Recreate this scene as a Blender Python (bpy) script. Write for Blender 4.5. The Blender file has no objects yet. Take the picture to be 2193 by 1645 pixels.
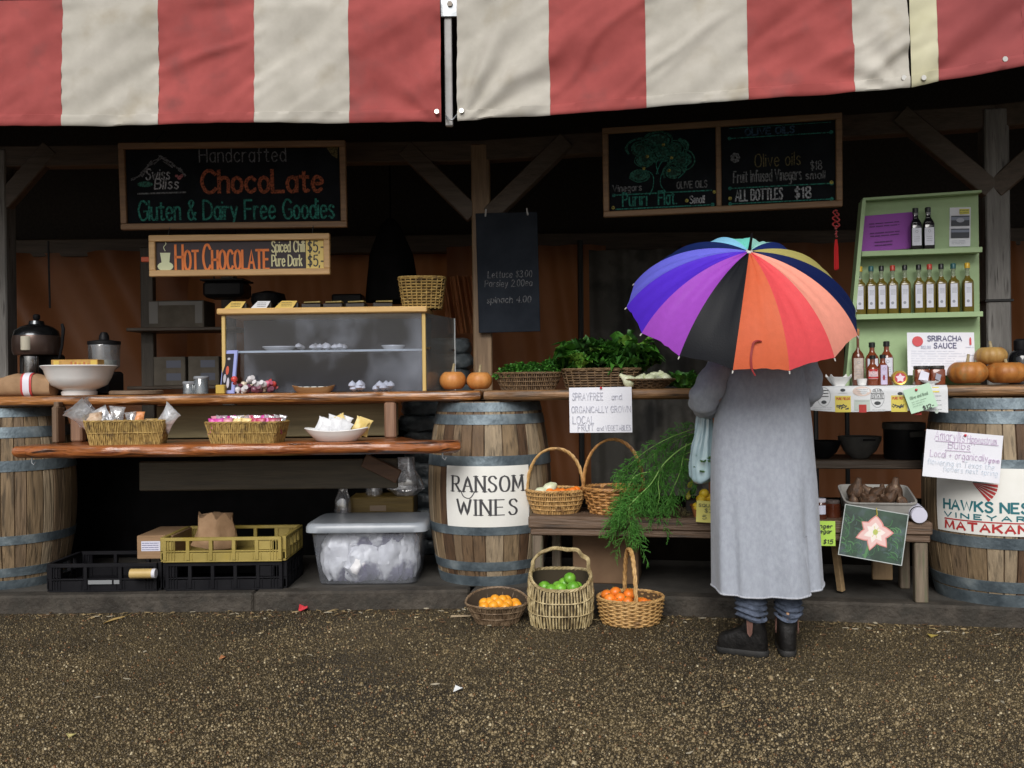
import bpy, math, random
import numpy as np
from math import sin, cos, pi, radians, atan2, sqrt
from mathutils import Vector, Matrix, noise as mnoise

random.seed(7)
np.random.seed(7)
scene = bpy.context.scene
COL = scene.collection

# ------------------------------------------------------------------ camera, world, sun, exposure
F, CX, CY, TH, EYE = 1967.0, 1096.5, 822.5, 0.0122, 1.2
cam = bpy.data.cameras.new('camera')
cam.sensor_width = 36.0
cam.lens = F / 2193.0 * 36.0
cam.clip_start, cam.clip_end = 0.05, 500
camo = bpy.data.objects.new('camera', cam)
COL.objects.link(camo)
camo.location = (0, 0, EYE)
camo.rotation_euler = (radians(90), TH, 0)
scene.camera = camo

SUN_EL, SUN_AZ = radians(38), radians(190)      # overcast: a weak, very wide sun behind the photographer
world = bpy.data.worlds.new('World')
scene.world = world
world.use_nodes = True
wn = world.node_tree
sky = wn.nodes.new('ShaderNodeTexSky')
sky.sky_type = 'NISHITA'
sky.sun_disc = False
sky.sun_elevation = SUN_EL
sky.sun_rotation = SUN_AZ
sky.air_density, sky.dust_density, sky.ozone_density = 1.0, 3.0, 1.0
hs = wn.nodes.new('ShaderNodeHueSaturation')
hs.inputs['Saturation'].default_value = 0.35
bgn = wn.nodes['Background']
bgn.inputs['Strength'].default_value = 0.05
wn.links.new(sky.outputs[0], hs.inputs['Color'])
wn.links.new(hs.outputs[0], bgn.inputs['Color'])
sl = bpy.data.lights.new('sun', 'SUN')
sl.energy, sl.angle, sl.color = 1.5, radians(35), (1.0, 0.97, 0.93)
so = bpy.data.objects.new('sun', sl)
COL.objects.link(so)
so.rotation_euler = (radians(90) - SUN_EL, 0, radians(180) - SUN_AZ)
scene.view_settings.view_transform = 'Standard'
scene.view_settings.look = 'None'
scene.view_settings.exposure = 0.85
scene.view_settings.gamma = 1.0
scene.cycles.use_denoising = True
scene.cycles.max_bounces = 8
scene.cycles.transparent_max_bounces = 16

# ------------------------------------------------------------------ placing: where a sight line meets real surfaces
def ray(px, py):
    dx, dy = px - CX, py - CY
    c, s = cos(TH), sin(TH)
    return (dx * c - dy * s) / F, -(dx * s + dy * c) / F
def P(px, py, Y):
    a, b = ray(px, py)
    return Vector((a * Y, Y, EYE + b * Y))
AL = radians(11)
OX, OY = -0.24, 4.92
UX, UY = cos(AL), -sin(AL)
VX, VY = sin(AL), cos(AL)
def bay(u, v, z):
    return Vector((OX + u * UX + v * VX, OY + u * UY + v * VY, z))
def Yv(px, py, v):
    a, b = ray(px, py)
    return (v + OX * VX + OY * VY) / (a * VX + VY)
def PV(px, py, v):
    return P(px, py, Yv(px, py, v))
def onv(px, v, z, py=822):
    p = PV(px, py, v)
    return Vector((p.x, p.y, z))
def onY(px, Y, z, py=822):
    p = P(px, py, Y)
    return Vector((p.x, Y, z))
def bu(px, v, py=822):
    p = PV(px, py, v)
    return (p.x - OX) * UX + (p.y - OY) * UY

# ------------------------------------------------------------------ mesh builder
class M:
    def __init__(s):
        s.v, s.f, s.m = [], [], []
    def add(s, vs, fs, m=0):
        n = len(s.v)
        s.v.extend([tuple(p) for p in vs])
        for f in fs:
            s.f.append(tuple(i + n for i in f))
            s.m.append(m)
        return s
    def box(s, c, d, bev=0.004, rz=0.0, m=0, R=None):
        hx, hy, hz = d[0] / 2, d[1] / 2, d[2] / 2
        b = min(bev, hx * .45, hy * .45, hz * .45)
        vs, idx = [], {}
        for sx in (-1, 1):
            for sy in (-1, 1):
                for sz in (-1, 1):
                    for k in range(3):
                        p = [sx * hx, sy * hy, sz * hz]
                        for j in range(3):
                            if j != k:
                                p[j] -= (sx, sy, sz)[j] * b
                        idx[(sx, sy, sz, k)] = len(vs)
                        vs.append(p)
        fs = []
        for k in range(3):
            a1, a2 = (k + 1) % 3, (k + 2) % 3
            for sg in (-1, 1):
                q = []
                for (i, j) in ((-1, -1), (1, -1), (1, 1), (-1, 1)):
                    key = [0, 0, 0]
                    key[k], key[a1], key[a2] = sg, i, j
                    q.append(idx[(key[0], key[1], key[2], k)])
                fs.append(q if sg > 0 else q[::-1])
            for i in (-1, 1):
                for j in (-1, 1):
                    q = []
                    for (sg, kk) in ((-1, a1), (1, a1), (1, a2), (-1, a2)):
                        key = [0, 0, 0]
                        key[k], key[a1], key[a2] = sg, i, j
                        q.append(idx[(key[0], key[1], key[2], kk)])
                    fs.append(q if i * j > 0 else q[::-1])
        for sx in (-1, 1):
            for sy in (-1, 1):
                for sz in (-1, 1):
                    q = [idx[(sx, sy, sz, k)] for k in range(3)]
                    fs.append(q if sx * sy * sz > 0 else q[::-1])
        if R is None:
            cr, sr = cos(rz), sin(rz)
            vs = [(c[0] + x * cr - y * sr, c[1] + x * sr + y * cr, c[2] + z) for x, y, z in vs]
        else:
            vs = [Vector(c) + R @ Vector(p) for p in vs]
        return s.add(vs, fs, m)
    def beam(s, a, b, w, h, m=0, bev=.004, up=(0, 0, 1)):
        a, b = Vector(a), Vector(b)
        d = (b - a)
        L = d.length
        x = d.normalized()
        y = Vector(up).cross(x)
        if y.length < 1e-4:
            y = Vector((0, 1, 0))
        y.normalize()
        z = x.cross(y)
        R = Matrix((x, y, z)).transposed()
        return s.box((a + b) / 2, (L, w, h), bev, m=m, R=R)
    def tube(s, pts, r, n=6, closed=False, m=0, cap=True):
        pts = [Vector(p) for p in pts]
        k = len(pts)
        rs = r if hasattr(r, '__len__') else [r] * k
        vs, fs = [], []
        prev = None
        for i in range(k):
            if closed:
                t = pts[(i + 1) % k] - pts[i - 1]
            else:
                t = pts[min(i + 1, k - 1)] - pts[max(i - 1, 0)]
            if t.length < 1e-9:
                t = Vector((0, 0, 1))
            t.normalize()
            if prev is None:
                ref = Vector((0, 0, 1)) if abs(t.z) < .9 else Vector((1, 0, 0))
                nn = t.cross(ref).normalized()
            else:
                nn = prev - t * prev.dot(t)
                if nn.length < 1e-6:
                    nn = t.orthogonal()
                nn.normalize()
            prev = nn
            bb = t.cross(nn)
            for j in range(n):
                a = 2 * pi * j / n
                vs.append(pts[i] + (nn * cos(a) + bb * sin(a)) * rs[i])
        kk = k if closed else k - 1
        for i in range(kk):
            i2 = (i + 1) % k
            for j in range(n):
                j2 = (j + 1) % n
                fs.append((i * n + j, i * n + j2, i2 * n + j2, i2 * n + j))
        if cap and not closed:
            fs.append(tuple(range(n))[::-1])
            fs.append(tuple((k - 1) * n + j for j in range(n)))
        return s.add(vs, fs, m)
    def loft(s, rings, m=0, cap0=True, cap1=True, closed=True):
        n = len(rings[0])
        vs = [p for r in rings for p in r]
        fs = []
        for i in range(len(rings) - 1):
            for j in range(n if closed else n - 1):
                j2 = (j + 1) % n
                fs.append((i * n + j, i * n + j2, (i + 1) * n + j2, (i + 1) * n + j))
        if cap0:
            fs.append(tuple(range(n))[::-1])
        if cap1:
            fs.append(tuple((len(rings) - 1) * n + j for j in range(n)))
        return s.add(vs, fs, m)
    def lathe(s, prof, n=24, c=(0, 0, 0), m=0, wob=None, cap0=True, cap1=True):
        rings = []
        for (r, z) in prof:
            ring = []
            for j in range(n):
                a = 2 * pi * j / n
                rr = r * (wob(a, z) if wob else 1)
                ring.append((c[0] + rr * cos(a), c[1] + rr * sin(a), c[2] + z))
            rings.append(ring)
        return s.loft(rings, m, cap0, cap1)
    def quad(s, a, b, c, d, m=0):
        return s.add([a, b, c, d], [(0, 1, 2, 3)], m)
    def build(s, name, mats, parent=None, loc=None, rz=None, smooth=40, rot=None):
        me = bpy.data.meshes.new(name)
        me.from_pydata(s.v, [], s.f)
        mats = mats if isinstance(mats, (list, tuple)) else [mats]
        for mt in mats:
            me.materials.append(mt)
        if len(mats) > 1:
            me.polygons.foreach_set('material_index', s.m)
        if smooth:
            me.shade_smooth()
            me.set_sharp_from_angle(angle=radians(smooth))
        me.update()
        o = bpy.data.objects.new(name, me)
        COL.objects.link(o)
        if parent is not None:
            o.parent = parent
        if loc is not None:
            o.location = loc
        if rz is not None:
            o.rotation_euler = (0, 0, rz)
        if rot is not None:
            o.rotation_euler = rot
        return o

def tag(o, label=None, cat=None, group=None, kind=None):
    if label: o['label'] = label
    if cat: o['category'] = cat
    if group: o['group'] = group
    if kind: o['kind'] = kind
    return o
def thing(name, label, cat, loc=(0, 0, 0), rz=0.0, group=None, rot=None):
    o = bpy.data.objects.new(name, None)
    COL.objects.link(o)
    o.empty_display_size = .05
    o.location = loc
    o.rotation_euler = rot if rot is not None else (0, 0, rz)
    return tag(o, label, cat, group)
KIDS = {}
def dup(root, loc, rz=0.0, label=None, group=None, rot=None, scale=None):
    def cp(o, par):
        c = o.copy()
        COL.objects.link(c)
        if par is not None:
            c.parent = par
        for ch in [x for x in list(o.children)]:
            cp(ch, c)
        return c
    r = cp(root, None)
    r.location = loc
    r.rotation_euler = rot if rot is not None else (0, 0, rz)
    if scale: r.scale = scale if hasattr(scale, '__len__') else (scale,) * 3
    if label: r['label'] = label
    if group: r['group'] = group
    return r

# ------------------------------------------------------------------ materials
MATS = {}
def col4(c):
    return (c[0], c[1], c[2], 1.0)
def mat(name, c1, c2=None, scale=8.0, rough=.6, stretch=(1, 1, 1), bump=0.0, bscale=None, bstretch=None, metal=0.0, spec=.5,
        ramp=(.35, .65), c3=None, s3=30.0, r3=(.6, .7), detail=5.0, trans=0.0, coat=0.0, sheen=0.0, sub=0.0, bdist=.01, rough2=None, alpha=1.0, rnd=0.0):
    if name in MATS: return MATS[name]
    m = bpy.data.materials.new(name)
    MATS[name] = m
    m.use_nodes = True
    nt = m.node_tree
    b = nt.nodes['Principled BSDF']
    L = nt.links.new
    b.inputs['Roughness'].default_value = rough
    b.inputs['Metallic'].default_value = metal
    b.inputs['Specular IOR Level'].default_value = spec
    b.inputs['Transmission Weight'].default_value = trans
    b.inputs['Coat Weight'].default_value = coat
    b.inputs['Sheen Weight'].default_value = sheen
    b.inputs['Subsurface Weight'].default_value = sub
    if sub: b.inputs['Subsurface Radius'].default_value = (.01, .006, .004)
    b.inputs['Alpha'].default_value = alpha
    b.inputs['Base Color'].default_value = col4(c1)
    tc = None
    def coords(st):
        nonlocal tc
        if tc is None:
            tc = nt.nodes.new('ShaderNodeTexCoord')
        mp = nt.nodes.new('ShaderNodeMapping')
        mp.inputs['Scale'].default_value = st
        L(tc.outputs['Object'], mp.inputs['Vector'])
        return mp.outputs[0]
    out = None
    if c2 is not None:
        nz = nt.nodes.new('ShaderNodeTexNoise')
        nz.inputs['Scale'].default_value = scale
        nz.inputs['Detail'].default_value = detail
        nz.inputs['Roughness'].default_value = .6
        L(coords(stretch), nz.inputs['Vector'])
        rp = nt.nodes.new('ShaderNodeValToRGB')
        rp.color_ramp.elements[0].position, rp.color_ramp.elements[1].position = ramp
        rp.color_ramp.elements[0].color, rp.color_ramp.elements[1].color = col4(c1), col4(c2)
        L(nz.outputs['Fac'], rp.inputs['Fac'])
        out = rp.outputs['Color']
        if rough2 is not None:
            mr = nt.nodes.new('ShaderNodeMapRange')
            mr.inputs['To Min'].default_value, mr.inputs['To Max'].default_value = rough, rough2
            mr.inputs['From Min'].default_value, mr.inputs['From Max'].default_value = .35, .65
            L(nz.outputs['Fac'], mr.inputs['Value'])
            L(mr.outputs[0], b.inputs['Roughness'])
    if c3 is not None:
        n3 = nt.nodes.new('ShaderNodeTexNoise')
        n3.inputs['Scale'].default_value = s3
        n3.inputs['Detail'].default_value = 4
        L(coords(stretch), n3.inputs['Vector'])
        r3n = nt.nodes.new('ShaderNodeValToRGB')
        r3n.color_ramp.elements[0].position, r3n.color_ramp.elements[1].position = r3
        r3n.color_ramp.elements[0].color, r3n.color_ramp.elements[1].color = (0, 0, 0, 1), (1, 1, 1, 1)
        L(n3.outputs['Fac'], r3n.inputs['Fac'])
        mx = nt.nodes.new('ShaderNodeMix')
        mx.data_type = 'RGBA'
        L(r3n.outputs['Color'], mx.inputs[0])
        if out is not None: L(out, mx.inputs[6])
        else: mx.inputs[6].default_value = col4(c1)
        mx.inputs[7].default_value = col4(c3)
        out = mx.outputs[2]
    if rnd:
        oi = nt.nodes.new('ShaderNodeObjectInfo')
        mr = nt.nodes.new('ShaderNodeMapRange')
        mr.inputs['To Min'].default_value, mr.inputs['To Max'].default_value = 1 - rnd, 1 + rnd
        L(oi.outputs['Random'], mr.inputs['Value'])
        hv = nt.nodes.new('ShaderNodeHueSaturation')
        L(mr.outputs[0], hv.inputs['Value'])
        if out is not None: L(out, hv.inputs['Color'])
        else: hv.inputs['Color'].default_value = col4(c1)
        out = hv.outputs[0]
    if out is not None:
        L(out, b.inputs['Base Color'])
    if bump:
        nb = nt.nodes.new('ShaderNodeTexNoise')
        nb.inputs['Scale'].default_value = bscale or scale * 3
        nb.inputs['Detail'].default_value = 6
        L(coords(bstretch or stretch), nb.inputs['Vector'])
        bp = nt.nodes.new('ShaderNodeBump')
        bp.inputs['Strength'].default_value = bump
        bp.inputs['Distance'].default_value = bdist
        L(nb.outputs['Fac'], bp.inputs['Height'])
        L(bp.outputs[0], b.inputs['Normal'])
    return m
def translucent(m, color, fac):
    """let light through a thin cloth or film: mixes a translucent lobe into an existing material"""
    nt = m.node_tree
    b = nt.nodes['Principled BSDF']
    out = [n for n in nt.nodes if n.type == 'OUTPUT_MATERIAL'][0]
    t = nt.nodes.new('ShaderNodeBsdfTranslucent')
    t.inputs['Color'].default_value = col4(color)
    mx = nt.nodes.new('ShaderNodeMixShader')
    mx.inputs[0].default_value = fac
    nt.links.new(b.outputs[0], mx.inputs[1])
    nt.links.new(t.outputs[0], mx.inputs[2])
    nt.links.new(mx.outputs[0], out.inputs['Surface'])
    return m
def film(name, tint, haze_col, lo, hi, scale=3.0, rough=.12, stretch=(1, 1, 1), gl=.08, fr0=.35, fr1=.68):
    """clear plastic or glass with a patchy milky haze on it"""
    if name in MATS: return MATS[name]
    m = bpy.data.materials.new(name)
    MATS[name] = m
    m.use_nodes = True
    nt = m.node_tree
    L = nt.links.new
    nt.nodes.remove(nt.nodes['Principled BSDF'])
    out = [n for n in nt.nodes if n.type == 'OUTPUT_MATERIAL'][0]
    tr = nt.nodes.new('ShaderNodeBsdfTransparent')
    tr.inputs[0].default_value = col4(tint)
    df = nt.nodes.new('ShaderNodeBsdfDiffuse')
    df.inputs[0].default_value = col4(haze_col)
    gs = nt.nodes.new('ShaderNodeBsdfGlossy')
    gs.inputs['Roughness'].default_value = rough
    tc = nt.nodes.new('ShaderNodeTexCoord')
    mp = nt.nodes.new('ShaderNodeMapping')
    mp.inputs['Scale'].default_value = stretch
    nz = nt.nodes.new('ShaderNodeTexNoise')
    nz.inputs['Scale'].default_value = scale
    nz.inputs['Detail'].default_value = 6
    mr = nt.nodes.new('ShaderNodeMapRange')
    mr.inputs['From Min'].default_value, mr.inputs['From Max'].default_value = fr0, fr1
    mr.inputs['To Min'].default_value, mr.inputs['To Max'].default_value = lo, hi
    L(tc.outputs['Object'], mp.inputs[0]); L(mp.outputs[0], nz.inputs['Vector']); L(nz.outputs['Fac'], mr.inputs['Value'])
    m1 = nt.nodes.new('ShaderNodeMixShader')
    L(mr.outputs[0], m1.inputs[0]); L(tr.outputs[0], m1.inputs[1]); L(df.outputs[0], m1.inputs[2])
    m2 = nt.nodes.new('ShaderNodeMixShader')
    fr = nt.nodes.new('ShaderNodeLayerWeight')
    fr.inputs['Blend'].default_value = gl * 2
    L(fr.outputs['Facing'], m2.inputs[0])
    sc = nt.nodes.new('ShaderNodeMath'); sc.operation = 'MULTIPLY_ADD'
    sc.inputs[1].default_value, sc.inputs[2].default_value = .5, gl
    L(fr.outputs['Facing'], sc.inputs[0]); L(sc.outputs[0], m2.inputs[0])
    L(m1.outputs[0], m2.inputs[1]); L(gs.outputs[0], m2.inputs[2])
    L(m2.outputs[0], out.inputs['Surface'])
    return m

def wood(name, c1, c2, axis='x', scale=5.0, rough=.55, bump=.35, **k):
    st = {'x': (.7, 9, 9), 'y': (9, .7, 9), 'z': (9, 9, .7)}[axis]
    return mat(name, c1, c2, scale=scale, stretch=st, rough=rough, bump=bump, bscale=scale * 2.2, bdist=.006, ramp=(.3, .7), **k)

W_dark = wood('roof timber', (.055, .038, .026), (.105, .075, .052), 'x', bump=.5)
W_darkz = wood('post timber dark', (.050, .040, .030), (.10, .082, .062), 'z', bump=.5)
W_grey = wood('weathered grey post', (.10, .095, .088), (.26, .25, .235), 'z', scale=3.5, bump=.6, c3=(.06, .055, .05), s3=7, r3=(.55, .68))
W_counter = wood('varnished counter slab', (.11, .038, .010), (.50, .21, .06), 'x', rough=.34, coat=.35, bump=.9, c3=(.06, .025, .012), s3=4, r3=(.50, .68))
W_counter2 = wood('old counter slab', (.09, .045, .02), (.34, .18, .075), 'x', rough=.5, bump=.9, c3=(.05, .03, .017), s3=4, r3=(.50, .68))
W_slab = wood('live edge slab', (.11, .024, .008), (.56, .19, .05), 'x', scale=4, rough=.32, coat=.4, bump=1.0, c3=(.03, .009, .005), s3=4, r3=(.50, .66))
W_pine = wood('yellow pine', (.50, .30, .10), (.64, .41, .16), 'x', rough=.45, bump=.2)
W_pinez = wood('yellow pine upright', (.48, .33, .10), (.60, .43, .16), 'z', rough=.5, bump=.3)
W_frame = wood('brown sign frame', (.16, .085, .04), (.26, .145, .065), 'x', rough=.5, bump=.2)
W_frame2 = wood('light sign frame', (.42, .25, .10), (.58, .36, .16), 'x', rough=.5, bump=.2)
W_bench = wood('weathered bench plank', (.075, .045, .028), (.19, .12, .075), 'x', scale=5, rough=.6, bump=1.0, c3=(.035, .022, .015), s3=5, r3=(.48, .68))
W_benchz = wood('weathered bench leg', (.09, .065, .045), (.22, .175, .125), 'z', scale=5, rough=.7, bump=.7, c3=(.10, .11, .06), s3=6, r3=(.5, .7))
W_board = wood('dull back board', (.24, .19, .095), (.36, .29, .15), 'x', bump=.3)
BLACKB = mat('chalkboard slate', (.006, .007, .009), (.012, .014, .018), scale=6, rough=.85, bump=.05, spec=.1)
BLACKB2 = mat('blue black slate', (.014, .018, .026), (.024, .030, .041), scale=5, rough=.8, bump=.05, spec=.15)
PAPER = mat('white paper', (.72, .73, .80), (.78, .79, .85), scale=4, rough=.8)
def flat(name, c, rough=.6, **k):
    return mat(name, c, rough=rough, **k)
INK = flat('black ink', (.03, .03, .035), .6)
# ------------------------------------------------------------------ lettering: hand-drawn strokes turned into ribbons of mesh
GL = {
'A': "0,0 2,6 4,0|.8,2.1 3.2,2.1", 'B': "0,0 0,6|~0,6 2.4,5.8 3,4.6 2.4,3.3 0,3.2|~0,3.2 2.7,3 3.4,1.7 2.7,.2 0,0",
'C': "~3.8,5 2.6,6 1,5.5 .1,3 1,.5 2.6,0 3.8,1", 'D': "0,0 0,6|~0,6 2,5.8 3.8,4.4 3.8,1.6 2,.2 0,0",
'E': "0,0 0,6|0,6 3.2,6|0,3.1 2.6,3.1|0,0 3.3,0", 'F': "0,0 0,6|0,6 3.2,6|0,3.1 2.6,3.1",
'G': "~3.8,5 2.6,6 1,5.5 .1,3 1,.5 2.6,0 3.9,.9|3.9,.9 3.9,2.8 2.5,2.8", 'H': "0,0 0,6|3.7,0 3.7,6|0,3.1 3.7,3.1",
'I': "0,0 0,6", 'J': "~2.4,6 2.4,1.6 1.6,.1 .5,.2 0,1.2", 'K': "0,0 0,6|3.5,6 0,2.6|1.2,3.7 3.7,0", 'L': "0,6 0,0|0,0 3,0",
'M': "0,0 .4,6|.4,6 2.4,.8 4.4,6|4.4,6 4.8,0", 'N': "0,0 0,6|0,6 3.8,0|3.8,0 3.8,6",
'O': "~2.1,6 .7,5.3 .1,3 .7,.7 2.1,0 3.5,.7 4.1,3 3.5,5.3 2.1,6", 'P': "0,0 0,6|~0,6 2.4,5.8 3.1,4.5 2.4,3 0,2.8",
'Q': "~2.1,6 .7,5.3 .1,3 .7,.7 2.1,0 3.5,.7 4.1,3 3.5,5.3 2.1,6|2.6,1.4 4,-.3", 'R': "0,0 0,6|~0,6 2.4,5.8 3.1,4.5 2.4,3.1 0,2.9|1.5,2.9 3.6,0", 'S': "~3.2,5.1 2.3,6 .9,5.8 .3,4.7 1,3.6 2.5,2.7 3.2,1.5 2.5,.2 1,0 .1,1",
'T': "2,0 2,6|0,6 4,6", 'U': "~0,6 0,2 .8,.2 2.6,.2 3.5,2 3.5,6", 'V': "0,6 2,0 4,6", 'W': "0,6 1.4,0 2.8,5.4 4.2,0 5.6,6",
'X': "0,6 3.8,0|3.8,6 0,0", 'Y': "0,6 2,3 4,6|2,3 2,0", 'Z': "0,6 3.5,6 0,0 3.6,0",
'a': "~2.6,3.3 1.6,4 .5,3.4 .1,1.9 .6,.4 1.6,0 2.6,.9|2.7,4 2.7,0", 'b': "0,6 0,0|~0,3 1.2,4 2.4,3.4 2.8,2 2.3,.5 1.2,0 0,1", 'c': "~2.6,3.3 1.6,4 .5,3.3 .1,2 .6,.5 1.6,0 2.7,.8",
'd': "~2.6,3 1.5,4 .5,3.4 .1,2 .5,.5 1.5,0 2.6,1|2.7,6 2.7,0", 'e': "~.2,2.1 2.7,2.3 2.3,3.6 1.4,4 .5,3.4 .1,2 .6,.4 1.6,0 2.6,.7", 'f': "~2.2,5.6 1.4,6 .9,5 .9,0|0,3.8 2,3.8",
'g': "~2.6,3 1.5,4 .5,3.4 .1,2 .5,.6 1.5,.2 2.6,1|~2.7,4 2.7,-.8 1.8,-2 .4,-1.6", 'h': "0,6 0,0|~0,2.8 1,4 2.2,3.8 2.5,2.6 2.5,0", 'i': "0,4 0,0|-.08,5.3 .08,5.3", 'j': "~1,4 1,-1 .2,-2|1,5.3 1.1,5.3",
'k': "0,6 0,0|2.2,4 0,1.7|.8,2.4 2.4,0", 'l': "0,6 0,0", 'm': "0,4 0,0|~0,2.8 .9,4 1.8,3.6 1.9,0|~1.9,2.8 2.8,4 3.7,3.6 3.8,0", 'n': "0,4 0,0|~0,2.8 1,4 2.2,3.8 2.5,2.6 2.5,0",
'o': "~1.4,4 .5,3.5 .1,2 .5,.5 1.4,0 2.3,.5 2.7,2 2.3,3.5 1.4,4", 'p': "0,4 0,-2|~0,3 1.2,4 2.4,3.4 2.8,2 2.3,.5 1.2,0 0,1", 'q': "~2.6,3 1.5,4 .5,3.4 .1,2 .5,.5 1.5,0 2.6,1|2.7,4 2.7,-2",
'r': "0,4 0,0|~0,2.6 .8,3.8 1.9,3.8", 's': "~2.2,3.4 1.4,4 .5,3.7 .4,2.7 1.9,1.6 2.2,.7 1.4,0 .2,.6", 't': "~1,5.4 1,1 1.4,.1 2.2,.3|0,4 2.1,4", 'u': "~0,4 0,1.2 .7,.1 1.8,.3 2.5,1.4|2.5,4 2.5,0",
'v': "0,4 1.3,0 2.6,4", 'w': "0,4 1,0 1.9,3.6 2.8,0 3.8,4", 'x': "0,4 2.4,0|2.4,4 0,0", 'y': "0,4 1.4,.2|~2.7,4 1.2,-.6 .2,-1.9", 'z': "0,4 2.3,4 0,0 2.4,0",
'1': "0,4.8 1.1,6 1.1,0", '5': "3,6 .6,6 .3,3.5|~.3,3.5 1.8,3.9 3.1,2.8 2.8,.8 1.4,0 .1,.6", '8': "~1.6,3.3 .4,4.2 .6,5.6 1.6,6 2.7,5.6 2.8,4.3 1.6,3.3 .2,1.8 .6,.3 1.7,0 2.9,.4 3.1,1.8 1.6,3.3", '0': "~1.5,6 .4,5 .1,3 .5,.8 1.5,0 2.6,.8 3,3 2.6,5.2 1.5,6",
'3': "~.2,5.2 1.2,6 2.5,5.5 2.6,4.2 1.4,3.3|~1.4,3.3 2.9,2.6 2.8,.8 1.4,0 .1,.8", '4': "2.4,0 2.4,6 0,2 3.2,2", '2': "~.1,4.8 .9,5.9 2.2,5.8 2.8,4.5 1.8,2.4 0,0|0,0 3,0", '$': "~2.9,4.9 2,5.5 .8,5.2 .4,4.2 1.6,3.2 2.8,2.1 2.6,.9 1.5,.4 .2,1|1.6,6.4 1.6,-.5",
'&': "~3.4,0 .8,4.6 1.2,5.8 2.2,5.8 2.4,4.8 .5,2.6 .2,1 1.2,0 2.5,.5 3.4,2.2", '-': "0,2.6 1.6,2.6", '+': "0,2.4 2.4,2.4|1.2,3.6 1.2,1.2", '.': "0,0 .12,.12", ',': "0,.2 -.3,-.8", '/': "0,0 2,6", "'": "0,6 0,5",
}
def catmull(p, k=5):
    if len(p) < 3: return p
    out = []
    q = [p[0]] + list(p) + [p[-1]]
    for i in range(1, len(q) - 2):
        for j in range(k):
            t = j / k
            r = []
            for d in range(len(p[0])):
                a, b, c, e = q[i - 1][d], q[i][d], q[i + 1][d], q[i + 2][d]
                r.append(.5 * (2 * b + (c - a) * t + (2 * a - 5 * b + 4 * c - e) * t * t + (3 * b - a - 3 * c + e) * t ** 3))
            out.append(tuple(r))
    out.append(tuple(p[-1]))
    return out
def glyph(ch):
    st = []
    for part in GL[ch].split('|'):
        sm = part[0] == '~'
        pts = [tuple(float(x) for x in q.split(',')) for q in part.lstrip('~').split()]
        st.append(catmull(pts) if sm else pts)
    return st
def strokes(text, caps_small=0.0, gap=1.3, space=2.6, slant=0.0, jit=0.0):
    x, out = 0.0, []
    for i, ch in enumerate(text):
        if ch == ' ':
            x += space
            continue
        k = 1.0
        if caps_small and ch.islower():
            ch, k = ch.upper(), caps_small
        g = glyph(ch)
        w = max(p[0] for s in g for p in s) * k
        dy = random.uniform(-jit, jit)
        for s in g:
            out.append([(x + p[0] * k + slant * p[1] * k, p[1] * k + dy) for p in s])
        x += w + gap
    return out, x - gap
def ribbon(mb, pts, w, put, nib=0.0, m=0, step=None):
    """pts in sign coordinates; put(x, z) gives the 3D point; nib > 0 thins the horizontal strokes as a broad pen does"""
    q = []
    for i in range(len(pts) - 1):
        a, b = pts[i], pts[i + 1]
        L = math.hypot(b[0] - a[0], b[1] - a[1])
        n = max(1, int(L / (step or 1e9)))
        for j in range(n):
            t = j / n
            q.append((a[0] + (b[0] - a[0]) * t, a[1] + (b[1] - a[1]) * t))
    q.append(pts[-1])
    vs = []
    for i in range(len(q)):
        a, b = q[max(i - 1, 0)], q[min(i + 1, len(q) - 1)]
        dx, dz = b[0] - a[0], b[1] - a[1]
        L = math.hypot(dx, dz) or 1
        dx, dz = dx / L, dz / L
        ww = w * (1 - nib * (1 - abs(dz) ** 1.3)) / 2
        ex = 0
        if i == 0: ex = -w * .3
        if i == len(q) - 1: ex = w * .3
        x, z = q[i][0] + dx * ex, q[i][1] + dz * ex
        vs.append(put(x - dz * ww, z + dx * ww))
        vs.append(put(x + dz * ww, z - dx * ww))
    fs = [(2 * i, 2 * i + 1, 2 * i + 3, 2 * i + 2) for i in range(len(q) - 1)]
    mb.add(vs, fs, m)
def face_put(y):
    return lambda x, z: (x, y, z)
def write(mb, text, x0, z0, width, height, put, w=None, nib=0.0, m=0, serif=False, step=None, wiggle=0.0, **k):
    """letters text so that it fills width, cap height = height, from the corner (x0, z0)"""
    st, W = strokes(text, **k)
    sx, sz = width / W, height / 6.0
    w = w or height * .13
    for s in st:
        pts = [(x0 + p[0] * sx, z0 + p[1] * sz) for p in s]
        if wiggle:
            pts = [(p[0] + random.uniform(-1, 1) * wiggle, p[1] + random.uniform(-1, 1) * wiggle) for p in pts]
        ribbon(mb, pts, w, put, nib, m, step)
        if serif and len(s) <= 3:
            for (p, q2) in ((pts[0], pts[1]), (pts[-1], pts[-2])):
                if abs(p[1] - q2[1]) > height * .25:
                    ribbon(mb, [(p[0] - w * .95, p[1]), (p[0] + w * .95, p[1])], w * .3, put, 0, m, step)
def scrawl(mb, x0, z0, width, h, put, w, m=0, n=6):
    """a line of small print"""
    x = x0
    while x < x0 + width:
        ln = random.uniform(.5, 1.6) * width / n
        ribbon(mb, [(x, z0), (min(x + ln, x0 + width), z0)], w, put, 0, m)
        x += ln + width / n * .25
def disc(mb, x, z, rx, rz, put, m=0, n=16, ring=0.0):
    vs = [put(x + rx * cos(2 * pi * i / n), z + rz * sin(2 * pi * i / n)) for i in range(n)]
    if ring:
        vs += [put(x + (rx - ring) * cos(2 * pi * i / n), z + (rz - ring) * sin(2 * pi * i / n)) for i in range(n)]
        mb.add(vs, [(i, (i + 1) % n, n + (i + 1) % n, n + i) for i in range(n)], m)
    else:
        mb.add(vs, [tuple(range(n))], m)
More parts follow.
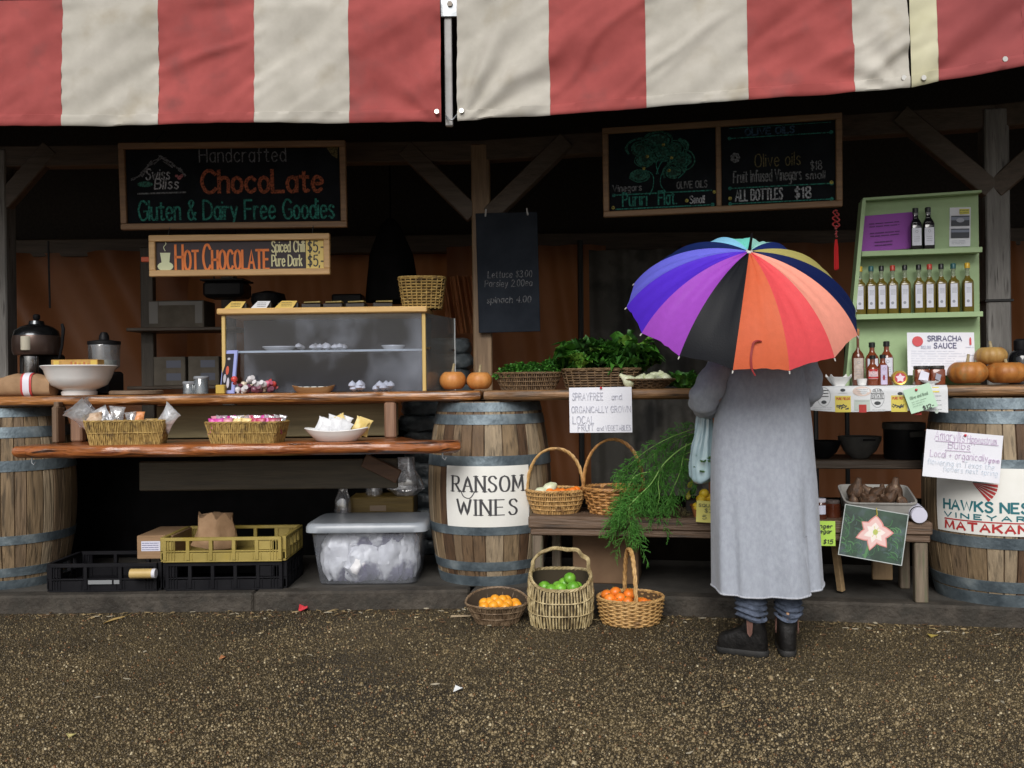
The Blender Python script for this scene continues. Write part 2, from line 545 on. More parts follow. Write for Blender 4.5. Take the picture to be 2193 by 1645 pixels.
def rect(mb, x, z, w, h, put, m=0, nx=1):
    vs, fs = [], []
    for i in range(nx + 1):
        vs += [put(x + w * i / nx, z), put(x + w * i / nx, z + h)]
    for i in range(nx):
        fs.append((2 * i, 2 * i + 2, 2 * i + 3, 2 * i + 1))
    mb.add(vs, fs, m)
# ------------------------------------------------------------------ ground, kerb, floor
def gravel_mat():
    m = bpy.data.materials.new('wet gravel')
    m.use_nodes = True
    nt = m.node_tree
    L = nt.links.new
    b = nt.nodes['Principled BSDF']
    tc = nt.nodes.new('ShaderNodeTexCoord')
    def vor(sc):
        v = nt.nodes.new('ShaderNodeTexVoronoi')
        v.inputs['Scale'].default_value = sc
        L(tc.outputs['Object'], v.inputs['Vector'])
        return v
    v1, v2 = vor(185), vor(310)
    sep = nt.nodes.new('ShaderNodeSeparateColor')
    L(v1.outputs['Color'], sep.inputs[0])
    rp = nt.nodes.new('ShaderNodeValToRGB')
    e = rp.color_ramp.elements
    e[0].position, e[0].color = 0.0, (.020, .013, .006, 1)
    e[1].position, e[1].color = 1.0, (.30, .24, .15, 1)
    for p, c in ((.35, (.052, .036, .014)), (.62, (.098, .070, .029)), (.80, (.14, .102, .046)), (.93, (.22, .165, .085))):
        x = e.new(p)
        x.color = col4(c)
    L(sep.outputs[0], rp.inputs[0])
    nz = nt.nodes.new('ShaderNodeTexNoise')
    nz.inputs['Scale'].default_value = .9
    nz.inputs['Detail'].default_value = 6
    L(tc.outputs['Object'], nz.inputs['Vector'])
    mr = nt.nodes.new('ShaderNodeMapRange')
    mr.inputs['From Min'].default_value, mr.inputs['From Max'].default_value = .35, .65
    mr.inputs['To Min'].default_value, mr.inputs['To Max'].default_value = .38, 1.45
    L(nz.outputs['Fac'], mr.inputs['Value'])
    hv = nt.nodes.new('ShaderNodeHueSaturation')
    L(mr.outputs[0], hv.inputs['Value'])
    L(rp.outputs[0], hv.inputs['Color'])
    L(hv.outputs[0], b.inputs['Base Color'])
    rg2 = nt.nodes.new('ShaderNodeMapRange')
    rg2.inputs['From Min'].default_value, rg2.inputs['From Max'].default_value = .38, .60
    rg2.inputs['To Min'].default_value, rg2.inputs['To Max'].default_value = .34, .62
    L(nz.outputs['Fac'], rg2.inputs['Value'])
    L(rg2.outputs[0], b.inputs['Roughness'])
    b.inputs['Specular IOR Level'].default_value = .35
    ad = nt.nodes.new('ShaderNodeMath'); ad.operation = 'ADD'
    L(v1.outputs['Distance'], ad.inputs[0]); L(v2.outputs['Distance'], ad.inputs[1])
    bp = nt.nodes.new('ShaderNodeBump')
    bp.invert = True
    bp.inputs['Strength'].default_value = .9
    bp.inputs['Distance'].default_value = .012
    L(ad.outputs[0], bp.inputs['Height'])
    L(bp.outputs[0], b.inputs['Normal'])
    return m
GRAVEL = gravel_mat()
g = M()
g.quad((-60, -60, 0), (60, -60, 0), (60, 60, 0), (-60, 60, 0))
tag(g.build('ground', GRAVEL), 'dark brown wet gravel yard in front of the stall', kind='structure')

STONE = [mat('pebble %d' % i, c, tuple(x * 1.5 for x in c), scale=60, rough=.5, rnd=.25) for i, c in enumerate(
    [(.040, .028, .012), (.095, .068, .030), (.155, .115, .055), (.25, .19, .10), (.42, .35, .22), (.17, .08, .03)])]
def pebbles():
    N = 80000
    rng = np.random.RandomState(3)
    y = 2.55 + (rng.rand(N) ** 1.25) * 2.45
    x = (rng.rand(N) * 2 - 1) * (0.62 * y + .15)
    front = np.where(x < OX, OY, OY - (x - OX) * math.tan(AL)) - .012
    ok = y < front
    x, y = x[ok], y[ok]
    n = len(x)
    r = .0024 + .0042 * rng.rand(n) ** 2.4
    r[:260] *= 1.9
    base = np.array([(1, 0, 0), (0, 1, 0), (-1, 0, 0), (0, -1, 0), (0, 0, 1)], float)
    # half stones: a five-sided ring low down, a smaller ring above, closed on top
    k = 5
    ang = rng.rand(n)[:, None] * 6.28 + np.arange(k)[None] * (6.28 / k)
    rr = r[:, None] * (0.75 + .5 * rng.rand(n, k))
    asp = (.6 + .6 * rng.rand(n))[:, None]
    low = np.stack([x[:, None] + rr * np.cos(ang), y[:, None] + rr * asp * np.sin(ang), np.zeros((n, k)) - .001], -1)
    hi = np.stack([x[:, None] + rr * .6 * np.cos(ang + .3), y[:, None] + rr * .6 * asp * np.sin(ang + .3), r[:, None] * (.6 + .6 * rng.rand(n, k))], -1)
    V = np.concatenate([low, hi], 1).reshape(-1, 3)
    fs = []
    side = np.array([[j, (j + 1) % k, k + (j + 1) % k, k + j] for j in range(k)])
    off = (np.arange(n) * 2 * k)
    quads = (side[None] + off[:, None, None]).reshape(-1, 4)
    caps = (np.arange(k, 2 * k)[None] + off[:, None])
    me = bpy.data.meshes.new('gravel')
    nq = len(quads)
    loops = np.concatenate([quads.ravel(), caps.ravel()])
    me.vertices.add(len(V)); me.vertices.foreach_set('co', V.ravel())
    me.loops.add(len(loops)); me.loops.foreach_set('vertex_index', loops)
    me.polygons.add(nq + n)
    ls = np.concatenate([np.arange(nq) * 4, nq * 4 + np.arange(n) * k])
    lt = np.concatenate([np.full(nq, 4), np.full(n, k)])
    me.polygons.foreach_set('loop_start', ls)
    me.polygons.foreach_set('loop_total', lt)
    for s in STONE: me.materials.append(s)
    mi = rng.choice(len(STONE), n, p=[.22, .36, .28, .10, .02, .02])
    damp = np.array([mnoise.noise((a * .8, b * 1.1, 3)) + .6 * mnoise.noise((a * 2.3, b * 3.1, 9)) for a, b in zip(x, y)]) + .22 * (y - 3.7)
    mi = np.where((damp > .12) & (mi >= 2) & (mi < 5) & (rng.rand(n) < .8), mi - 2, mi)
    mi = np.where((damp < -.25) & (mi < 3) & (rng.rand(n) < .45), mi + 1, mi)
    me.polygons.foreach_set('material_index', np.concatenate([np.repeat(mi, k), mi]).astype(np.int32))
    me.update(calc_edges=True)
    me.validate()
    o = bpy.data.objects.new('gravel', me)
    COL.objects.link(o)
    tag(o, 'loose brown and pale stones scattered over the gravel yard', 'gravel', kind='stuff')
pebbles()
def crumbs():
    o = M()
    rr = random.Random(12)
    for k in range(420):
        x = rr.uniform(-2.7, 2.6)
        edge = (OY if x < OX else OY - (x - OX) * math.tan(AL)) - .015
        y = edge - abs(rr.gauss(0, .10)) if k % 3 else rr.uniform(2.7, edge)
        a, L, w = rr.uniform(0, 6.28), rr.uniform(.006, .022), rr.uniform(.002, .006)
        c, s_ = cos(a), sin(a)
        z = .006
        p = [(L, 0), (0, w), (-L, 0), (0, -w)]
        v0 = [(x + u * c - v * s_, y + u * s_ + v * c, z + .006 * rr.random()) for u, v in p]
        o.add(v0 + [(q[0], q[1], q[2] - .003) for q in v0], [(0, 1, 2, 3), (7, 6, 5, 4), (0, 4, 5, 1), (1, 5, 6, 2), (2, 6, 7, 3), (3, 7, 4, 0)], rr.choice([0, 0, 1, 1, 2]))
    ob = o.build('leaf_litter', [flat('litter straw', (.26, .19, .09), .8), flat('litter brown', (.09, .05, .022), .8), flat('litter pale', (.34, .30, .22), .8)], smooth=0)
    tag(ob, 'crumbs of dry leaf and straw gathered along the kerb foot', 'debris', kind='stuff')
crumbs()

ZF = .095
CONC = mat('old concrete', (.018, .014, .010), (.062, .052, .041), scale=7, rough=.8, bump=.7, bscale=45, c3=(.030, .026, .020), s3=13, r3=(.50, .66), bdist=.014)
CONCF = mat('dusty floor', (.026, .023, .019), (.062, .056, .048), scale=4, rough=.85, bump=.4, bscale=60)
fl = M()
A0, A1, A2 = Vector((-7, OY + .11, ZF)), bay(.02, .11, ZF), bay(6.5, .11, ZF)
A1 = Vector((OX + .01, OY + .11, ZF))
fl.add([A0, A1, A2, (7, 9.5, ZF), (-7, 9.5, ZF)], [(0, 1, 2, 3, 4)])
tag(fl.build('floor', CONCF), 'dusty concrete floor of the market stall', kind='structure')
kb = M()
def kerb_run(p0, p1, segs, ang):
    d = (p1 - p0)
    L = d.length
    x = 0
    while x < L - .02:
        w = min(random.uniform(1.2, 2.1), L - x)
        c = p0 + d.normalized() * (x + w / 2)
        nrm = Vector((-sin(ang), cos(ang), 0)) * .06
        kb.box((c.x + nrm.x, c.y + nrm.y, ZF / 2 - .012 + random.uniform(-.003, .002)), (w - .002, .12 + random.uniform(-.006, .004), ZF + .03), .012, rz=ang)
        x += w
kerb_run(Vector((-7, OY, 0)), Vector((OX, OY, 0)), 8, 0)
kerb_run(Vector((OX, OY, 0)), bay(6.5, 0, 0), 8, -AL)
tag(kb.build('kerb', CONC), 'cracked grey concrete kerb along the stall front', kind='structure')

# ------------------------------------------------------------------ the timber pavilion
pav = thing('market_pavilion', 'dark timber market pavilion with braced posts above the counters', 'pavilion', (0, 0, 0))
ROOFM = mat('roof boards', (.020, .016, .012), (.038, .030, .024), scale=6, stretch=(8, .6, 8), rough=.8)
rf = M()
fr = [Vector((-7, 4.46, 3.10)), Vector((-.28, 4.46, 3.10)), Vector((1.78, 4.07, 3.10)), Vector((2.25, 3.88, 3.10)), Vector((5.2, 2.7, 3.1))]
bk = [Vector((-7, 8.6, 4.3)), Vector((-.28, 8.6, 4.3)), Vector((3.0, 8.2, 4.3)), Vector((4.5, 7.9, 4.3)), Vector((8.5, 6.0, 4.3))]
vs = fr + bk + [p + Vector((0, 0, .05)) for p in fr + bk]
n5 = 5
fs = []
for i in range(4):
    fs += [(i, i + 5, i + 6, i + 1), (10 + i, 11 + i, 16 + i, 15 + i), (i, i + 1, 11 + i, 10 + i), (5 + i, 15 + i, 16 + i, 6 + i)]
fs += [(0, 10, 15, 5), (4, 9, 19, 14)]
rf.add(vs, fs)
rf.build('roof', ROOFM, pav)
gt = M()
for a, b in zip(fr[:-1], fr[1:]):
    gt.beam(a + Vector((0, .05, .0)), b + Vector((0, .05, .0)), .06, .10)
gt.build('gutter_board', W_dark, pav)
PM = Vector((-.18, 5.78, 0))
pml = [(P(4, 600, 5.78).x, 5.78), (PM.x, PM.y)]
pr = onv(2131, .80, 0, 600)
def post(x, y, w, m, z1=2.7, rz=0):
    o = M()
    o.box((0, 0, (z1 + ZF) / 2), (w, w, z1 - ZF), .008)
    return o.build('post', m, pav, (x, y, 0), rz)
post(pml[0][0], 5.78, .125, W_grey)
post(PM.x, PM.y, .118, wood('warm post', (.16, .10, .055), (.30, .20, .115), 'z', bump=.4))
post(pr.x, pr.y, .128, W_grey, rz=-AL)
def beam(a, b, w, h, m=W_dark, name='beam', bev=.006):
    o = M()
    o.beam((0, 0, 0), Vector(b) - Vector(a), w, h, bev=bev)
    return o.build(name, m, pav, a)
beam((-7, 5.78, 2.66), (PM.x - .0, 5.78, 2.66), .10, .13)
beam((PM.x, 5.78, 2.661), (pr.x, pr.y, 2.661), .10, .13)
e2 = Vector((pr.x, pr.y, 2.66))
beam(e2, e2 + Vector((3.0, -1.4, 0)), .10, .13)
BR = wood('brace timber', (.060, .043, .030), (.115, .085, .062), 'x', bump=.4)
beam(P(1015, 462, 5.76), P(868, 318, 5.76), .07, .11, BR, 'brace')
beam(P(1050, 462, 5.74), P(1215, 300, 5.62), .07, .11, BR, 'brace')
beam(PV(2122, 408, .77), PV(1925, 245, .77), .07, .11, BR, 'brace')
c0 = PV(2128, 408, .77)
beam(c0, c0 + Vector((.42, -.20, .42)), .07, .11, BR, 'brace')
c0 = P(8, 436, 5.76)
beam(c0, P(112, 318, 5.76), .07, .11, BR, 'brace')
for i in range(9):                                             # rafters and a tie beam in the dark
    x = -4.6 + i * .92
    beam((x, 4.62 - max(0, x - OX) * .2, 3.10), (x + max(0, x) * .3, 8.4, 4.15), .05, .12, W_dark, 'rafter')
beam((-7, 7.32, 2.32), (7, 7.32, 2.32), .10, .14, W_dark, 'tie_beam')
bw = M()
bw.box((0, 7.55, 3.3), (14, .05, 2.1), .004)
bw.build('gable_boards', ROOFM, pav)
for sx in (-1, 1):
    sw = M()
    sw.box((sx * 5.6, 6.9, 1.9), (.05, 3.2, 3.9), .004)  # unseen end walls, added to stop light leaking in from the sides
    sw.build('side_wall', ROOFM, pav)

# ------------------------------------------------------------------ tarps across the back
TARP = translucent(mat('orange brown tarpaulin', (.20, .075, .028), (.27, .105, .042), scale=2, rough=.55, bump=.1, bscale=20), (.50, .17, .05), .32)
TARPG = translucent(mat('grey green tarpaulin', (.075, .07, .06), (.13, .12, .105), scale=4, rough=.7, ramp=(.45, .6), c3=(.03, .028, .025), s3=3, r3=(.5, .6)), (.1, .1, .09), .15)
def curtain(name, label, x0, x1, z0, z1, Y, m, folds=7, amp=.05, diag=0.0, seed=0):
    o = M()
    nx, nz = 70, 26
    vs, fs = [], []
    for j in range(nz + 1):
        for i in range(nx + 1):
            u, w = i / nx, j / nz
            x, z = x0 + (x1 - x0) * u, z0 + (z1 - z0) * w
            ph = folds * u * 6.28 + diag * w * 6 + seed
            d = amp * (sin(ph) + .5 * sin(2.3 * ph + 1 + seed)) + .04 * mnoise.noise((x * 1.3, z * 1.6, seed))
            vs.append((x, Y + d, z))
    for j in range(nz):
        for i in range(nx):
            a = j * (nx + 1) + i
            fs.append((a, a + 1, a + nx + 2, a + nx + 1))
    o.add(vs, fs)
    ob = o.build(name, m, smooth=180)
    tag(ob, label, 'tarp')
    return ob
curtain('orange_tarp', 'orange brown tarp pulled in slanting folds behind the coffee machines', -5.5, -2.55, .10, 2.28, 7.22, TARP, 3, .07, 1.2, 1)
curtain('orange_tarp', 'orange brown tarp hanging behind the glass display case', -2.75, -.30, .10, 2.28, 7.40, TARP, 6, .03, .3, 2)
curtain('orange_tarp', 'orange brown tarp hanging behind the leafy greens and narrow blackboard', -.50, .75, .10, 2.28, 7.20, TARP, 3, .03, .8, 3)
curtain('grey_tarp', 'blotchy dark grey sheet hanging behind the big umbrella', .60, 1.5, .3, 2.22, 7.05, TARPG, 3, .02, .2, 4)
curtain('orange_tarp', 'orange brown tarp hanging behind the green bottle shelf', 1.35, 5.5, .10, 2.28, 7.22, TARP, 8, .035, .3, 5)
o = M()
o.tube([(0, 0, .1), (.01, 0, 2.3)], .022, 8)
tag(o.build('tent_pole', flat('black pole', (.012, .012, .012), .5), loc=(P(1243, 650, 7.0).x, 7.08, 0)), 'thin black upright pole in front of the orange tarp', 'pole')
for px, pz in ((1815, 960), (1748, 950)):
    o = M()
    o.tube([(0, 0, ZF), (0, 0, 1.55)], .016, 8)
    t = tag(o.build('tent_pole', MATS['black pole'], loc=(onv(px, 1.75, 0, pz).x, onv(px, 1.75, 0, pz).y, 0)),
            'thin dark upright pole ' + ('above the dark bowl under the printed cloth' if px > 1800 else 'just beside the grey coat under the printed cloth'), 'pole')

# ------------------------------------------------------------------ striped canvas valances
RED = mat('faded red canvas', (.26, .044, .041), (.355, .068, .063), scale=3.5, rough=.85, bump=.15, bscale=350, c3=(.20, .050, .048), s3=6, r3=(.52, .78), bdist=.002)
CREAM = mat('dirty cream canvas', (.37, .35, .305), (.485, .46, .41), scale=3.5, rough=.85, bump=.15, bscale=350, c3=(.31, .275, .21), s3=5, r3=(.54, .80), bdist=.002)
YELL = mat('yellowed cream canvas', (.46, .44, .29), (.54, .52, .37), scale=3, rough=.85, bump=.15, bscale=350, bdist=.002)
RED_SHADE = mat('shaded red canvas', (.22, .040, .042), (.29, .058, .058), scale=3, rough=.85, bump=.15, bscale=350, bdist=.002)  # same red canvas, its colour darkened for the shade on the turned panel
EYE_M = mat('bright eyelet', (.75, .73, .68), rough=.3, metal=.9)
def smoothstep(a, b, x):
    t = min(1, max(0, (x - a) / (b - a)))
    return t * t * (3 - 2 * t)
def valance(label, pts, stripes, mats, ztop, seed, corners):
    """pts: bottom-edge points in space at every stripe boundary; stripes: material index per stripe"""
    t = thing('striped_valance', label, 'awning', (pts[0] + pts[-1]) / 2, group='striped canvas valances')
    org = Vector(t.location)
    def wrinkle(s, h, H):
        d = 0
        for (cs, dirn, amp, kk) in corners:                      # folds fanning out of the tied bottom corners
            dx, dz = (s - cs) * dirn, h + .03
            if dx <= -.02: continue
            r = math.hypot(dx, dz)
            a = atan2(dz, dx + 1e-6)
            d += amp * sin(kk * a + 1.3 * mnoise.noise((s * 2, h * 2, seed + 3)) * 2) * min(1, r / .25) * max(0, 1 - r / 1.25) * smoothstep(.05, .3, a) * smoothstep(1.6, 1.2, a)
        q = s * .8 - h * 1.1
        d += .024 * mnoise.noise((q * 3.4, (s + h) * .8, seed)) + .011 * mnoise.noise((q * 8.5, (s + h) * 1.8, seed + 9))
        for (fq, am, sd_) in ((3.4, .030, 31), (6.5, .016, 47)):
            rd = 1 - abs(mnoise.noise((q * fq + .5 * mnoise.noise((s * 2, h * 3, seed)), (s + h) * .5, seed + sd_)))
            d += am * max(0, rd - .80) / .20 * max(0, .25 + mnoise.noise((s * 1.7, h * 2.2, seed + sd_ * 2)))
        d += .004 * mnoise.noise((s * 9, h * 14, seed + 20)) * smoothstep(.25, 0, h)
        return d * smoothstep(0.0, .06, H - h)
    cloth, hem = M(), M()
    s0 = 0.0
    nz = 40
    for k in range(len(pts) - 1):
        a, b = pts[k], pts[k + 1]
        L = (b - a).length
        nx = max(4, int(L / .018))
        nrm = Vector((-(b - a).y, (b - a).x, 0)).normalized()
        if nrm.y > 0: nrm = -nrm
        vs, fs, hv, hf = [], [], [], []
        for j in range(nz + 1):
            for i in range(nx + 1):
                p = a.lerp(b, i / nx)
                s = s0 + L * i / nx
                H = ztop - p.z
                h = H * (j / nz)
                d = wrinkle(s, h, H)
                for e_ in (i / nx * L, L - i / nx * L):              # puckers along the stripe seams
                    d += .0032 * sin(h * 75 + 3 * mnoise.noise((k + s * 2, h * 6, seed))) * math.exp(-e_ / .03) * smoothstep(0, .05, H - h)
                q = Vector((p.x, p.y + .02 * h / H, p.z + h + (.010 * mnoise.noise((s * 1.6, seed, 0)) if j == 0 else 0))) + nrm * d
                vs.append(q - org)
        for j in range(nz):
            for i in range(nx):
                c = j * (nx + 1) + i
                fs.append((c, c + 1, c + nx + 2, c + nx + 1))
        cloth.add(vs, fs, stripes[k])
        for i in range(nx + 1):                                 # the turned-up hem, a doubled strip along the bottom
            col = [Vector(vs[(nx + 1) * r_ + i]) for r_ in range(4)]
            hv += [col[0] + Vector((0, 0, -.005))] + [c_ + nrm * .0055 for c_ in col] + [col[3] + nrm * .001 + Vector((0, 0, .002))]
        for i in range(nx):
            for q in range(5):
                hf.append((i * 6 + q, i * 6 + q + 6, i * 6 + q + 7, i * 6 + q + 1))
        hem.add(hv, hf, stripes[k])
        s0 += L
    cloth.build('cloth', mats, t, smooth=180)
    hem.build('hem', mats, t, smooth=60)
    return t, org
ZT = 3.075
bx = [-690, -485, -280, -75, 132, 338, 545, 748, 945]
ptsL = [P(x, 267 - (x / 945) * 9, 4.4) for x in bx]
ptsL = [Vector((p.x, p.y, 2.47)) for p in ptsL]
Ltot = (ptsL[-1] - ptsL[0]).length
vl, vo = valance('red and cream striped valance above the chocolate chalkboard', ptsL, [0, 1, 0, 1, 0, 1, 0, 1][::-1], [RED, CREAM], ZT, 1.7, [(Ltot, -1, .016, 9)])
def eyelet(par, org, p, n=(0, -1, 0)):
    o = M()
    o.lathe([(.004, -.003), (.011, -.003), (.012, 0), (.011, .003), (.004, .003)], 14)
    e = o.build('eyelet', EYE_M, par, Vector(p) - org)
    e.rotation_euler = (radians(90), 0, atan2(n[0], -n[1]) if False else 0)
eyelet(vl, vo, ptsL[-1] + Vector((-.02, -.016, .035)))
pm = [(980, 258), (1178, 245), (1385, 229), (1603, 212), (1830, 197), (1947, 189)]
ptsM = [PV(x, y, -.512) for x, y in pm]
Lm = (ptsM[-1] - ptsM[0]).length
vm, mo = valance('red and cream striped valance above the olive oil chalkboard', ptsM, [1, 0, 1, 0, 1], [RED, CREAM], ZT, 5.2, [(0, 1, .022, 13), (Lm, -1, .015, 11)])
eyelet(vm, mo, ptsM[0] + Vector((.02, -.022, .04)))
eyelet(vm, mo, ptsM[-1] + Vector((-.03, -.018, .04)))
r0 = ptsM[-1] + Vector((.008, -.006, .003))
r3 = P(2193, 140, 3.85)
dr = r3 - r0
r1 = r0 + Vector((dr.x * .25, dr.y * .25, dr.z * .55))
ptsR = [r0, r1, r3, r0 + dr * 2.2, r0 + dr * 3.4]
vr, ro = valance('deep red valance with a yellowed stripe turning the stall corner', ptsR, [0, 1, 1, 2], [YELL, RED_SHADE, CREAM], ZT, 9.1, [(0, 1, .010, 9)])
eyelet(vr, ro, ptsR[0] + Vector((.04, -.03, .03)))
eyelet(vr, ro, ptsR[2] + Vector((-.09, -.02, .02)))
# the bracket and batten in the gap between the first two valances
GALV = mat('galvanised steel', (.28, .30, .32), (.42, .44, .46), scale=14, rough=.45, metal=.8, bump=.1)
c = P(962, 14, 4.46)
br = thing('valance_bracket', 'galvanised bracket and white batten in the gap between valances', 'bracket', (c.x, c.y, 2.47))
o = M(); o.box((0, 0, 3.045 - 2.47), (.085, .012, .12), .003); o.build('plate', GALV, br)
o = M(); o.lathe([(.002, -.008), (.014, -.008), (.014, 0), (.002, 0)], 6); b_ = o.build('bolt', flat('rusty bolt', (.16, .14, .12), .5, metal=.6), br, (.004, -.007, .575)); b_.rotation_euler = (radians(-90), 0, 0)
o = M(); o.box((0, .022, .26), (.036, .03, .54), .004); o.build('batten', mat('white painted batten', (.32, .31, .30), (.45, .45, .45), scale=6, rough=.6, c3=(.28, .19, .10), s3=3, r3=(.62, .7)), br, (-.008, 0, 0))
o = M(); o.tube([(-.02, .0, .035), (-.01, -.02, .012), (.01, -.025, .008), (.02, -.02, .02), (.035, .0, .045)], .004, 6); o.build('hook', GALV, br)

# ------------------------------------------------------------------ wine barrels
ST = [wood('barrel stave %d' % i, tuple(x * .55 for x in c), c, 'z', scale=4, rough=.7, bump=.8, c3=tuple(x * .30 for x in c), s3=6, r3=(.52, .68)) for i, c in enumerate(
    [(.26, .18, .10), (.17, .105, .055), (.37, .285, .185), (.11, .06, .03), (.22, .15, .088)])]
HOOP = mat('galvanised hoop', (.075, .10, .12), (.20, .25, .28), scale=7, rough=.5, metal=.5, bump=.3, bscale=50, c3=(.35, .40, .42), s3=7, r3=(.6, .8))
BH = 1.01
def brad(z):
    return .29 + .066 * (1 - ((z - BH / 2) / (BH / 2)) ** 2)
def barrel(label, p, rz, hoops, seed):
    t = thing('wine_barrel', label, 'barrel', (p.x, p.y, ZF), rz, group='oak barrels holding up the counter')
    rnd = random.Random(seed)
    b = M()
    ns, nz = 26, 22
    a0 = 0.0
    ws = [rnd.uniform(.7, 1.35) for _ in range(ns)]
    tot = sum(ws)
    for k in range(ns):
        a1 = a0 + 2 * pi * ws[k] / tot
        mi = rnd.choice([0, 0, 1, 1, 2, 3, 4, 4])
        rings = []
        cols = [a0 + .004, a0 + .012, (a0 + a1) / 2, a1 - .012, a1 - .004]
        vs = []
        for j in range(nz + 1):
            z = BH * j / nz
            for q, a in enumerate(cols):
                r = brad(z) - (.006 if q in (0, 4) else 0)
                vs.append((r * cos(a), r * sin(a), z))
        fs = []
        for j in range(nz):
            for q in range(4):
                c = j * 5 + q
                fs.append((c, c + 1, c + 6, c + 5))
            nxt = []
        b.add(vs, fs, mi)
        a0 = a1
    b.lathe([(brad(z) - .007, z) for z in np.linspace(0.001, BH - .001, 16)], 52, m=3, cap0=False, cap1=False)
    b.build('staves', ST, t, smooth=30)
    for zc in (.03, BH - .03):
        h = M()
        h.lathe([(.001, -.01), (.275, -.01), (.275, .01), (.001, .01)], 40)
        h.build('head', ST[1], t, (0, 0, zc))
    for (z0, z1) in hoops:
        h = M()
        zs = np.linspace(z0, z1, 4)
        prof = [(brad(zs[0]) - .002, zs[0])] + [(brad(z) + .0035, z) for z in zs] + [(brad(zs[-1]) - .002, zs[-1])]
        h.lathe(prof, 64, cap0=False, cap1=False)
        h.build('hoop', HOOP, t)
    return t
def bput(x0, z0, off=.004):
    """sign coordinates on the barrel: x metres along the girth seen from the front, z up"""
    def f(x, z):
        r = brad(z) + off
        a = -pi / 2 + (x + x0) / .356
        return (r * cos(a), r * sin(a), z + z0 * 0)
    return f
HP = [(.955, 1.005), (.885, .94), (.655, .715), (.285, .335), (.085, .135), (.0, .055)]
bm_p = onY(1050, 5.32, 0, 1100)
b_mid = barrel('oak barrel with a black lettered white winery label beside the handled baskets', bm_p, radians(2), HP, 5)
bl_p = Vector((P(22, 1080, 5.36).x, 5.36, 0))
b_left = barrel('dim oak barrel under the counter end beside the black crates', bl_p, 0, [(.955, 1.005), (.84, .90), (.655, .715), (.25, .30), (.07, .12), (.0, .05)], 11)
br_p = Vector((P(2136, 1080, 4.70).x, 4.70, 0))
b_right = barrel('oak barrel with a vineyard label in teal and red lettering', br_p, -AL, [(.955, 1.008), (.885, .945), (.655, .715), (.285, .34), (.07, .125), (.0, .062)], 23)
LAB = mat('white label', (.72, .72, .68), (.78, .78, .75), scale=6, rough=.5)
TEAL = flat('teal lettering', (.015, .14, .17), .5)
REDL = flat('red lettering', (.42, .03, .03), .5)
def label_patch(par, x0, x1, z0, z1, m=LAB, off=.004):
    o = M()
    put = bput(0, 0, off)
    n, k = 22, 8
    vs = [put(x0 + (x1 - x0) * i / n, z0 + (z1 - z0) * j / k) for j in range(k + 1) for i in range(n + 1)]
    fs = [(j * (n + 1) + i, j * (n + 1) + i + 1, (j + 1) * (n + 1) + i + 1, (j + 1) * (n + 1) + i) for j in range(k) for i in range(n)]
    o.add(vs, fs)
    return o.build('label', m, par, smooth=180)
# middle barrel label: pixel span 958..1130 x 997..1128
sm = F / 4.965
lx0, lx1 = -.262, .225
lz0, lz1 = EYE + (822.5 - 1129) / sm - ZF, EYE + (822.5 - 998) / sm - ZF
l1 = label_patch(b_mid, lx0, lx1, lz0, lz1)
o = M()
pt = bput(0, 0, .0055)
H = lz1 - lz0
write(o, 'RANSOM', lx0 + .045, lz0 + H * .585, .40, H * .25, pt, w=.0135, nib=.62, serif=True, step=.02, gap=1.6)
ribbon(o, catmull([(lx0 + .095, lz0 + H * .60), (lx0 + .115, lz0 + H * .50), (lx0 + .15, lz0 + H * .48), (lx0 + .175, lz0 + H * .58)]), .006, pt, .3, step=.02)
write(o, 'WINES', lx0 + .075, lz0 + H * .20, .33, H * .25, pt, w=.0135, nib=.62, serif=True, step=.02, gap=2.0)
o.build('lettering', flat('charcoal lettering', (.05, .05, .055)), l1)
# right barrel label
sr = F / 4.345
z0r, z1r = EYE + (822.5 - 1164) / sr - ZF, EYE + (822.5 - 1018) / sr - ZF
l2 = label_patch(b_right, -.405, .13, z0r, z1r)
H = z1r - z0r
for (txt, x, w, zf, hf, mt, wd, gap) in (('HAWKS NEST', -.356, .43, .350, .140, TEAL, .0105, 1.3), ('VINEYARD', -.354, .43, .228, .068, TEAL, .0068, 2.6), ('MATAKANA', -.352, .43, .050, .112, REDL, .0105, 1.6)):
    o = M()
    write(o, txt, x, z0r + H * zf, w, H * hf, bput(0, 0, .0055), w=wd, step=.03, gap=gap)
    o.build('lettering', mt, l2)
o = M()
ribbon(o, [(-.354, z0r + H * .195), (.08, z0r + H * .195)], .006, bput(0, 0, .0055), step=.03)
o.build('rule_line', REDL, l2)
o1, o2 = M(), M()
put = bput(0, 0, .0055)
ax, az = -.212, z0r + H * .775
for i in range(5):                                                    # a fan of red and teal rays
    for (oo, sg) in ((o1, -1), (o2, 1)):
        a0, a1 = sg * radians(2 + i * 10.5), sg * radians(9.5 + i * 10.5)
        vs = [put(ax + .112 * t * cos(a), az + .112 * t * sin(a)) for t in np.linspace(.03, 1, 9) for a in (a0, a1)]
        oo.add(vs, [(2 * q, 2 * q + 1, 2 * q + 3, 2 * q + 2) for q in range(8)])
o1.build('ray_emblem', REDL, l2)
o2.build('ray_emblem', TEAL, l2)
# left barrel: only the edge of a pale label shows
label_patch(b_left, -.32, -.04, .33, .72, mat('cream label', (.62, .6, .40), rough=.6))

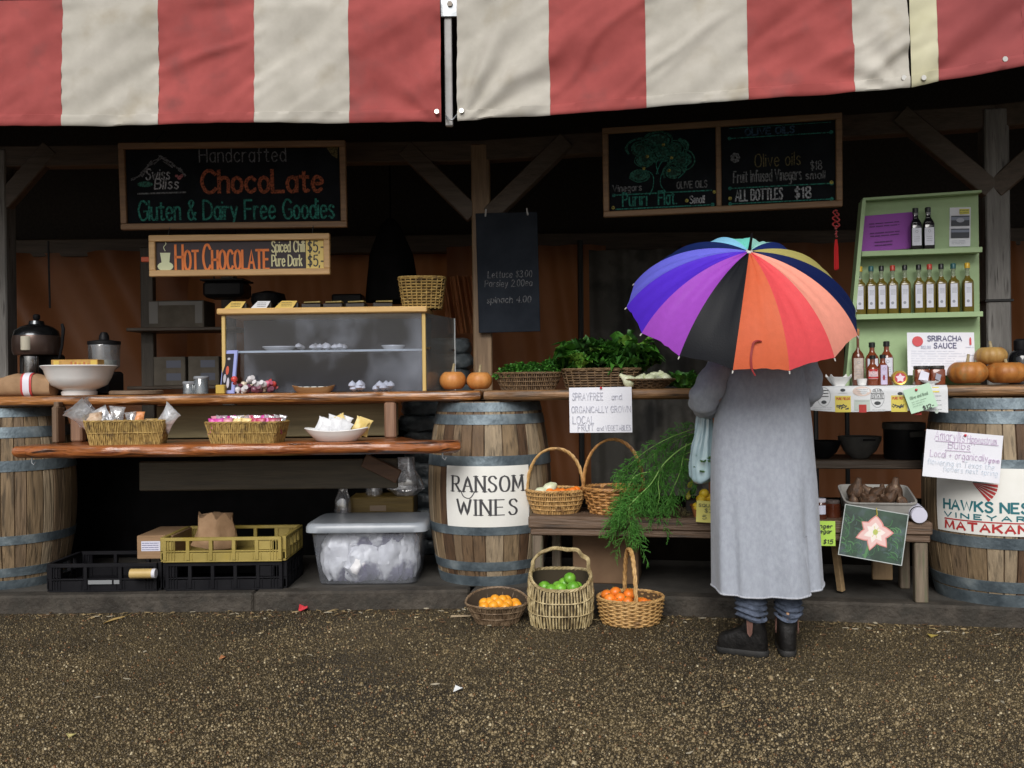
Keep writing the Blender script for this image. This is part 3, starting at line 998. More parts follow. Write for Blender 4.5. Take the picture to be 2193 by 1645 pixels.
# ------------------------------------------------------------------ counters, shelf, bench
ZC, ZCB = 1.165, 1.109
def slab_poly(name, outline, z0, z1, m, parent=None, seed=0, wav=.008, loc=(0, 0, 0), bev=.012, rz=0):
    """a thick plank with a waney outline"""
    pts = []
    n = len(outline)
    for i in range(n):
        a, b = Vector(outline[i]), Vector(outline[(i + 1) % n])
        k = max(1, int((b - a).length / .05))
        for j in range(k):
            p = a.lerp(b, j / k)
            w = wav * (mnoise.noise((p.x * 3, p.y * 3, seed)) + .6 * mnoise.noise((p.x * 11, p.y * 11, seed)))
            d = (b - a).normalized()
            nr = Vector((d.y, -d.x))
            pts.append(p + nr * w)
    cx = sum(p.x for p in pts) / len(pts); cy = sum(p.y for p in pts) / len(pts)
    rings = []
    for (z, ins) in ((z0, bev * 1.6), (z0 + bev, .2 * bev), ((z0 + z1) / 2, 0), (z1 - bev * .7, .1 * bev), (z1, bev)):
        r = []
        m_ = len(pts)
        for i in range(m_):
            d = (pts[(i + 1) % m_] - pts[i - 1]).normalized()
            nr = Vector((d.y, -d.x))
            w2 = .35 * wav * mnoise.noise((pts[i].x * 8, pts[i].y * 8, seed + z * 40))
            q = pts[i] - nr * ins + nr * w2
            r.append((q.x, q.y, z))
        rings.append(r)
    o = M()
    o.loft(rings)
    return o.build(name, m, parent, loc, rz, smooth=50)
xl, xr = -4.6, P(1028, 840, 5.05).x
cl = slab_poly('counter_slab', [(xl, 5.05), (xr, 5.05), (xr + .02, 5.66), (xl, 5.66)], ZCB, ZC, W_counter, seed=1, wav=.014)
tag(cl, 'thick varnished counter slab carrying the display case and white footed bowl', 'counter')
u0, u1 = bu(1036, .12) , 5.2
cr = slab_poly('counter_slab', [(u0, .12), (u1, .12), (u1, .62), (u0 - .1, .62)], ZCB, ZC, W_counter2, seed=4, wav=.010, loc=(OX, OY, 0), rz=-AL)
tag(cr, 'worn brown counter slab carrying the greens and sauce bottles', 'counter')
# the low live-edge shelf
zs0, zs1 = .846, .908
xs0, xs1 = P(20, 970, 4.72).x, P(987, 950, 4.72).x
out = [(xs0, 4.74), (xs0 + .12, 4.71), (-1.4, 4.70), (-.6, 4.73), (-.40, 4.72), (xs1, 4.76), (xs1 - .01, 4.88), (-.50, 4.93), (-.62, 5.22), (-2.35, 5.24), (-2.5, 4.98), (xs0, 4.93)]
ls = thing('live_edge_shelf', 'long reddish live edge shelf in front of the barrels', 'shelf', (0, 0, 0))
slab_poly('plank', out, zs0, zs1, W_slab, ls, seed=8, wav=.022, bev=.016)
for px in (837, 168):
    x = P(px, 900, 5.10).x
    o = M(); o.box((x, 5.10, (zs1 + ZCB) / 2), (.065, .07, ZCB - zs1), .01)
    o.build('support_post', wood('reddish post', (.17, .09, .055), (.28, .16, .10), 'z', bump=.4), ls)
for px, mt in ((68, 0), (948, 0)):                                     # little steel hooks under its edge
    p = P(px, 985, 4.76)
    o = M()
    o.tube([(p.x, 4.76, zs0 + .002), (p.x, 4.76, zs0 - .025), (p.x + .012, 4.76, zs0 - .035), (p.x + .02, 4.76, zs0 - .02)], .004, 6)
    o.build('hook', GALV, ls)
bb = M(); bb.box((0, 0, 0), (1.42, .03, .19), .004)
tag(bb.build('back_board', W_board, loc=(P(595, 900, 5.42).x, 5.42, 1.0)), 'dull olive brown board behind the baskets under the counter', 'board')
bb = M(); bb.box((0, 0, 0), (1.50, .035, .17), .006)
tag(bb.build('apron_board', wood('dim apron', (.055, .045, .03), (.10, .08, .052), 'x'), loc=(P(572, 1015, 5.30).x, 5.34, .69)), 'wide dim board below the low live edge shelf', 'board')
bb = M(); bb.beam((0, 0, 0), (.20, 0, -.10), .03, .08)
tag(bb.build('diagonal_board', wood('reddish brace', (.10, .05, .03), (.17, .09, .05), 'x'), loc=(P(778, 985, 5.25).x, 5.27, P(778, 985, 5.27).z)), 'short reddish diagonal board below the shelf near the white dish', 'board')
# bench in the right bay
ub0, ub1 = bu(1131, .02, 1120), bu(1998, .02, 1130)
bn = thing('plank_bench', 'weathered plank bench carrying baskets and the bulb tray', 'bench', bay(ub0, .02, 0), -AL)
LB = ub1 - ub0
ZB = .497
o = M()
o.box((LB / 2, .10, ZB - .032), (LB, .20, .064), .007); o.box((LB / 2 + .005, .305, ZB - .034), (LB - .02, .20, .062), .007)
o.build('seat', W_bench, bn)
o = M(); o.box((LB / 2, .03, ZB - .083), (LB - .02, .04, .036), .004); o.build('rail', W_bench, bn)
for (x, y, w) in ((.045, .045, .055), (.10, .36, .05), (LB - .05, .045, .062), (LB - .06, .36, .05)):
    o = M(); o.box((x, y, (ZB - .102 + ZF) / 2), (w, .055, ZB - .102 - ZF), .006); o.build('leg', W_benchz, bn)
o = M(); o.box((LB - .19, .25, (ZB - .15 + ZF + .06) / 2 + .02), (.10, .03, ZB - .18 - ZF), .004); o.build('side_board', wood('side board', (.19, .12, .06), (.27, .18, .09), 'z'), bn)
q0, q1 = PV(1787, 1160, .12), PV(1808, 1224, .12)
o = M(); o.beam((0, 0, 0), (.045, .03, -.29), .035, .03)
tag(o.build('timber_stick', wood('pale stick', (.24, .16, .08), (.34, .23, .12), 'x'), loc=onv(1786, .16, .40, 1160)), 'slanting pale timber stick below the bench behind the lime card', 'stick')

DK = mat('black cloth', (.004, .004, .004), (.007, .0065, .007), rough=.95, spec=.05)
o = M(); o.box((0, 0, .44), (3.6, .02, .88), .004)  # sheet added to blacken the shaded space under the left counter
tag(o.build('shade_sheet', DK, loc=(-2.2, 6.02, ZF)), 'black cloth hung in the gloom under the left counter', 'cloth')
o = M(); o.box((0, 0, .20), (2.7, .02, .40), .004)  # board added to stand in for the deep shade behind the bench
tag(o.build('shade_board', mat('shade board black', (.005, .004, .003), (.010, .008, .006), rough=.95, spec=.05), loc=bay(1.45, 1.0, ZF), rz=-AL), 'blackened low board deep behind the plank bench', 'board')
o = M()
o.tube([(.068 * (1 if k in (0, 3) else -1), .068 * (1 if k < 2 else -1), 0) for k in range(4)], .008, 6, closed=True)
pb_ = PV(2130, 646, .80)
tag(o.build('black_band', flat('rubber band', (.01, .01, .01), .6), loc=(pr.x, pr.y, pb_.z), rz=-AL), 'thin black band tied round the grey post behind the pumpkins', 'band')
p_ = P(985, 720, 6.4)
curtain('orange_cloth', 'bunched orange cloth hanging between the wicker basket and narrow blackboard', p_.x - .10, p_.x + .10, p_.z + .02, p_.z + .42, 6.42, translucent(mat('orange cloth', (.34, .12, .04), (.42, .17, .06), scale=3, rough=.7), (.45, .16, .05), .2), 2, .05, .6, 8)
# ------------------------------------------------------------------ signs and boards
def frame_sign(name, label, cat, loc, rz, w, h, fw, face, fmat, depth=.035, tilt=0.0, mull=None):
    t = thing(name, label, cat, loc, rot=(tilt, 0, rz))
    o = M(); o.box((0, 0, 0), (w - fw * .6, .012, h - fw * .6), .002); o.build('board_panel', face, t)
    o = M()
    for s in (-1, 1):
        o.box((0, -depth / 2 + .008, s * (h - fw) / 2), (w, depth, fw), .004)
        o.box((s * (w - fw) / 2, -depth / 2 + .0075, 0), (fw, depth - .003, h - fw * 2 + .002), .004)
    if mull is not None:
        o.box((mull, -depth / 2 + .0085, 0), (fw * .85, depth - .004, h - fw * 2 + .002), .004)
    o.build('frame', fmat, t)
    return t
def letters(par, mt, items, y=-.0085, name='lettering', **kw):
    o = M()
    for (txt, x, z, w, h, st) in items:
        write(o, txt, x, z, w, h, face_put(y), w=st, wiggle=kw.get('wiggle', 0), slant=kw.get('slant', 0), caps_small=kw.get('caps_small', 0), gap=kw.get('gap', 1.3), nib=kw.get('nib', 0), jit=kw.get('jit', 0))
    return o.build(name, mt, par, smooth=0)
def chalk(name, c):
    return mat(name, tuple(x * .16 for x in c), c, scale=95, rough=.9, ramp=(.36, .60), detail=3)
C_ORANGE = chalk('orange chalk', (.40, .105, .045)); C_TEAL = chalk('teal chalk', (.03, .24, .19)); C_GREY = chalk('grey chalk', (.20, .205, .22))
C_WHITE = chalk('white chalk', (.48, .49, .53)); C_YEL = chalk('yellow chalk', (.45, .39, .09)); C_GREEN = chalk('green chalk', (.04, .19, .14)); C_OLIVE = chalk('olive chalk', (.16, .13, .05)); C_PINK = chalk('pink chalk', (.6, .2, .22)); C_NAVY = chalk('navy chalk', (.04, .09, .16))

Y1 = 5.30
k1 = Y1 / F
p = P(501, 398, Y1)
w1, h1 = 484 * k1, 184 * k1
cb = frame_sign('chalkboard', 'large framed chalkboard lettered in orange and teal above the hot drink sign', 'chalkboard', p, 0, w1, h1, .036, BLACKB, W_frame, tilt=radians(3))
X = lambda px: (px - 501) * k1
Z = lambda py: -(py - 398) * k1
letters(cb, C_ORANGE, [('ChocoLate', X(433), Z(412), 258 * k1, 46 * k1, .020)], wiggle=.0015, gap=1.0)
letters(cb, C_TEAL, [('Gluten & Dairy Free Goodies', X(296), Z(469), 418 * k1, 40 * k1, .0115)], wiggle=.001, gap=1.0)
letters(cb, C_GREY, [('Handcrafted', X(430), Z(348), 184 * k1, 30 * k1, .007)], wiggle=.001)
letters(cb, C_WHITE, [('Swiss', X(314), Z(383), 50 * k1, 22 * k1, .008), ('Bliss', X(332), Z(403), 50 * k1, 21 * k1, .008)], slant=.12)
o = M()
rr = random.Random(3)
pk = [(285, 382), (305, 372), (318, 352), (330, 345), (345, 335), (356, 340), (372, 352), (388, 362), (398, 376)]
for i in range(len(pk) - 1):
    for q in range(4):
        a, b = pk[i], pk[i + 1]
        ribbon(o, [(X(a[0] + rr.uniform(-4, 4)), Z(a[1] + rr.uniform(-3, 6))), (X(b[0] + rr.uniform(-4, 4)), Z(b[1] + rr.uniform(-3, 6)))], .006, face_put(-.0085))
ribbon(o, [(X(296), Z(413)), (X(398), Z(411))], .009, face_put(-.0085))
o.build('mountain_drawing', C_GREY, cb)
o = M(); disc(o, X(386), Z(380), .012, .012, face_put(-.009)); disc(o, X(380), Z(376), .009, .009, face_put(-.0088)); disc(o, X(391), Z(376), .009, .009, face_put(-.0087)); o.build('flower_drawing', C_PINK, cb)
o = M(); disc(o, X(312), Z(393), .045, .016, face_put(-.0083)); o.build('leaf_drawing', C_GREEN, cb)
o = M()
o.add([(X(700), -.009, Z(318)), (X(726), -.009, Z(318)), (X(724), -.009, Z(344)), (X(712), -.009, Z(336))], [(0, 1, 2, 3)]); o.build('corner_patch', C_OLIVE, cb)
for sx in (-1, 1):
    o = M()
    o.tube([(sx * w1 * .36, 0, h1 / 2 - .01), (sx * w1 * .36, .2, 2.72 - p.z)], .004, 6)
    o.build('hanging_wire', flat('wire', (.1, .1, .1), .5, metal=.8), cb)

Y2 = 5.24
k2 = Y2 / F
p = P(515, 547, Y2)
w2, h2 = 386 * k2, 88 * k2
hc = frame_sign('drink_sign', 'small orange lettered sign with prices in a light wooden frame', 'sign', p, 0, w2, h2, .036, mat('plum black panel', (.022, .012, .018), rough=.6), W_frame2, tilt=radians(1))
X = lambda px: (px - 515) * k2
Z = lambda py: -(py - 547) * k2
C_OR2 = flat('orange sign paint', (.72, .18, .03), .6); C_CR = flat('pale sign paint', (.66, .62, .36), .6)
o = M()
write(o, 'Hot Chocolate', X(377), Z(577), 199 * k2, 53 * k2, face_put(-.0085), w=.0135, caps_small=.76, gap=.9, space=1.6)
o.build('lettering', C_OR2, hc)
letters(hc, C_CR, [('Spiced Chilli', X(583), Z(541), 70 * k2, 23 * k2, .0075), ('Pure Dark', X(583), Z(571), 64 * k2, 23 * k2, .0075)], gap=.9)
o = M(); rect(o, X(656), Z(577), 40 * k2, 63 * k2, face_put(-.0082)); pp = o.build('price_panel', flat('yellow price panel', (.68, .52, .16)), hc)
letters(pp, INK, [('$5,-', X(660), Z(542), 33 * k2, 23 * k2, .0075), ('$5,-', X(660), Z(572), 33 * k2, 23 * k2, .0075)], y=-.0095)
o = M()
disc(o, X(355), Z(569), 17 * k2, 10 * k2, face_put(-.0083))
o.add([(X(344), -.0088, Z(540)), (X(366), -.0088, Z(540)), (X(363), -.0088, Z(566)), (X(348), -.0088, Z(566))], [(0, 1, 2, 3)])
ribbon(o, catmull([(X(355), Z(536)), (X(352), Z(528)), (X(357), Z(521)), (X(354), Z(514))]), .004, face_put(-.0086))
o.build('cup_emblem', flat('pale cup paint', (.62, .66, .42)), hc)
for sx in (-1, 1):
    o = M(); o.tube([(sx * w2 * .4, 0, h2 / 2), (sx * w2 * .4, .03, h2 / 2 + .05)], .003, 5); o.build('hanging_wire', MATS['wire'], hc)
o = M(); o.box((0, 0, 0), (.055, .02, .03), .004)
tag(o.build('red_tag', flat('orange red plastic', (.55, .10, .04)), loc=P(313, 556, 5.42)), 'small orange red tag poking out beside the hot drink sign', 'tag')

# olive board in the right bay
vb = .46
pc = PV(1541, 358, vb)
wb = bu(1797, vb, 358) - bu(1286, vb, 358)
kk = wb / 511.0
hb = .505
ob = frame_sign('chalkboard', 'wide double chalkboard with a green chalk tree drawing', 'chalkboard', pc, -AL, wb, hb, .034, BLACKB, W_frame, mull=-.006, tilt=radians(2))
fp = face_put(-.0085)
hw, hh = wb / 2, hb / 2
tx, tz = -hw * .52, .03                                              # the chalk tree
o = M()
rr = random.Random(8)
for (cx, cz, rx, rz_) in ((-.095, .10, .085, .055), (.0, .135, .10, .06), (.085, .085, .085, .065), (.13, .02, .075, .06), (-.075, .035, .06, .05), (-.105, -.055, .07, .045), (.085, -.045, .06, .05), (.03, .07, .06, .05)):
    for q in range(9):
        a = rr.uniform(0, 6.28)
        s = rr.uniform(.35, 1)
        pts = [(tx + cx + rx * s * cos(a + t * .55) * rr.uniform(.9, 1.1), tz + cz + rz_ * s * sin(a + t * .55)) for t in range(rr.randint(4, 9))]
        ribbon(o, catmull(pts, 3), rr.uniform(.004, .013), fp)
for (cx, cz, rx, rz_) in ((-.095, .09, .06, .04), (.0, .13, .075, .042), (.085, .085, .06, .045), (.13, .015, .045, .04), (-.075, .035, .045, .035), (-.105, -.055, .05, .028), (.085, -.045, .042, .034), (.03, .07, .05, .035)):
    for q in range(3): disc(o, tx + cx + rr.uniform(-.02, .02), tz + cz + rr.uniform(-.012, .012), rx * rr.uniform(.5, .8), rz_ * rr.uniform(.5, .9), face_put(-.0080 - q * .0001), 1, 11)
o.build('tree_drawing', [C_GREEN, chalk('smudged green chalk', (.022, .085, .062))], ob)
o = M()
for pts in ([(-.05, -.165), (-.03, -.12), (-.03, -.06), (-.065, -.03), (-.10, -.055)], [(.045, -.16), (.012, -.11), (.02, -.05), (.06, .0), (.10, .03)], [(-.012, -.05), (.01, .0), (.05, .05), (.12, .06), (.155, .03), (.15, -.04), (.11, -.08)], [(0, -.05), (-.01, .01), (.02, .07)]):
    ribbon(o, catmull([(tx + a, tz + b) for a, b in pts]), .005, fp)
o.build('trunk_drawing', C_TEAL, ob)
o = M()
for (a, b) in ((.03, .11), (-.06, .05), (.075, .035), (-.08, -.015), (.06, -.035)):
    disc(o, tx + a, tz + b, .009, .009, face_put(-.0092))
for (a, b) in ((-.03, -hh + .115), (-hw + .055, -hh + .055), (-hw * .28, -hh + .075), (hw - .055, -hh + .135), (.055, -hh + .075)):
    disc(o, a, b, .010, .010, face_put(-.0092))
o.build('yellow_dots', C_YEL, ob)
o = M()
zl1, zl2 = -hh + .125, -hh + .045
ribbon(o, [(-hw + .06, zl1), (-.045, zl1)], .007, fp); ribbon(o, [(-hw + .07, zl2), (-.04, zl2)], .007, fp)
disc(o, -hw + .06, zl1, .010, .010, fp); disc(o, -.04, zl2, .011, .011, fp)
for zz in (zl1 + .005, zl2, hh - .10):
    ribbon(o, [(.055, zz), (hw - .055, zz)], .006, fp)
    disc(o, hw - .055, zz, .011, .011, fp); disc(o, .055, zz, .010, .010, fp)
ribbon(o, [(.055, hh - .045), (hw - .055, hh - .045)], .003, fp)
write(o, 'Puriri', -hw + .11, zl2 + .015, .135, .075, fp, w=.0085); write(o, 'Flat.', -hw + .31, zl2 + .015, .10, .075, fp, w=.0085)
o.build('lettering', C_TEAL, ob)
letters(ob, C_GREY, [('Vinegars', -hw + .055, zl1 + .02, .16, .036, .006), ('OLIVE OILS', -.235, zl1 + .02, .165, .036, .006)])
letters(ob, C_WHITE, [('ALL BOTTLES', .085, zl2 + .014, .25, .058, .008), ('$18', .40, zl2 + .014, .085, .058, .009), ('Small', -.165, zl2 + .014, .08, .04, .006)], wiggle=.001)
letters(ob, C_GREY, [('Fruit Infused Vinegars', .075, zl1 + .035, .36, .062, .0065), ('$18', hw - .165, zl1 + .085, .06, .045, .006), ('small', hw - .19, zl1 + .035, .10, .04, .006)], wiggle=.0012)
letters(ob, C_OLIVE, [('Olive oils', .19, zl1 + .115, .24, .07, .0055)], wiggle=.001)
letters(ob, C_NAVY, [('OLIVE OILS', .14, hh - .088, .26, .034, .009)])
o = M()
for a in range(7):
    disc(o, .085 + .016 * cos(a * .9), .045 + .018 * sin(a * .9), .011, .011, face_put(-.0085 - a * .0001))
o.build('flower_drawing', C_GREY, ob)
# narrow slate hung on the middle post
pn = P(1088, 584, 5.66)
kn = 5.66 / F
nb = thing('narrow_blackboard', 'tall narrow bluish slate hung on the middle post', 'chalkboard', pn, 0, rot=(radians(3), radians(-.8), 0))
o = M(); o.box((0, 0, 0), (132 * kn, .014, 255 * kn), .003); o.build('slate', BLACKB2, nb)
letters(nb, C_GREY, [('Lettuce $3.00', -.125, -.03, .27, .040, .0042), ('Parsley 2.00ea', -.145, -.085, .29, .040, .0042), ('spinach 4.00', -.135, -.185, .27, .038, .0052)], y=-.0078, slant=.1, jit=.25)
o = M()
for sx in (-1, 1): o.tube([(sx * .13, -.009, 127 * kn - .02), (sx * .125, -.004, 127 * kn + .025)], .0055, 6)
o.build('clip', flat('pale clip', (.45, .45, .45), .5), nb)

# red tassel
p = PV(1791, 515, .40)
kt = p.y / F
tz_ = thing('lucky_charm', 'red knotted charm with a long tassel hanging from the olive chalkboard', 'charm', p)
REDS = flat('red silk', (.42, .012, .015), .6, sheen=.4)
o = M(); o.tube([(0, 0, .27 * kt * 600 / 1000 + .05), (0, 0, .02)], .0035, 6)
o.build('cord', REDS, tz_)
o = M()
for q in range(3):
    o.tube([(.013 * cos(t) * (1 + .4 * cos(2 * t + q)), .007 * sin(3 * t), .085 + q * .03 + .016 * sin(t)) for t in np.linspace(0, 6.28, 20)], .004, 6, closed=False)
for q in range(5): o.lathe([(.001, -.006), (.009, 0), (.001, .006)], 8, (0.002 * (-1) ** q, 0, .02 + q * .014))
o.build('knot', REDS, tz_)
o = M()
rr = random.Random(1)
for q in range(60):
    a, r = rr.uniform(0, 6.28), rr.uniform(.001, .011)
    o.tube([(r * .5 * cos(a), r * .5 * sin(a), .005), (r * cos(a), r * sin(a), -.04), (r * 1.15 * cos(a), r * 1.15 * sin(a), -.155 + rr.uniform(-.006, .006))], .0018, 4)
o.build('tassel', flat('bright red silk', (.55, .012, .015), .6), tz_)

# ------------------------------------------------------------------ wicker
WIC = [mat('straw wicker', (.36, .20, .065), (.58, .36, .14), scale=40, rough=.6, c3=(.22, .12, .045), s3=25, r3=(.55, .7)),
       mat('honey wicker', (.32, .145, .04), (.54, .28, .095), scale=40, rough=.5, c3=(.2, .09, .03), s3=25, r3=(.55, .7)),
       mat('bleached willow', (.24, .175, .075), (.54, .44, .24), scale=30, rough=.6, c3=(.13, .09, .04), s3=18, r3=(.5, .68)),
       mat('seagrass', (.25, .155, .04), (.44, .30, .095), scale=35, rough=.7, c3=(.13, .08, .03), s3=25, r3=(.55, .7)),
       mat('dark wicker', (.085, .05, .025), (.19, .12, .06), scale=40, rough=.6),
       mat('brown tin weave', (.14, .09, .05), (.26, .18, .11), scale=30, rough=.6, c3=(.07, .04, .02), s3=20, r3=(.5, .7))]
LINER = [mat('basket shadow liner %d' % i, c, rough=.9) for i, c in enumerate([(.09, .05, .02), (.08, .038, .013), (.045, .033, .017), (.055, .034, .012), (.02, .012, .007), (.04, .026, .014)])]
def sup(a, b, e, t):
    c, s = cos(t), sin(t)
    return (a * abs(c) ** (2 / e) * (1 if c >= 0 else -1), b * abs(s) ** (2 / e) * (1 if s >= 0 else -1))
def basket(name, label, loc, rz, a, b, h, e=2.0, kind=0, flare=.8, bulge=0.0, rows=12, stakes=30, rs=.0045, rim=.008, rimtop=None, mode='h', handle=None, group=None, cat='basket', rot=None):
    """woven basket: a, b half axes at the rim; mode h = horizontal weavers over stakes, v = upright strands"""
    t = thing(name, label, cat, loc, rz, group, rot)
    top = rimtop or (lambda th: 0.0)
    def sc(w):
        return flare + (1 - flare) * w + bulge * 4 * w * (1 - w)
    _s = np.linspace(0, 1, 161)[:-1]
    _u = np.where(_s < .5, 8 * _s ** 4, 1 - 8 * (1 - _s) ** 4)
    _t = np.concatenate([(k + _u) * pi / 2 for k in range(4)] + [[2 * pi]])
    _q = np.array([sup(a, b, e, q) for q in _t])
    _l = np.concatenate([[0], np.cumsum(np.hypot(*np.diff(_q, axis=0).T))])
    _l *= 2 * pi / _l[-1]
    def pt(th, w, off=0.0):
        th = float(np.interp(th % (2 * pi), _l, _t))
        x, y = sup(a * sc(w), b * sc(w), e, th)
        n = Vector((x / (a * a), y / (b * b))).normalized()
        return Vector((x + n.x * off, y + n.y * off, w * (h + top(th))))
    wv = M()
    seg = stakes * 2
    if mode == 'h':
        for r in range(rows):
            w = (r + .5) / rows
            pts = [pt(2 * pi * k / seg + (.0), w, rs * (1.1 if (k // 1 + 2 * (r % 2)) % 4 in (0, 1) else -1.1) if False else rs * 1.25 * cos(pi * k / 2 * 1.0 + pi * (r % 2))) for k in range(seg * 1)]
            wv.tube(pts, min(rs * 1.15, h / rows * .56), 5, closed=True, m=0)
        for k in range(stakes):
            th = 2 * pi * (k + .5) / stakes
            wv.tube([pt(th, w, 0.001) for w in np.linspace(0, 1, 5)], rs * .9, 5)
    else:
        n = stakes * 3
        for k in range(n):
            th = 2 * pi * k / n
            wv.tube([pt(th, w, rs * .8 * sin(w * 9 + k * 1.9) + random.uniform(-.3, .3) * rs) for w in np.linspace(0, 1, 7)], rs * random.uniform(.85, 1.25), 5)
        for r in range(max(1, rows)):
            w = (r + 1) / (rows + 1)
            wv.tube([pt(2 * pi * k / 48, w, rs * 1.1) for k in range(48)], rs * .8, 5, closed=True)
    wv.build('weave', WIC[kind], t)
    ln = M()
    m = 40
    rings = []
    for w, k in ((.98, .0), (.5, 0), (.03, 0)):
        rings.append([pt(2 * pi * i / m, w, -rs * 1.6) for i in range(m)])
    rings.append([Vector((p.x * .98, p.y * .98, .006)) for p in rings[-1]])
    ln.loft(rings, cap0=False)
    ln.build('shadow_lining', LINER[kind], t)  # added dark shell: paints the shade seen between the strands
    rm = M()
    K = 96
    for ph in (0, 2.09, 4.19):
        pts = []
        for k in range(K):
            th = 2 * pi * k / K
            q = th * 14 + ph
            p = pt(th, 1, rim * .55 * cos(q))
            pts.append(p + Vector((0, 0, rim * .55 * sin(q))))
        rm.tube(pts, rim * .62, 5, closed=True)
    rm.build('rim', WIC[kind], t)
    if handle:
        hm = M()
        hh_, ax, hr, lean = handle.get('h', .2), handle.get('axis', 'x'), handle.get('r', .008), handle.get('lean', 0)
        K = 64
        kx = handle.get('k', .98)
        for ph in ((0, 2.09, 4.19) if not handle.get('wrap') else (0,)):
            pts = []
            for k in range(K + 1):
                u = pi * k / K
                ex = handle.get('e', 1.0)
                cx = abs(cos(u)) ** ex * (1 if cos(u) >= 0 else -1)
                d = (a if ax == 'x' else b) * kx * cx
                z = h * .75 + (hh_ + h * .25) * sin(u) ** handle.get('ez', .9)
                q = k * .55 + ph
                off = hr * .55
                if ax == 'x': p = Vector((d + off * cos(q) * .8, off * sin(q) + lean * sin(u), z + off * cos(q) * .5))
                else: p = Vector((off * sin(q) + lean * sin(u), d + off * cos(q) * .8, z + off * cos(q) * .5))
                pts.append(p)
            hm.tube(pts, hr * .62, 5)
        if handle.get('wrap'):
            pts = [p for p in pts]
            sp = []
            for k in range(len(pts) - 1):
                for j in range(4):
                    p = pts[k].lerp(pts[k + 1], j / 4)
                    q = (k * 4 + j) * 2.1
                    sp.append(p + Vector((hr * .7 * cos(q), hr * .7 * sin(q) if ax == 'x' else hr * .7 * cos(q), hr * .7 * sin(q + .6))))
            hm.tube(sp, hr * .45, 5)
        hm.build('handle', WIC[kind], t)
    return t

# ------------------------------------------------------------------ produce
def pumpkin_obj(R, flat_, m, seed, ribs=10, stem=.05, rd=.06):
    o = M()
    prof = []
    n = 16
    for i in range(n + 1):
        u = pi * i / n
        r, z = R * sin(u) ** .85, -R * flat_ * cos(u)
        if i < 3: z += (3 - i) * R * .05
        if i > n - 3: z -= (i - n + 3) * R * .07
        prof.append((max(r, .002), z + R * flat_))
    o.lathe(prof, 60, wob=lambda a, z: 1 - rd * (1 - abs(cos(ribs * a / 2)) ** .6) + .03 * mnoise.noise((cos(a) * 2, sin(a) * 2, seed + z * 8)))
    st = M()
    top = prof[-1][1]
    st.tube([(0, 0, top - .012), (.002, 0, top + stem * .4), (.008, .003, top + stem)], [.013, .008, .007], 7)
    return o, st
PUMP = mat('tan orange pumpkin', (.46, .165, .035), (.56, .25, .07), scale=22, rough=.5, c3=(.36, .15, .05), s3=40, r3=(.58, .75), bump=.15, bscale=120, bdist=.003)
PUMP2 = mat('deep orange pumpkin', (.30, .10, .018), (.42, .17, .035), scale=18, rough=.5, c3=(.26, .15, .05), s3=26, r3=(.55, .75), bump=.15, bscale=120, bdist=.003)
PUMP3 = mat('ochre pumpkin', (.34, .19, .055), (.42, .26, .08), scale=18, rough=.5, c3=(.30, .11, .04), s3=20, r3=(.55, .75), bump=.15, bscale=120, bdist=.003)
STEMM = mat('dry stem', (.24, .19, .10), (.40, .33, .2), scale=50, rough=.8)
def pumpkin(label, loc, R, fl, m, seed, stem=.05, lean=0, group=None, ribs=10, rd=.06):
    t = thing('pumpkin', label, 'pumpkin', loc, random.uniform(0, 6), group)
    a, b = pumpkin_obj(R, fl, m, seed, ribs, stem, rd)
    a.build('body', m, t, smooth=180); b.build('stem', STEMM, t, smooth=180)
    t.rotation_euler = (lean, 0, t.rotation_euler[2])
    return t
Yp = 5.30
pumpkin('small tan pumpkin touching the display case side', onY(970, Yp, ZC, 812), 29 * Yp / F, .76, PUMP, 1, .055, ribs=9, rd=.02)
pumpkin('small tan pumpkin between its twin and the herb basket', onY(1027, Yp - .04, ZC, 812), 27.5 * Yp / F, .76, PUMP, 2, .05, ribs=9, rd=.02)
v_ = .30
pa = onv(2072, v_, ZC, 790); pb = onv(2155, v_, ZC, 790)
kq = pa.y / F
pumpkin('squat orange pumpkin with a bent stem beside the sauce poster', pa, 41 * kq, .66, PUMP2, 3, .05)
pumpkin('squat orange pumpkin on the counter at the frame edge', pb, 43 * kq, .60, PUMP2, 4, .03)
pumpkin('ochre pumpkin perched on top of the two squat ones', onv(2122, v_ + .05, ZC + .098, 760) , 33 * kq, .66, PUMP3, 5, .04)

def blob(R, m, name, loc, label, cat, group, seed=0, squash=.92, rough_amp=.05, par=None, stemcol=None, n=14):
    o = M()
    prof = [(max(.001, R * sin(pi * i / 10)), R * squash * (1 - cos(pi * i / 10))) for i in range(11)]
    o.lathe(prof, n, wob=lambda a, z: 1 + rough_amp * mnoise.noise((cos(a) * 1.5, sin(a) * 1.5, z / R + seed)))
    if stemcol:
        o.tube([(0, 0, 2 * R * squash - .004), (.002, 0, 2 * R * squash + .004)], R * .12, 5, m=1)
    ob = o.build(name, [m, stemcol] if stemcol else m, loc=loc, smooth=180, rot=(random.uniform(-.4, .4), random.uniform(-.4, .4), random.uniform(0, 6)))
    return tag(ob, label, cat, group)
GREENST = flat('green calyx', (.10, .14, .03), .7)
TANG = mat('tangerine skin', (.78, .17, .015), (.85, .24, .03), scale=20, rough=.38, bump=.2, bscale=300, bdist=.001, rnd=.12)
APRI = mat('apricot skin', (.80, .30, .015), (.88, .40, .03), scale=20, rough=.42, bump=.1, bscale=300, bdist=.001, rnd=.1)
LIME = mat('lime skin', (.10, .33, .02), (.22, .48, .05), scale=25, rough=.35, bump=.2, bscale=250, bdist=.001, rnd=.15)
SQUA = mat('yellow squash', (.72, .46, .02), (.80, .58, .05), scale=20, rough=.4, rnd=.1)
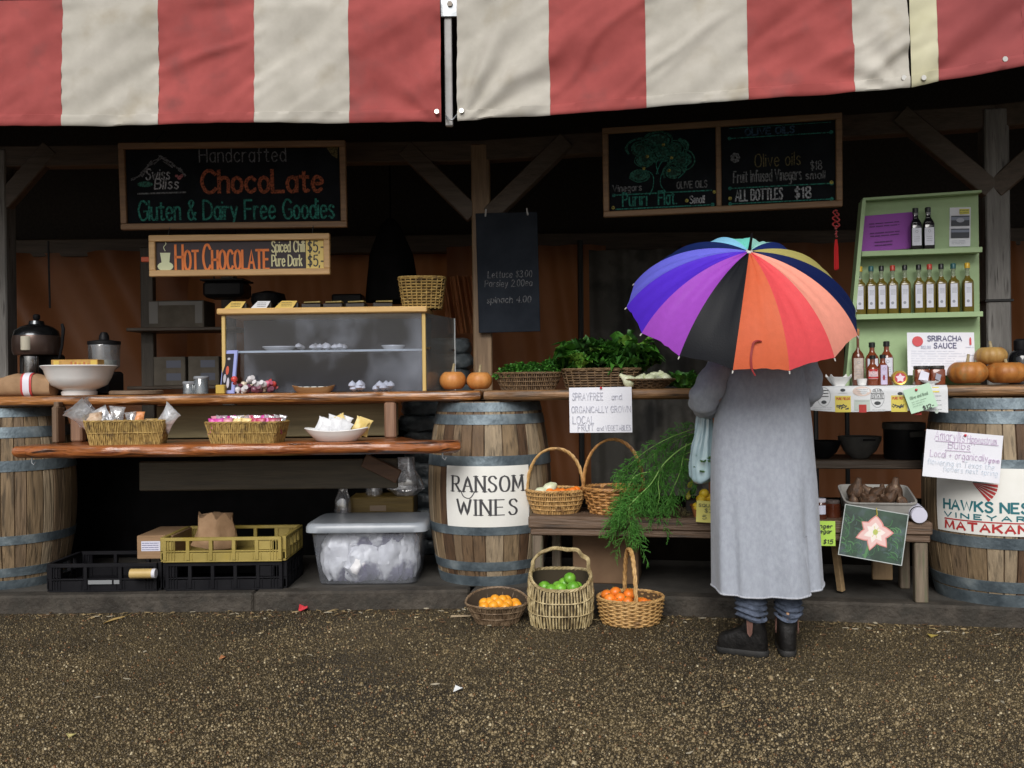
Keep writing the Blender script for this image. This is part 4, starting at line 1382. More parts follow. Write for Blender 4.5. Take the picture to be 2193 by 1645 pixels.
CREAMV = mat('pale fennel bulb', (.50, .56, .32), (.72, .74, .58), scale=12, rough=.45, stretch=(6, 6, 1))
LEAF = [mat('dark leaf', (.020, .085, .012), (.040, .14, .022), scale=30, rough=.5, bump=.2), mat('leaf green', (.045, .17, .02), (.085, .27, .035), scale=30, rough=.45, bump=.2), mat('bright leaf', (.11, .28, .03), (.20, .38, .06), scale=30, rough=.45, bump=.2)]
for l_ in LEAF: translucent(l_, (.10, .30, .03), .18)
FROND = [mat('fennel frond', (.042, .165, .018), (.085, .28, .035), scale=40, rough=.6), mat('fennel stalk', (.16, .33, .06), (.26, .46, .11), scale=30, rough=.45)]

def leaf(o, base, d, up, L, W, m, curl=.4, ruff=.15, nl=6, nw=4, ph=0.0):
    """a ruffled leaf blade growing from base along d"""
    d, up = Vector(d).normalized(), Vector(up)
    s = d.cross(up)
    if s.length < 1e-3: s = d.orthogonal()
    s.normalize()
    n = s.cross(d)
    vs = []
    for i in range(nl + 1):
        u = i / nl
        w = W * (sin(pi * min(1, u * .92 + .06)) ** .7)
        c = Vector(base) + d * (L * (u - .18 * curl * u * u)) + n * (L * curl * (-u * u * .8 + .35 * u))
        for j in range(nw + 1):
            q = j / nw * 2 - 1
            e = abs(q) ** 2 * ruff * W * sin(ph + u * 17 + q * 2.2)
            vs.append(c + s * (w * q * .5) + n * (abs(q) * w * .18 + e))
    fs = [(i * (nw + 1) + j, i * (nw + 1) + j + 1, (i + 1) * (nw + 1) + j + 1, (i + 1) * (nw + 1) + j) for i in range(nl) for j in range(nw)]
    o.add(vs, fs, m)
def leafy(name, label, cat, loc, R, H, n, rng, L=(.08, .14), W=(.06, .10), bright=.15, group=None, ey=.6, stems=True, ruff=.16):
    o = M()
    for k in range(n):
        a = rng.uniform(0, 2 * pi)
        u = rng.random() ** .6
        el = rng.uniform(.25, 1.45)
        r0 = R * u * .75
        base = Vector((r0 * cos(a), r0 * ey * sin(a), H * rng.uniform(.05, .55)))
        d = Vector((cos(a) * cos(el), sin(a) * cos(el) * ey, sin(el)))
        leaf(o, base, d, (0, 0, 1), rng.uniform(*L), rng.uniform(*W), 2 if rng.random() < bright else (1 if rng.random() < .5 else 0), rng.uniform(.2, .8), ruff, ph=rng.uniform(0, 6))
        if stems and rng.random() < .35:
            o.tube([(base.x * .3, base.y * .3, 0), base], .003, 4, m=1)
    ob = o.build(name, LEAF, loc=loc, smooth=180)
    return tag(ob, label, cat, group)
def sprig_mass(name, label, cat, loc, R, H, n, rng, ey=.5):
    """curly parsley: many tiny leaflets on short stems"""
    o = M()
    for k in range(n):
        a, u = rng.uniform(0, 6.28), rng.random() ** .55
        c = Vector((R * u * cos(a), R * ey * u * sin(a), H * (1 - .55 * u * u) * rng.uniform(.35, 1)))
        if k % 5 == 0: o.tube([(c.x * .5, c.y * .5, 0), c], .0018, 4, m=1)
        for q in range(5):
            d = Vector((rng.uniform(-1, 1), rng.uniform(-1, 1), rng.uniform(-.2, 1)))
            leaf(o, c, d, (0, 0, 1), rng.uniform(.014, .03), rng.uniform(.012, .022), rng.choice([0, 0, 1, 1]), .5, .35, 3, 2, rng.uniform(0, 6))
    return tag(o.build(name, LEAF, loc=loc, smooth=180), label, cat)

rg = random.Random(21)
# herb basket, greens crate, fennel bowl on the right counter
vq = .34
hb_p = onv(1131, vq, ZC, 810)
kq = hb_p.y / F
basket('oval_basket', 'oval ribbed basket of dark parsley beside the tan pumpkins', hb_p, -AL, 72 * kq, .13, 36 * kq, kind=4, flare=.78, rows=3, stakes=26, mode='v', rs=.0035, rim=.006)
sprig_mass('parsley_bunch', 'dark curly parsley heaped in the oval ribbed basket', 'parsley', hb_p + Vector((-.02, 0, .05)), .165, .10, 420, rg)
sprig_mass('parsley_bunch', 'small upright parsley bunch at the end of the oval basket', 'parsley', hb_p + Vector((.12, -.02, .07)), .055, .10, 110, rg, .9)
gc = onv(1288, vq + .06, ZC, 800)
kg = gc.y / F
basket('wide_basket', 'wide dark brown basket heaped with broad leafy greens', gc, -AL, 84 * kg, .15, 42 * kg, e=3, kind=4, flare=.88, rows=8, stakes=28, rs=.004, rim=.007)
LR = [('leafy_greens', 'tall heap of leafy greens with a pale lettuce heart in the wide basket', (-.10, 0, .05), .15, .26, 115, .14), ('leafy_greens', 'dark rounded heap of leafy greens in the wide basket near the umbrella', (.13, .01, .05), .15, .25, 115, .08)]
for nme, lab, dx, R, H, n, br_ in LR:
    leafy(nme, lab, 'greens', gc + Vector((dx[0] * UX, dx[0] * UY, dx[2])), R, H, n, rg, L=(.08, .16), W=(.09, .16), bright=br_, ruff=.30)
leafy('lettuce_heart', 'bright pale green lettuce heart at the front of the leafy heap', 'lettuce', gc + Vector((-.12, -.10, .11)), .055, .08, 34, rg, L=(.05, .08), W=(.05, .08), bright=.85)
fb = onv(1388, .27, ZC, 815)
kf = fb.y / F
basket('shallow_bowl', 'shallow dark woven bowl of pale fennel bulbs under the umbrella rim', fb, -AL, 56 * kf, .10, 20 * kf, kind=4, flare=.55, rows=5, stakes=22, rs=.003, rim=.005)
for k, (dx, dy, dz, R) in enumerate(((-.10, -.02, .035, .036), (-.055, -.03, .04, .030), (.0, -.02, .045, .034), (.055, -.03, .035, .030), (.095, .0, .045, .036), (.03, .02, .06, .032), (-.03, .03, .05, .03))):
    o = M()
    o.lathe([(.004, -R * .8), (R * .8, -R * .5), (R, 0), (R * .85, R * .6), (R * .5, R * 1.1), (R * .32, R * 1.6), (R * .22, R * 2.0)], 14, wob=lambda a, z: 1 + .08 * cos(5 * a))
    ob = o.build('fennel_bulb', CREAMV, loc=fb + Vector((dx, dy, dz)), smooth=180, rot=(rg.uniform(.6, 1.5), rg.uniform(-.3, .3), rg.uniform(0, 6)))
    tag(ob, 'pale green fennel bulb in the shallow dark woven bowl', 'fennel', 'fennel bulbs in the shallow bowl')
leafy('leafy_greens', 'low dark greens on the counter behind the grey sleeve', 'greens', onv(1465, .36, ZC, 810), .13, .07, 90, rg, L=(.05, .09), W=(.04, .06), bright=.02)

# paper notes pinned along the counters
def note(name, label, p, rz, w, h, m, roll=0.0, tiltx=0.0):
    t = thing(name, label, 'note', p, rot=(tiltx, roll, rz))
    o = M()
    nx, nz = 8, 6
    vs, fs = [], []
    for j in range(nz + 1):
        for i in range(nx + 1):
            x, z = (i / nx - .5) * w, (j / nz - .5) * h
            vs.append((x, .004 * mnoise.noise((x * 7, z * 7, p.x)) , z))
    for j in range(nz):
        for i in range(nx):
            a = j * (nx + 1) + i
            fs.append((a, a + 1, a + nx + 2, a + nx + 1))
    n0 = len(vs)
    vs += [(x, y + .0012, z) for x, y, z in vs]
    fs += [tuple(i + n0 for i in f[::-1]) for f in fs]
    o.add(vs, fs)
    o.build('sheet', m, t, smooth=180)
    return t
PENCIL = mat('pencil line', (.36, .37, .45), (.62, .63, .70), scale=90, rough=.8, ramp=(.4, .6))
PENP = mat('purple pen', (.45, .33, .50), (.66, .56, .70), scale=90, rough=.8, ramp=(.4, .6))
PENB = mat('pale blue pen', (.50, .60, .70), (.68, .74, .82), scale=90, rough=.8, ramp=(.4, .6))
vn = .095
pn_ = PV(1286, 878, vn)
kp = pn_.y / F
nt_ = note('price_note', 'white handwritten note pinned under the greens on the counter edge', pn_, -AL, 134 * kp, 97 * kp, PAPER, roll=radians(-.3))
X = lambda px: (px - 1286) * kp
Z = lambda py: -(py - 878) * kp
yn = -.0045
o = M()
for (t_, x, z, w, h) in (('SPRAYFREE', 1226, 856, 66, 15), ('and', 1310, 856, 22, 12), ('ORGANICALLY', 1224, 883, 78, 13), ('GROWN', 1308, 883, 42, 13), ('LOCAL', 1226, 906, 46, 15), ('FRUIT', 1237, 922, 34, 13), ('and', 1278, 922, 14, 9), ('VEGETABLES', 1296, 922, 54, 11)):
    write(o, t_, X(x), Z(z), w * kp, h * kp, face_put(yn), w=.0035, wiggle=.0008)
o.build('handwriting', PENCIL, nt_)
PIN = flat('red pin', (.6, .03, .05), .35)
def pin(par, x, z, y=-.006):
    o = M(); o.lathe([(.001, -.003), (.006, -.003), (.0065, .001), (.004, .005), (.001, .006)], 10)
    b = o.build('pin', PIN, par, (x, y, z)); b.rotation_euler = (radians(90), 0, 0)
pin(nt_, .005, 47 * kp)
am = Vector(br_p); 
pa_ = PV(2061, 977, -.095)
ka = pa_.y / F
na = note('bulb_note', 'tilted white handwritten note about amaryllis pinned to the vineyard barrel', pa_, -AL - .12, 150 * ka, 102 * ka, PAPER, roll=radians(5.2))
X = lambda px: (px - 2061) * ka
Z = lambda py: -(py - 977) * ka
o = M()
write(o, 'Amaryllis', X(2004), Z(946), 58 * ka, 20 * ka, face_put(yn), w=.0022, wiggle=.0008); write(o, 'Hippeastrum', X(2068), Z(946), 56 * ka, 15 * ka, face_put(yn), w=.0022)
write(o, 'Bulbs', X(2032), Z(962), 42 * ka, 14 * ka, face_put(yn), w=.0024)
ribbon(o, [(X(2006), Z(949)), (X(2128), Z(947))], .0028, face_put(yn)); ribbon(o, [(X(2027), Z(967)), (X(2076), Z(966))], .0028, face_put(yn))
o.build('handwriting', PENP, na)
o = M()
write(o, 'Local + organically', X(1998), Z(983), 112 * ka, 14 * ka, face_put(yn), w=.0022); write(o, 'grown', X(2112), Z(985), 20 * ka, 10 * ka, face_put(yn), w=.003)
o.build('handwriting', PENP, na)
o = M()
write(o, 'flowering in Texas the', X(1994), Z(1000), 130 * ka, 12 * ka, face_put(yn), w=.0018); write(o, 'flowers next spring', X(2026), Z(1012), 105 * ka, 11 * ka, face_put(yn), w=.0018)
o.build('handwriting', PENB, na)
pin(na, X(2063), Z(932))
# ------------------------------------------------------------------ left counter
CHINA = mat('white china', (.70, .70, .69), (.76, .76, .75), scale=6, rough=.18, coat=.3)
CHROME = mat('brushed chrome', (.42, .43, .45), (.62, .63, .65), scale=10, rough=.22, metal=1.0)
BLACKP = mat('black plastic', (.007, .007, .008), (.012, .012, .014), scale=10, rough=.45, spec=.2)
CARDB = mat('brown cardboard', (.24, .145, .075), (.30, .185, .10), scale=8, rough=.8, stretch=(1, 1, 12))
CARDD = mat('dim cardboard', (.10, .085, .065), (.14, .12, .095), scale=8, rough=.85)
KRAFT = mat('kraft paper', (.26, .155, .08), (.34, .21, .115), scale=12, rough=.8, bump=.5, bscale=18)
FOIL = mat('silver foil', (.62, .64, .68), (.80, .81, .84), scale=25, rough=.3, metal=.55, bump=.8, bscale=35)

# display case
Yd = 5.12
kd = Yd / F
x0, x1 = P(474, 750, Yd).x, P(912, 750, Yd).x
zt0 = P(690, 672, Yd).z
cw = x1 - x0
dc = thing('display_case', 'clear fronted wooden display case with a yellow pine top', 'display case', ((x0 + x1) / 2, Yd, ZC), 0)
hc_ = zt0 - ZC
o = M(); o.box((-.004, .21, hc_ + .018), (cw + .03, .46, .034), .006); o.build('top_board', W_pine, dc)
for s in (-1, 1):
    o = M(); o.box((s * (cw / 2 - .011), .015, hc_ / 2), (.021, .022, hc_ - .002), .003); o.build('corner_post', W_pinez, dc)
PERS = film('hazy acrylic front', (.88, .90, .95), (.32, .35, .41), .0, .40, 3.2, .05, (1, 1, .7), .03, .46, .80)
PERS2 = film('grey acrylic side', (.85, .88, .88), (.22, .23, .23), .35, .55, 2.0, .15, (1, 1, 1), .05)
o = M(); o.box((0, .016, hc_ / 2), (cw - .046, .005, hc_ - .004), .001); o.build('front_pane', PERS, dc)
o = M()
zz = hc_ - .004
q = .135
a, b = (cw / 2 + .004, .025), (cw / 2 + q, .43)
o.add([(a[0], a[1], .002), (b[0], b[1], .002), (b[0], b[1], zz), (a[0], a[1], zz), (a[0] - .005, a[1] + .004, .002), (b[0] - .005, b[1] + .004, .002), (b[0] - .005, b[1] + .004, zz), (a[0] - .005, a[1] + .004, zz)],
      [(0, 1, 2, 3), (7, 6, 5, 4), (0, 4, 5, 1), (3, 2, 6, 7), (1, 5, 6, 2), (0, 3, 7, 4)])
o.build('side_pane', PERS2, dc)
o = M(); o.tube([(b[0], b[1], .002), (b[0], b[1], zz)], .005, 6); o.build('edge_strip', flat('pale edge strip', (.6, .62, .62)), dc)
o = M(); o.box((0, .42, hc_ / 2), (cw - .01, .012, hc_ - .004), .002); o.build('back_panel', mat('dark grey case back', (.020, .020, .025), (.05, .05, .062), scale=3, rough=.5), dc)
o = M(); o.box((.0, .22, hc_ * .53), (cw - .05, .36, .008), .002); o.build('glass_shelf', film('frosted shelf', (.8, .85, .85), (.40, .45, .47), .45, .75, 4, .2), dc)
for s in (0, 1):
    o = M(); o.tube([(a[0] + s * .11, a[1] + s * .36, hc_ * .55), (a[0] + .02 + s * .11, a[1] - .012 + s * .36, hc_ * .55)], .007, 6); o.build('shelf_pin', CHROME, dc)
base = Vector(dc.location)
for (px, py, w, lab, yy) in ((598, 742, .20, 'white oval plate at the near end of the case shelf', .22), (842, 737, .14, 'small white dish of wrapped sweets inside the case', .24)):
    o = M(); o.lathe([(.02, 0), (w * .35, .004), (w * .5, .028), (w * .49, .031), (w * .34, .009), (.01, .007)], 28)
    pt = P(px, py, Yd + yy)
    ob = o.build('serving_plate', CHINA, loc=(pt.x, pt.y, ZC + hc_ * .53 + .006)); ob.scale = (1, .6, 1)
    tag(ob, lab, 'plate')
o = M(); o.box((.0, .036, hc_ * .53), (cw - .05, .006, .012), .002); o.build('shelf_edge', flat('pale shelf edge', (.50, .56, .58), .3), dc)
o = M()
for q in range(14):
    o.lathe([(.001, -.020), (.024, -.006), (.020, .008), (.001, .024)], 9, (rg.uniform(-.13, .13), rg.uniform(-.06, .06), rg.uniform(.02, .045)))
pt = P(800, 826, Yd + .2)
tag(o.build('meringue_pile', mat('white meringue', (.80, .80, .82), rough=.7), loc=(pt.x, pt.y, ZC)), 'pile of white meringues low in the display case', 'sweets', kind='stuff')
o = M()
for q in range(18):
    o.lathe([(.001, -.016), (.022, -.005), (.018, .007), (.001, .018)], 9, (rg.uniform(-.14, .14), rg.uniform(-.05, .05), rg.uniform(.016, .034)))
pt = P(690, 745, Yd + .2)
tag(o.build('coconut_clusters', mat('pale coconut', (.74, .74, .74), rough=.7), loc=(pt.x, pt.y, ZC + hc_ * .53 + .006)), 'scattered pale coconut clusters on the case shelf', 'sweets', kind='stuff')

# price cards and chocolate boxes along the case top
zt = ZC + hc_ + .035
GOLD = mat('gold card', (.58, .40, .09), (.68, .50, .15), scale=10, rough=.5)
OLIV = mat('olive gold box', (.16, .12, .03), (.30, .23, .07), scale=20, rough=.45)
for i, (px, w, mt, lab) in enumerate(((507, 40, GOLD, 'gold chocolate box nearest the near left corner of the case top'), (562, 36, mat('white card', (.66, .67, .70)), 'white fronted chocolate box on the case top'),
        (616, 44, GOLD, 'gold chocolate box just after the white one on the case top'))):
    pt = P(px, 652, Yd + .05)
    t = thing('chocolate_box', lab, 'chocolate box', (pt.x, Yd + .06, zt), .1, 'chocolate boxes on the display case')
    o = M(); o.box((0, .03, .018), (w * kd, .06, .036), .003); o.build('box_body', mat('dark brown box', (.02, .015, .012), rough=.5), t)
    o = M(); o.add([(-w * kd * .45 - .02, -.035, .001), (w * kd * .25, -.035, .001), (w * kd * .45, .0, .045), (-w * kd * .3, .0, .045), (-w * kd * .45 - .02, -.031, .0), (w * kd * .25, -.031, .0), (w * kd * .45, .004, .044), (-w * kd * .3, .004, .044)], [(0, 1, 2, 3), (7, 6, 5, 4), (0, 4, 5, 1), (1, 5, 6, 2), (2, 6, 7, 3), (3, 7, 4, 0)])
    cd = o.build('price_card', mt, t)
    o = M()
    for q in range(3): scrawl(o, -w * kd * .3, .012 + q * .01, w * kd * .5, .004, lambda x, z: (x, -.0365 + (z - .001) * .8, z + .002), .002, n=4)
    o.build('print', INK, cd)
for px in (668, 714, 762, 820):
    pt = P(px, 645, Yd + .08)
    t = thing('chocolate_box', {668: 'low olive box right after the gold ones on the case top', 714: 'olive chocolate box with a lifted pale flap on the case top', 762: 'olive chocolate box under the dark hanging cloth', 820: 'olive chocolate box beside the wicker basket on the case'}[px], 'chocolate box', (pt.x, Yd + .07, zt), rg.uniform(-.2, .2), 'chocolate boxes on the display case')
    w = 42 * kd
    o = M(); o.box((0, .02, .014), (w, .07, .028), .003); o.build('box_body', MATS['dark brown box'], t)
    o = M(); o.beam((-w * .35, .0, .034), (w * .5, .0, .036), .05, .008); o.build('lid', OLIV, t)
wb_ = P(905, 650, Yd + .25)
basket('wicker_basket', 'tapering straw wicker basket standing on the case top', (wb_.x, Yd + .24, zt), .05, 50 * (Yd + .2) / F, .10, 70 * kd, e=3.5, kind=3, flare=.80, rows=11, stakes=26, rs=.0042, rim=.006)

# leaning picture card, sweets, wooden tray
pt = P(485, 842, 5.085)
t = thing('picture_card', 'upright blue edged picture card leaning at the case corner', 'card', (pt.x, 5.10, ZC), rot=(radians(-8), 0, radians(-24)))
o = M(); o.box((0, 0, .122), (.098, .012, .243), .002); o.build('card_body', flat('lilac blue card', (.30, .34, .66), .5), t)
o = M(); o.box((-.006, -.0065, .122), (.072, .003, .205), .001); pic = o.build('picture', flat('dark picture', (.02, .016, .02), .35), t)
o = M()
for (x, z, w, h, c) in ((-.006, .13, .022, .05, 0), (-.02, .085, .02, .05, 1), (.005, .06, .018, .06, 2), (-.002, .195, .02, .014, 1)):
    disc(o, x, z, w * .5, h * .5, face_put(-.0085 - c * .0003), m=c)
o.build('figure_shapes', [flat('picture red', (.5, .09, .05)), flat('picture grey', (.4, .4, .45)), flat('picture pale', (.5, .48, .55))], pic)
o = M(); o.box((0, 0, .025), (.05, .05, .05), .004)
tag(o.build('small_yellow_box', flat('mustard box', (.48, .32, .05)), loc=(P(471, 836, 5.06).x, 5.085, ZC)), 'small mustard yellow box at the foot of picture card', 'box')
WRAPC = [flat('red wrapper', (.55, .06, .05), .3), flat('white wrapper', (.62, .60, .62), .3), flat('pink wrapper', (.62, .15, .24), .3), flat('plum wrapper', (.16, .05, .08), .3), flat('cream wrapper', (.6, .52, .4), .3)]
LN = ['red wrapped sweet', 'white wrapped sweet', 'pink wrapped sweet', 'plum wrapped sweet', 'cream wrapped sweet']
for i in range(16):
    ci = [0, 1, 3, 4, 1, 3, 1, 4, 3, 1, 3, 4, 1, 2, 3, 0][i]
    px = 502 + (i * 5.3)
    z = .018 + (.028 if i % 3 == 0 else 0) + (.03 if i in (0, 6, 13) else 0)
    o = M()
    s = .02
    o.lathe([(.013, -.03), (.004, -.019), (s * .8, -.010), (s, 0), (s * .8, .010), (.004, .019), (.014, .031)], 9)
    ob = o.build('wrapped_sweet', WRAPC[ci], loc=(P(px, 825, 5.09).x, 5.09 + (i % 4) * .012, ZC + z + .004), rot=(rg.uniform(.3, 1.4), rg.uniform(-1, 1), rg.uniform(0, 6)), smooth=60)
    tag(ob, LN[ci] + ' in the loose heap before the display case', 'sweet', 'wrapped sweets heaped before the case')
pt = P(671, 840, 5.08)
t = thing('wooden_tray', 'shallow boat shaped wooden tray before the display case', 'tray', (pt.x, 5.09, ZC), 0)
o = M(); a_ = 47 * 5.08 / F
rings = [[(a_ * k * cos(q), .04 * k * sin(q), z + (.012 * abs(cos(q)) ** 3 if z > .02 else 0)) for q in np.linspace(0, 2 * pi, 28, endpoint=False)] for k, z in ((.7, 0), (.85, .012), (1, .03), (.93, .03), (.75, .012))]
o.loft(rings); o.build('tray_body', wood('honey tray', (.22, .10, .035), (.38, .20, .08), 'x'), t)
o = M()
for i in range(5): o.box((-.08 + i * .04, .01, .026), (.034, .03, .018), .004, rz=rg.uniform(-.3, .3))
o.build('paper_fill', mat('tissue', (.5, .5, .47), rough=.8), t)

# footed bowl with a carton, wrapped loaf, plates
pt = P(165, 850, 5.17)
t = thing('footed_bowl', 'large white footed bowl holding orange sided cartons', 'bowl', (pt.x, 5.20, ZC), 0)
kb_ = 5.20 / F
o = M(); o.lathe([(.03, 0), (35 * kb_, .002), (36 * kb_, .02), (32 * kb_, .03), (40 * kb_, .038), (56 * kb_, .06), (64 * kb_, .10), (70 * kb_, .145), (77 * kb_, .165), (75 * kb_, .170), (67 * kb_, .148), (60 * kb_, .10), (.02, .05)], 48)
o.build('bowl_body', CHINA, t)
t = thing('carton_pair', 'orange and gold biscuit carton lying in the footed bowl', 'carton', (P(167, 790, 5.19).x, 5.19, ZC + .152), .03)
o = M(); o.box((0, 0, .025), (98 * kb_, .09, .05), .003); bx_ = o.build('carton', mat('gold brown carton', (.36, .19, .04), (.50, .28, .07), scale=25, rough=.5), t)
o = M()
rect(o, -.115, .005, .03, .04, face_put(-.0462), 1); rect(o, .09, .005, .035, .04, face_put(-.0462), 1)
for i in range(9): rect(o, -.02 + i * .012, .008 + rg.uniform(0, .01), .006, rg.uniform(.012, .026), face_put(-.0464), i % 2)
o.build('carton_print', [flat('carton red', (.45, .10, .03)), flat('carton gold', (.6, .42, .08))], bx_)
pt = P(50, 850, 5.12)
t = thing('wrapped_loaf', 'brown paper wrapped loaf with a red edged white band', 'loaf', (pt.x, 5.16, ZC), .02)
o = M()
hw_ = 57 * 5.14 / F
rings = []
for i in range(15):
    x = -hw_ + 2 * hw_ * i / 14
    e_ = min(1, .8 + .25 * sin(pi * i / 14) + .02 * rg.uniform(-1, 1))
    rings.append([(x, .07 * e_ * sup(1, 1, 3.2, q)[0], .062 * e_ * (1 + sup(1, 1, 3.2, q)[1]) + .004 * rg.uniform(-1, 1) * (sin(q) > 0)) for q in np.linspace(0, 2 * pi, 22, endpoint=False)])
o.loft(rings); o.build('paper_wrap', KRAFT, t, smooth=35)
o = M()
xb = P(57, 825, 5.1).x - pt.x
for (w, m_, off) in ((.060, 0, .004), (.036, 1, .0055)):
    ring0 = [(xb - w / 2, (.071 + off) * sup(1, 1, 3.2, q)[0], .063 + (.063 + off) * sup(1, 1, 3.2, q)[1]) for q in np.linspace(0, 2 * pi, 30, endpoint=False)]
    o.loft([ring0, [(x + w, y, z) for x, y, z in ring0]], m_, False, False)
o.build('label_band', [flat('band red', (.5, .05, .05), .5), flat('band white', (.68, .66, .74), .5)], t)
o = M(); o.lathe([(.02, 0), (.10, .002), (.15, .014), (.148, .018), (.10, .008), (.01, .007)], 36)
tag(o.build('steel_plate', CHROME, loc=onY(277, 5.42, ZC)), 'flat steel plate behind the footed bowl', 'plate')
o = M(); o.lathe([(.13, 0), (.145, .004), (.145, .020), (.135, .025)], 36)
tag(o.build('round_board', wood('brown board', (.13, .085, .055), (.2, .14, .09), 'x'), loc=onY(292, 5.25, ZC)), 'round brown serving board beside the footed bowl', 'board')
GLASSY = film('thick clear glass', (.80, .86, .88), (.45, .5, .55), .10, .28, 6, .06, (1, 1, 1), .14)
for (px, w, h, lab) in ((431, .042, .085, 'taller clear glass jar behind the counter edge'), (405, .036, .055, 'shorter clear glass jar behind the counter edge')):
    t = thing('glass_jar', lab, 'jar', onY(px, 5.34, ZC), 0)
    o = M(); o.lathe([(w, 0), (w, h), (w * .9, h + .005), (w * .86, h), (w * .86, .006)], 20, cap1=False); o.build('jar_body', GLASSY, t)
    o = M(); o.lathe([(w * .95, h + .001), (w * 1.02, h + .004), (w * 1.02, h + .014), (w * .9, h + .018)], 20); o.build('lid', flat('grey lid', (.25, .27, .3), .4), t)

# coffee machines at the back of the counter
Ye = 5.55
t = thing('espresso_machine', 'domed chrome and black coffee machine beside the grey post', 'coffee machine', onY(80, Ye, ZC), .1)
ke = Ye / F
o = M(); o.box((0, 0, .02), (.28, .26, .04), .01); o.box((0, .08, .14), (.24, .09, .22), .012); o.build('stand', BLACKP, t)
o = M(); o.lathe([(.02, .24), (.125, .245), (.135, .27), (.135, .34), (.130, .36)], 36); o.build('heating_drum', mat('copper brown drum', (.07, .045, .038), (.11, .075, .06), scale=5, rough=.3, metal=.6), t)
o = M(); o.lathe([(.130, .36), (.122, .39), (.09, .415), (.045, .43), (.04, .45), (.01, .455)], 36); o.build('dome_lid', mat('smoked steel', (.05, .055, .06), (.09, .095, .10), rough=.18, metal=.9), t)
o = M(); o.lathe([(.012, .455), (.02, .465), (.02, .485), (.012, .492), (.002, .493)], 14); o.build('lid_knob', BLACKP, t)
o = M(); o.lathe([(.042, .13), (.045, .14), (.045, .235), (.04, .24)], 20, (-.01, -.06, 0)); o.build('spout', CHROME, t)
o = M(); o.lathe([(.03, .27), (.032, .275), (.032, .35), (.03, .352)], 18, (-.012, -.118, 0)); o.build('sight_glass', mat('bright gauge', (.55, .52, .42), rough=.15), t)
o = M(); o.tube([(.14, -.03, .22), (.165, -.05, .30), (.172, -.05, .40), (.165, -.05, .43)], [.008, .008, .011, .008], 8); o.build('lever', BLACKP, t)
o = M(); o.tube([(-.01, -.06, .13), (-.03, -.1, .09), (-.01, -.12, .05)], .008, 8); o.build('steam_wand', CHROME, t)
t = thing('coffee_grinder', 'dark coffee grinder with a lit glass hopper', 'coffee grinder', onY(224, 5.6, ZC), -.1)
o = M(); o.box((0, 0, .07), (.15, .2, .14), .015); o.build('grinder_body', BLACKP, t)
o = M(); o.lathe([(.05, .14), (.088, .17), (.092, .30), (.09, .305)], 28, cap1=False); o.build('hopper', GLASSY, t)
o = M(); o.lathe([(.04, .141), (.07, .165), (.072, .21)], 20); o.build('beans', mat('pale beans', (.5, .47, .38), (.25, .2, .14), scale=60, rough=.6), t)
o = M(); o.lathe([(.095, .305), (.095, .325), (.03, .335), (.028, .36), (.018, .38), (.002, .382)], 24); o.build('hopper_lid', BLACKP, t)
o = M(); o.tube([(0, 0, 0), (-.006, 0, .42)], .006, 6)
tag(o.build('dangling_cable', BLACKP, loc=tuple(P(107, 660, 5.75))), 'thin black cable dangling above the domed coffee machine', 'cable')

# storage rack in the dark behind
Yr = 6.35
kr = Yr / F
rk = thing('storage_rack', 'dark timber storage rack holding cartons in the gloom', 'rack', (P(395, 700, Yr).x, Yr, ZF), 0)
for px in (300, 476):
    x = P(px, 700, Yr).x - rk.location.x
    o = M(); o.box((x, .15, 1.05), (.09, .06, 2.1), .005); o.build('upright', W_darkz, rk)
for py in (702, 826):
    z = P(395, py, Yr).z - ZF
    o = M(); o.box((0, .1, z - .012), (.75, .34, .024), .004); o.build('rack_shelf', W_dark, rk)
zs_ = P(395, 702, Yr).z
t = thing('cardboard_box', 'closed grey brown box with taped ends on the rack', 'box', (P(380, 680, Yr).x, Yr + .1, zs_), 0)
o = M(); o.box((0, 0, 58 * kr / 2), (118 * kr, .24, 58 * kr), .004); b_ = o.build('carton', CARDD, t)
o = M(); rect(o, -58 * kr, .03, .06, .15, face_put(-.1212)); rect(o, 40 * kr, .03, .05, .15, face_put(-.1212)); rect(o, -.12, .155, .25, .025, face_put(-.1213)); o.build('tape', flat('grey tape', (.19, .18, .165), .5), t)
z8 = P(395, 826, Yr).z
for i, (px, w, h, z_, lab) in enumerate(((365, 68, 62, 0, 'dark carton with a faint blue label on the lower rack'), (438, 66, 62, 0, 'dark carton touching the display case corner on the rack'))):
    t = thing('cardboard_box', lab, 'box', (P(px, 800, Yr).x, Yr + .1, z8 + z_), 0)
    o = M(); o.box((0, 0, h * kr / 2), (w * kr, .24, h * kr), .004); o.build('carton', CARDD, t)
    o = M(); rect(o, -.02, h * kr * .62, .10, .05, face_put(-.1212)); rect(o, -.02, h * kr * .18, .10, .05, face_put(-.1212)); o.build('label_sticker', flat('dull blue sticker', (.10, .11, .15), .5), t)
o = M()
o.box((0, 0, 0), (.27, .22, .11), .02); o.box((0, -.005, .06), (.29, .24, .012), .004)
for sx in (-.09, .06): o.tube([(sx, 0, .06), (sx * .95, 0, .55)], .006, 5)
p_ = P(487, 622, 6.2)
tag(o.build('hanging_bin', BLACKP, loc=p_), 'black tray hanging on two cords under the drink sign', 'tray')
o = M()
o.lathe([(.17, 0), (.165, .12), (.135, .30), (.09, .42), (.055, .50), (.02, .54)], 26, wob=lambda a, z: 1 + .08 * sin(5 * a + z * 6))
p_ = P(836, 645, 5.9)
o.tube([(0, 0, .54), (0, 0, .95)], .005, 5)
tag(o.build('hanging_cloth', mat('black cloth', (.008, .008, .009), (.014, .013, .014), rough=.9), loc=(p_.x, 5.95, p_.z)), 'black cone shaped cloth hanging behind the wicker basket', 'cloth')
o = M(); o.lathe([(.02, 0), (.10, .01), (.115, .05), (.105, .09), (.03, .11)], 26)
p_ = P(562, 655, 5.95)
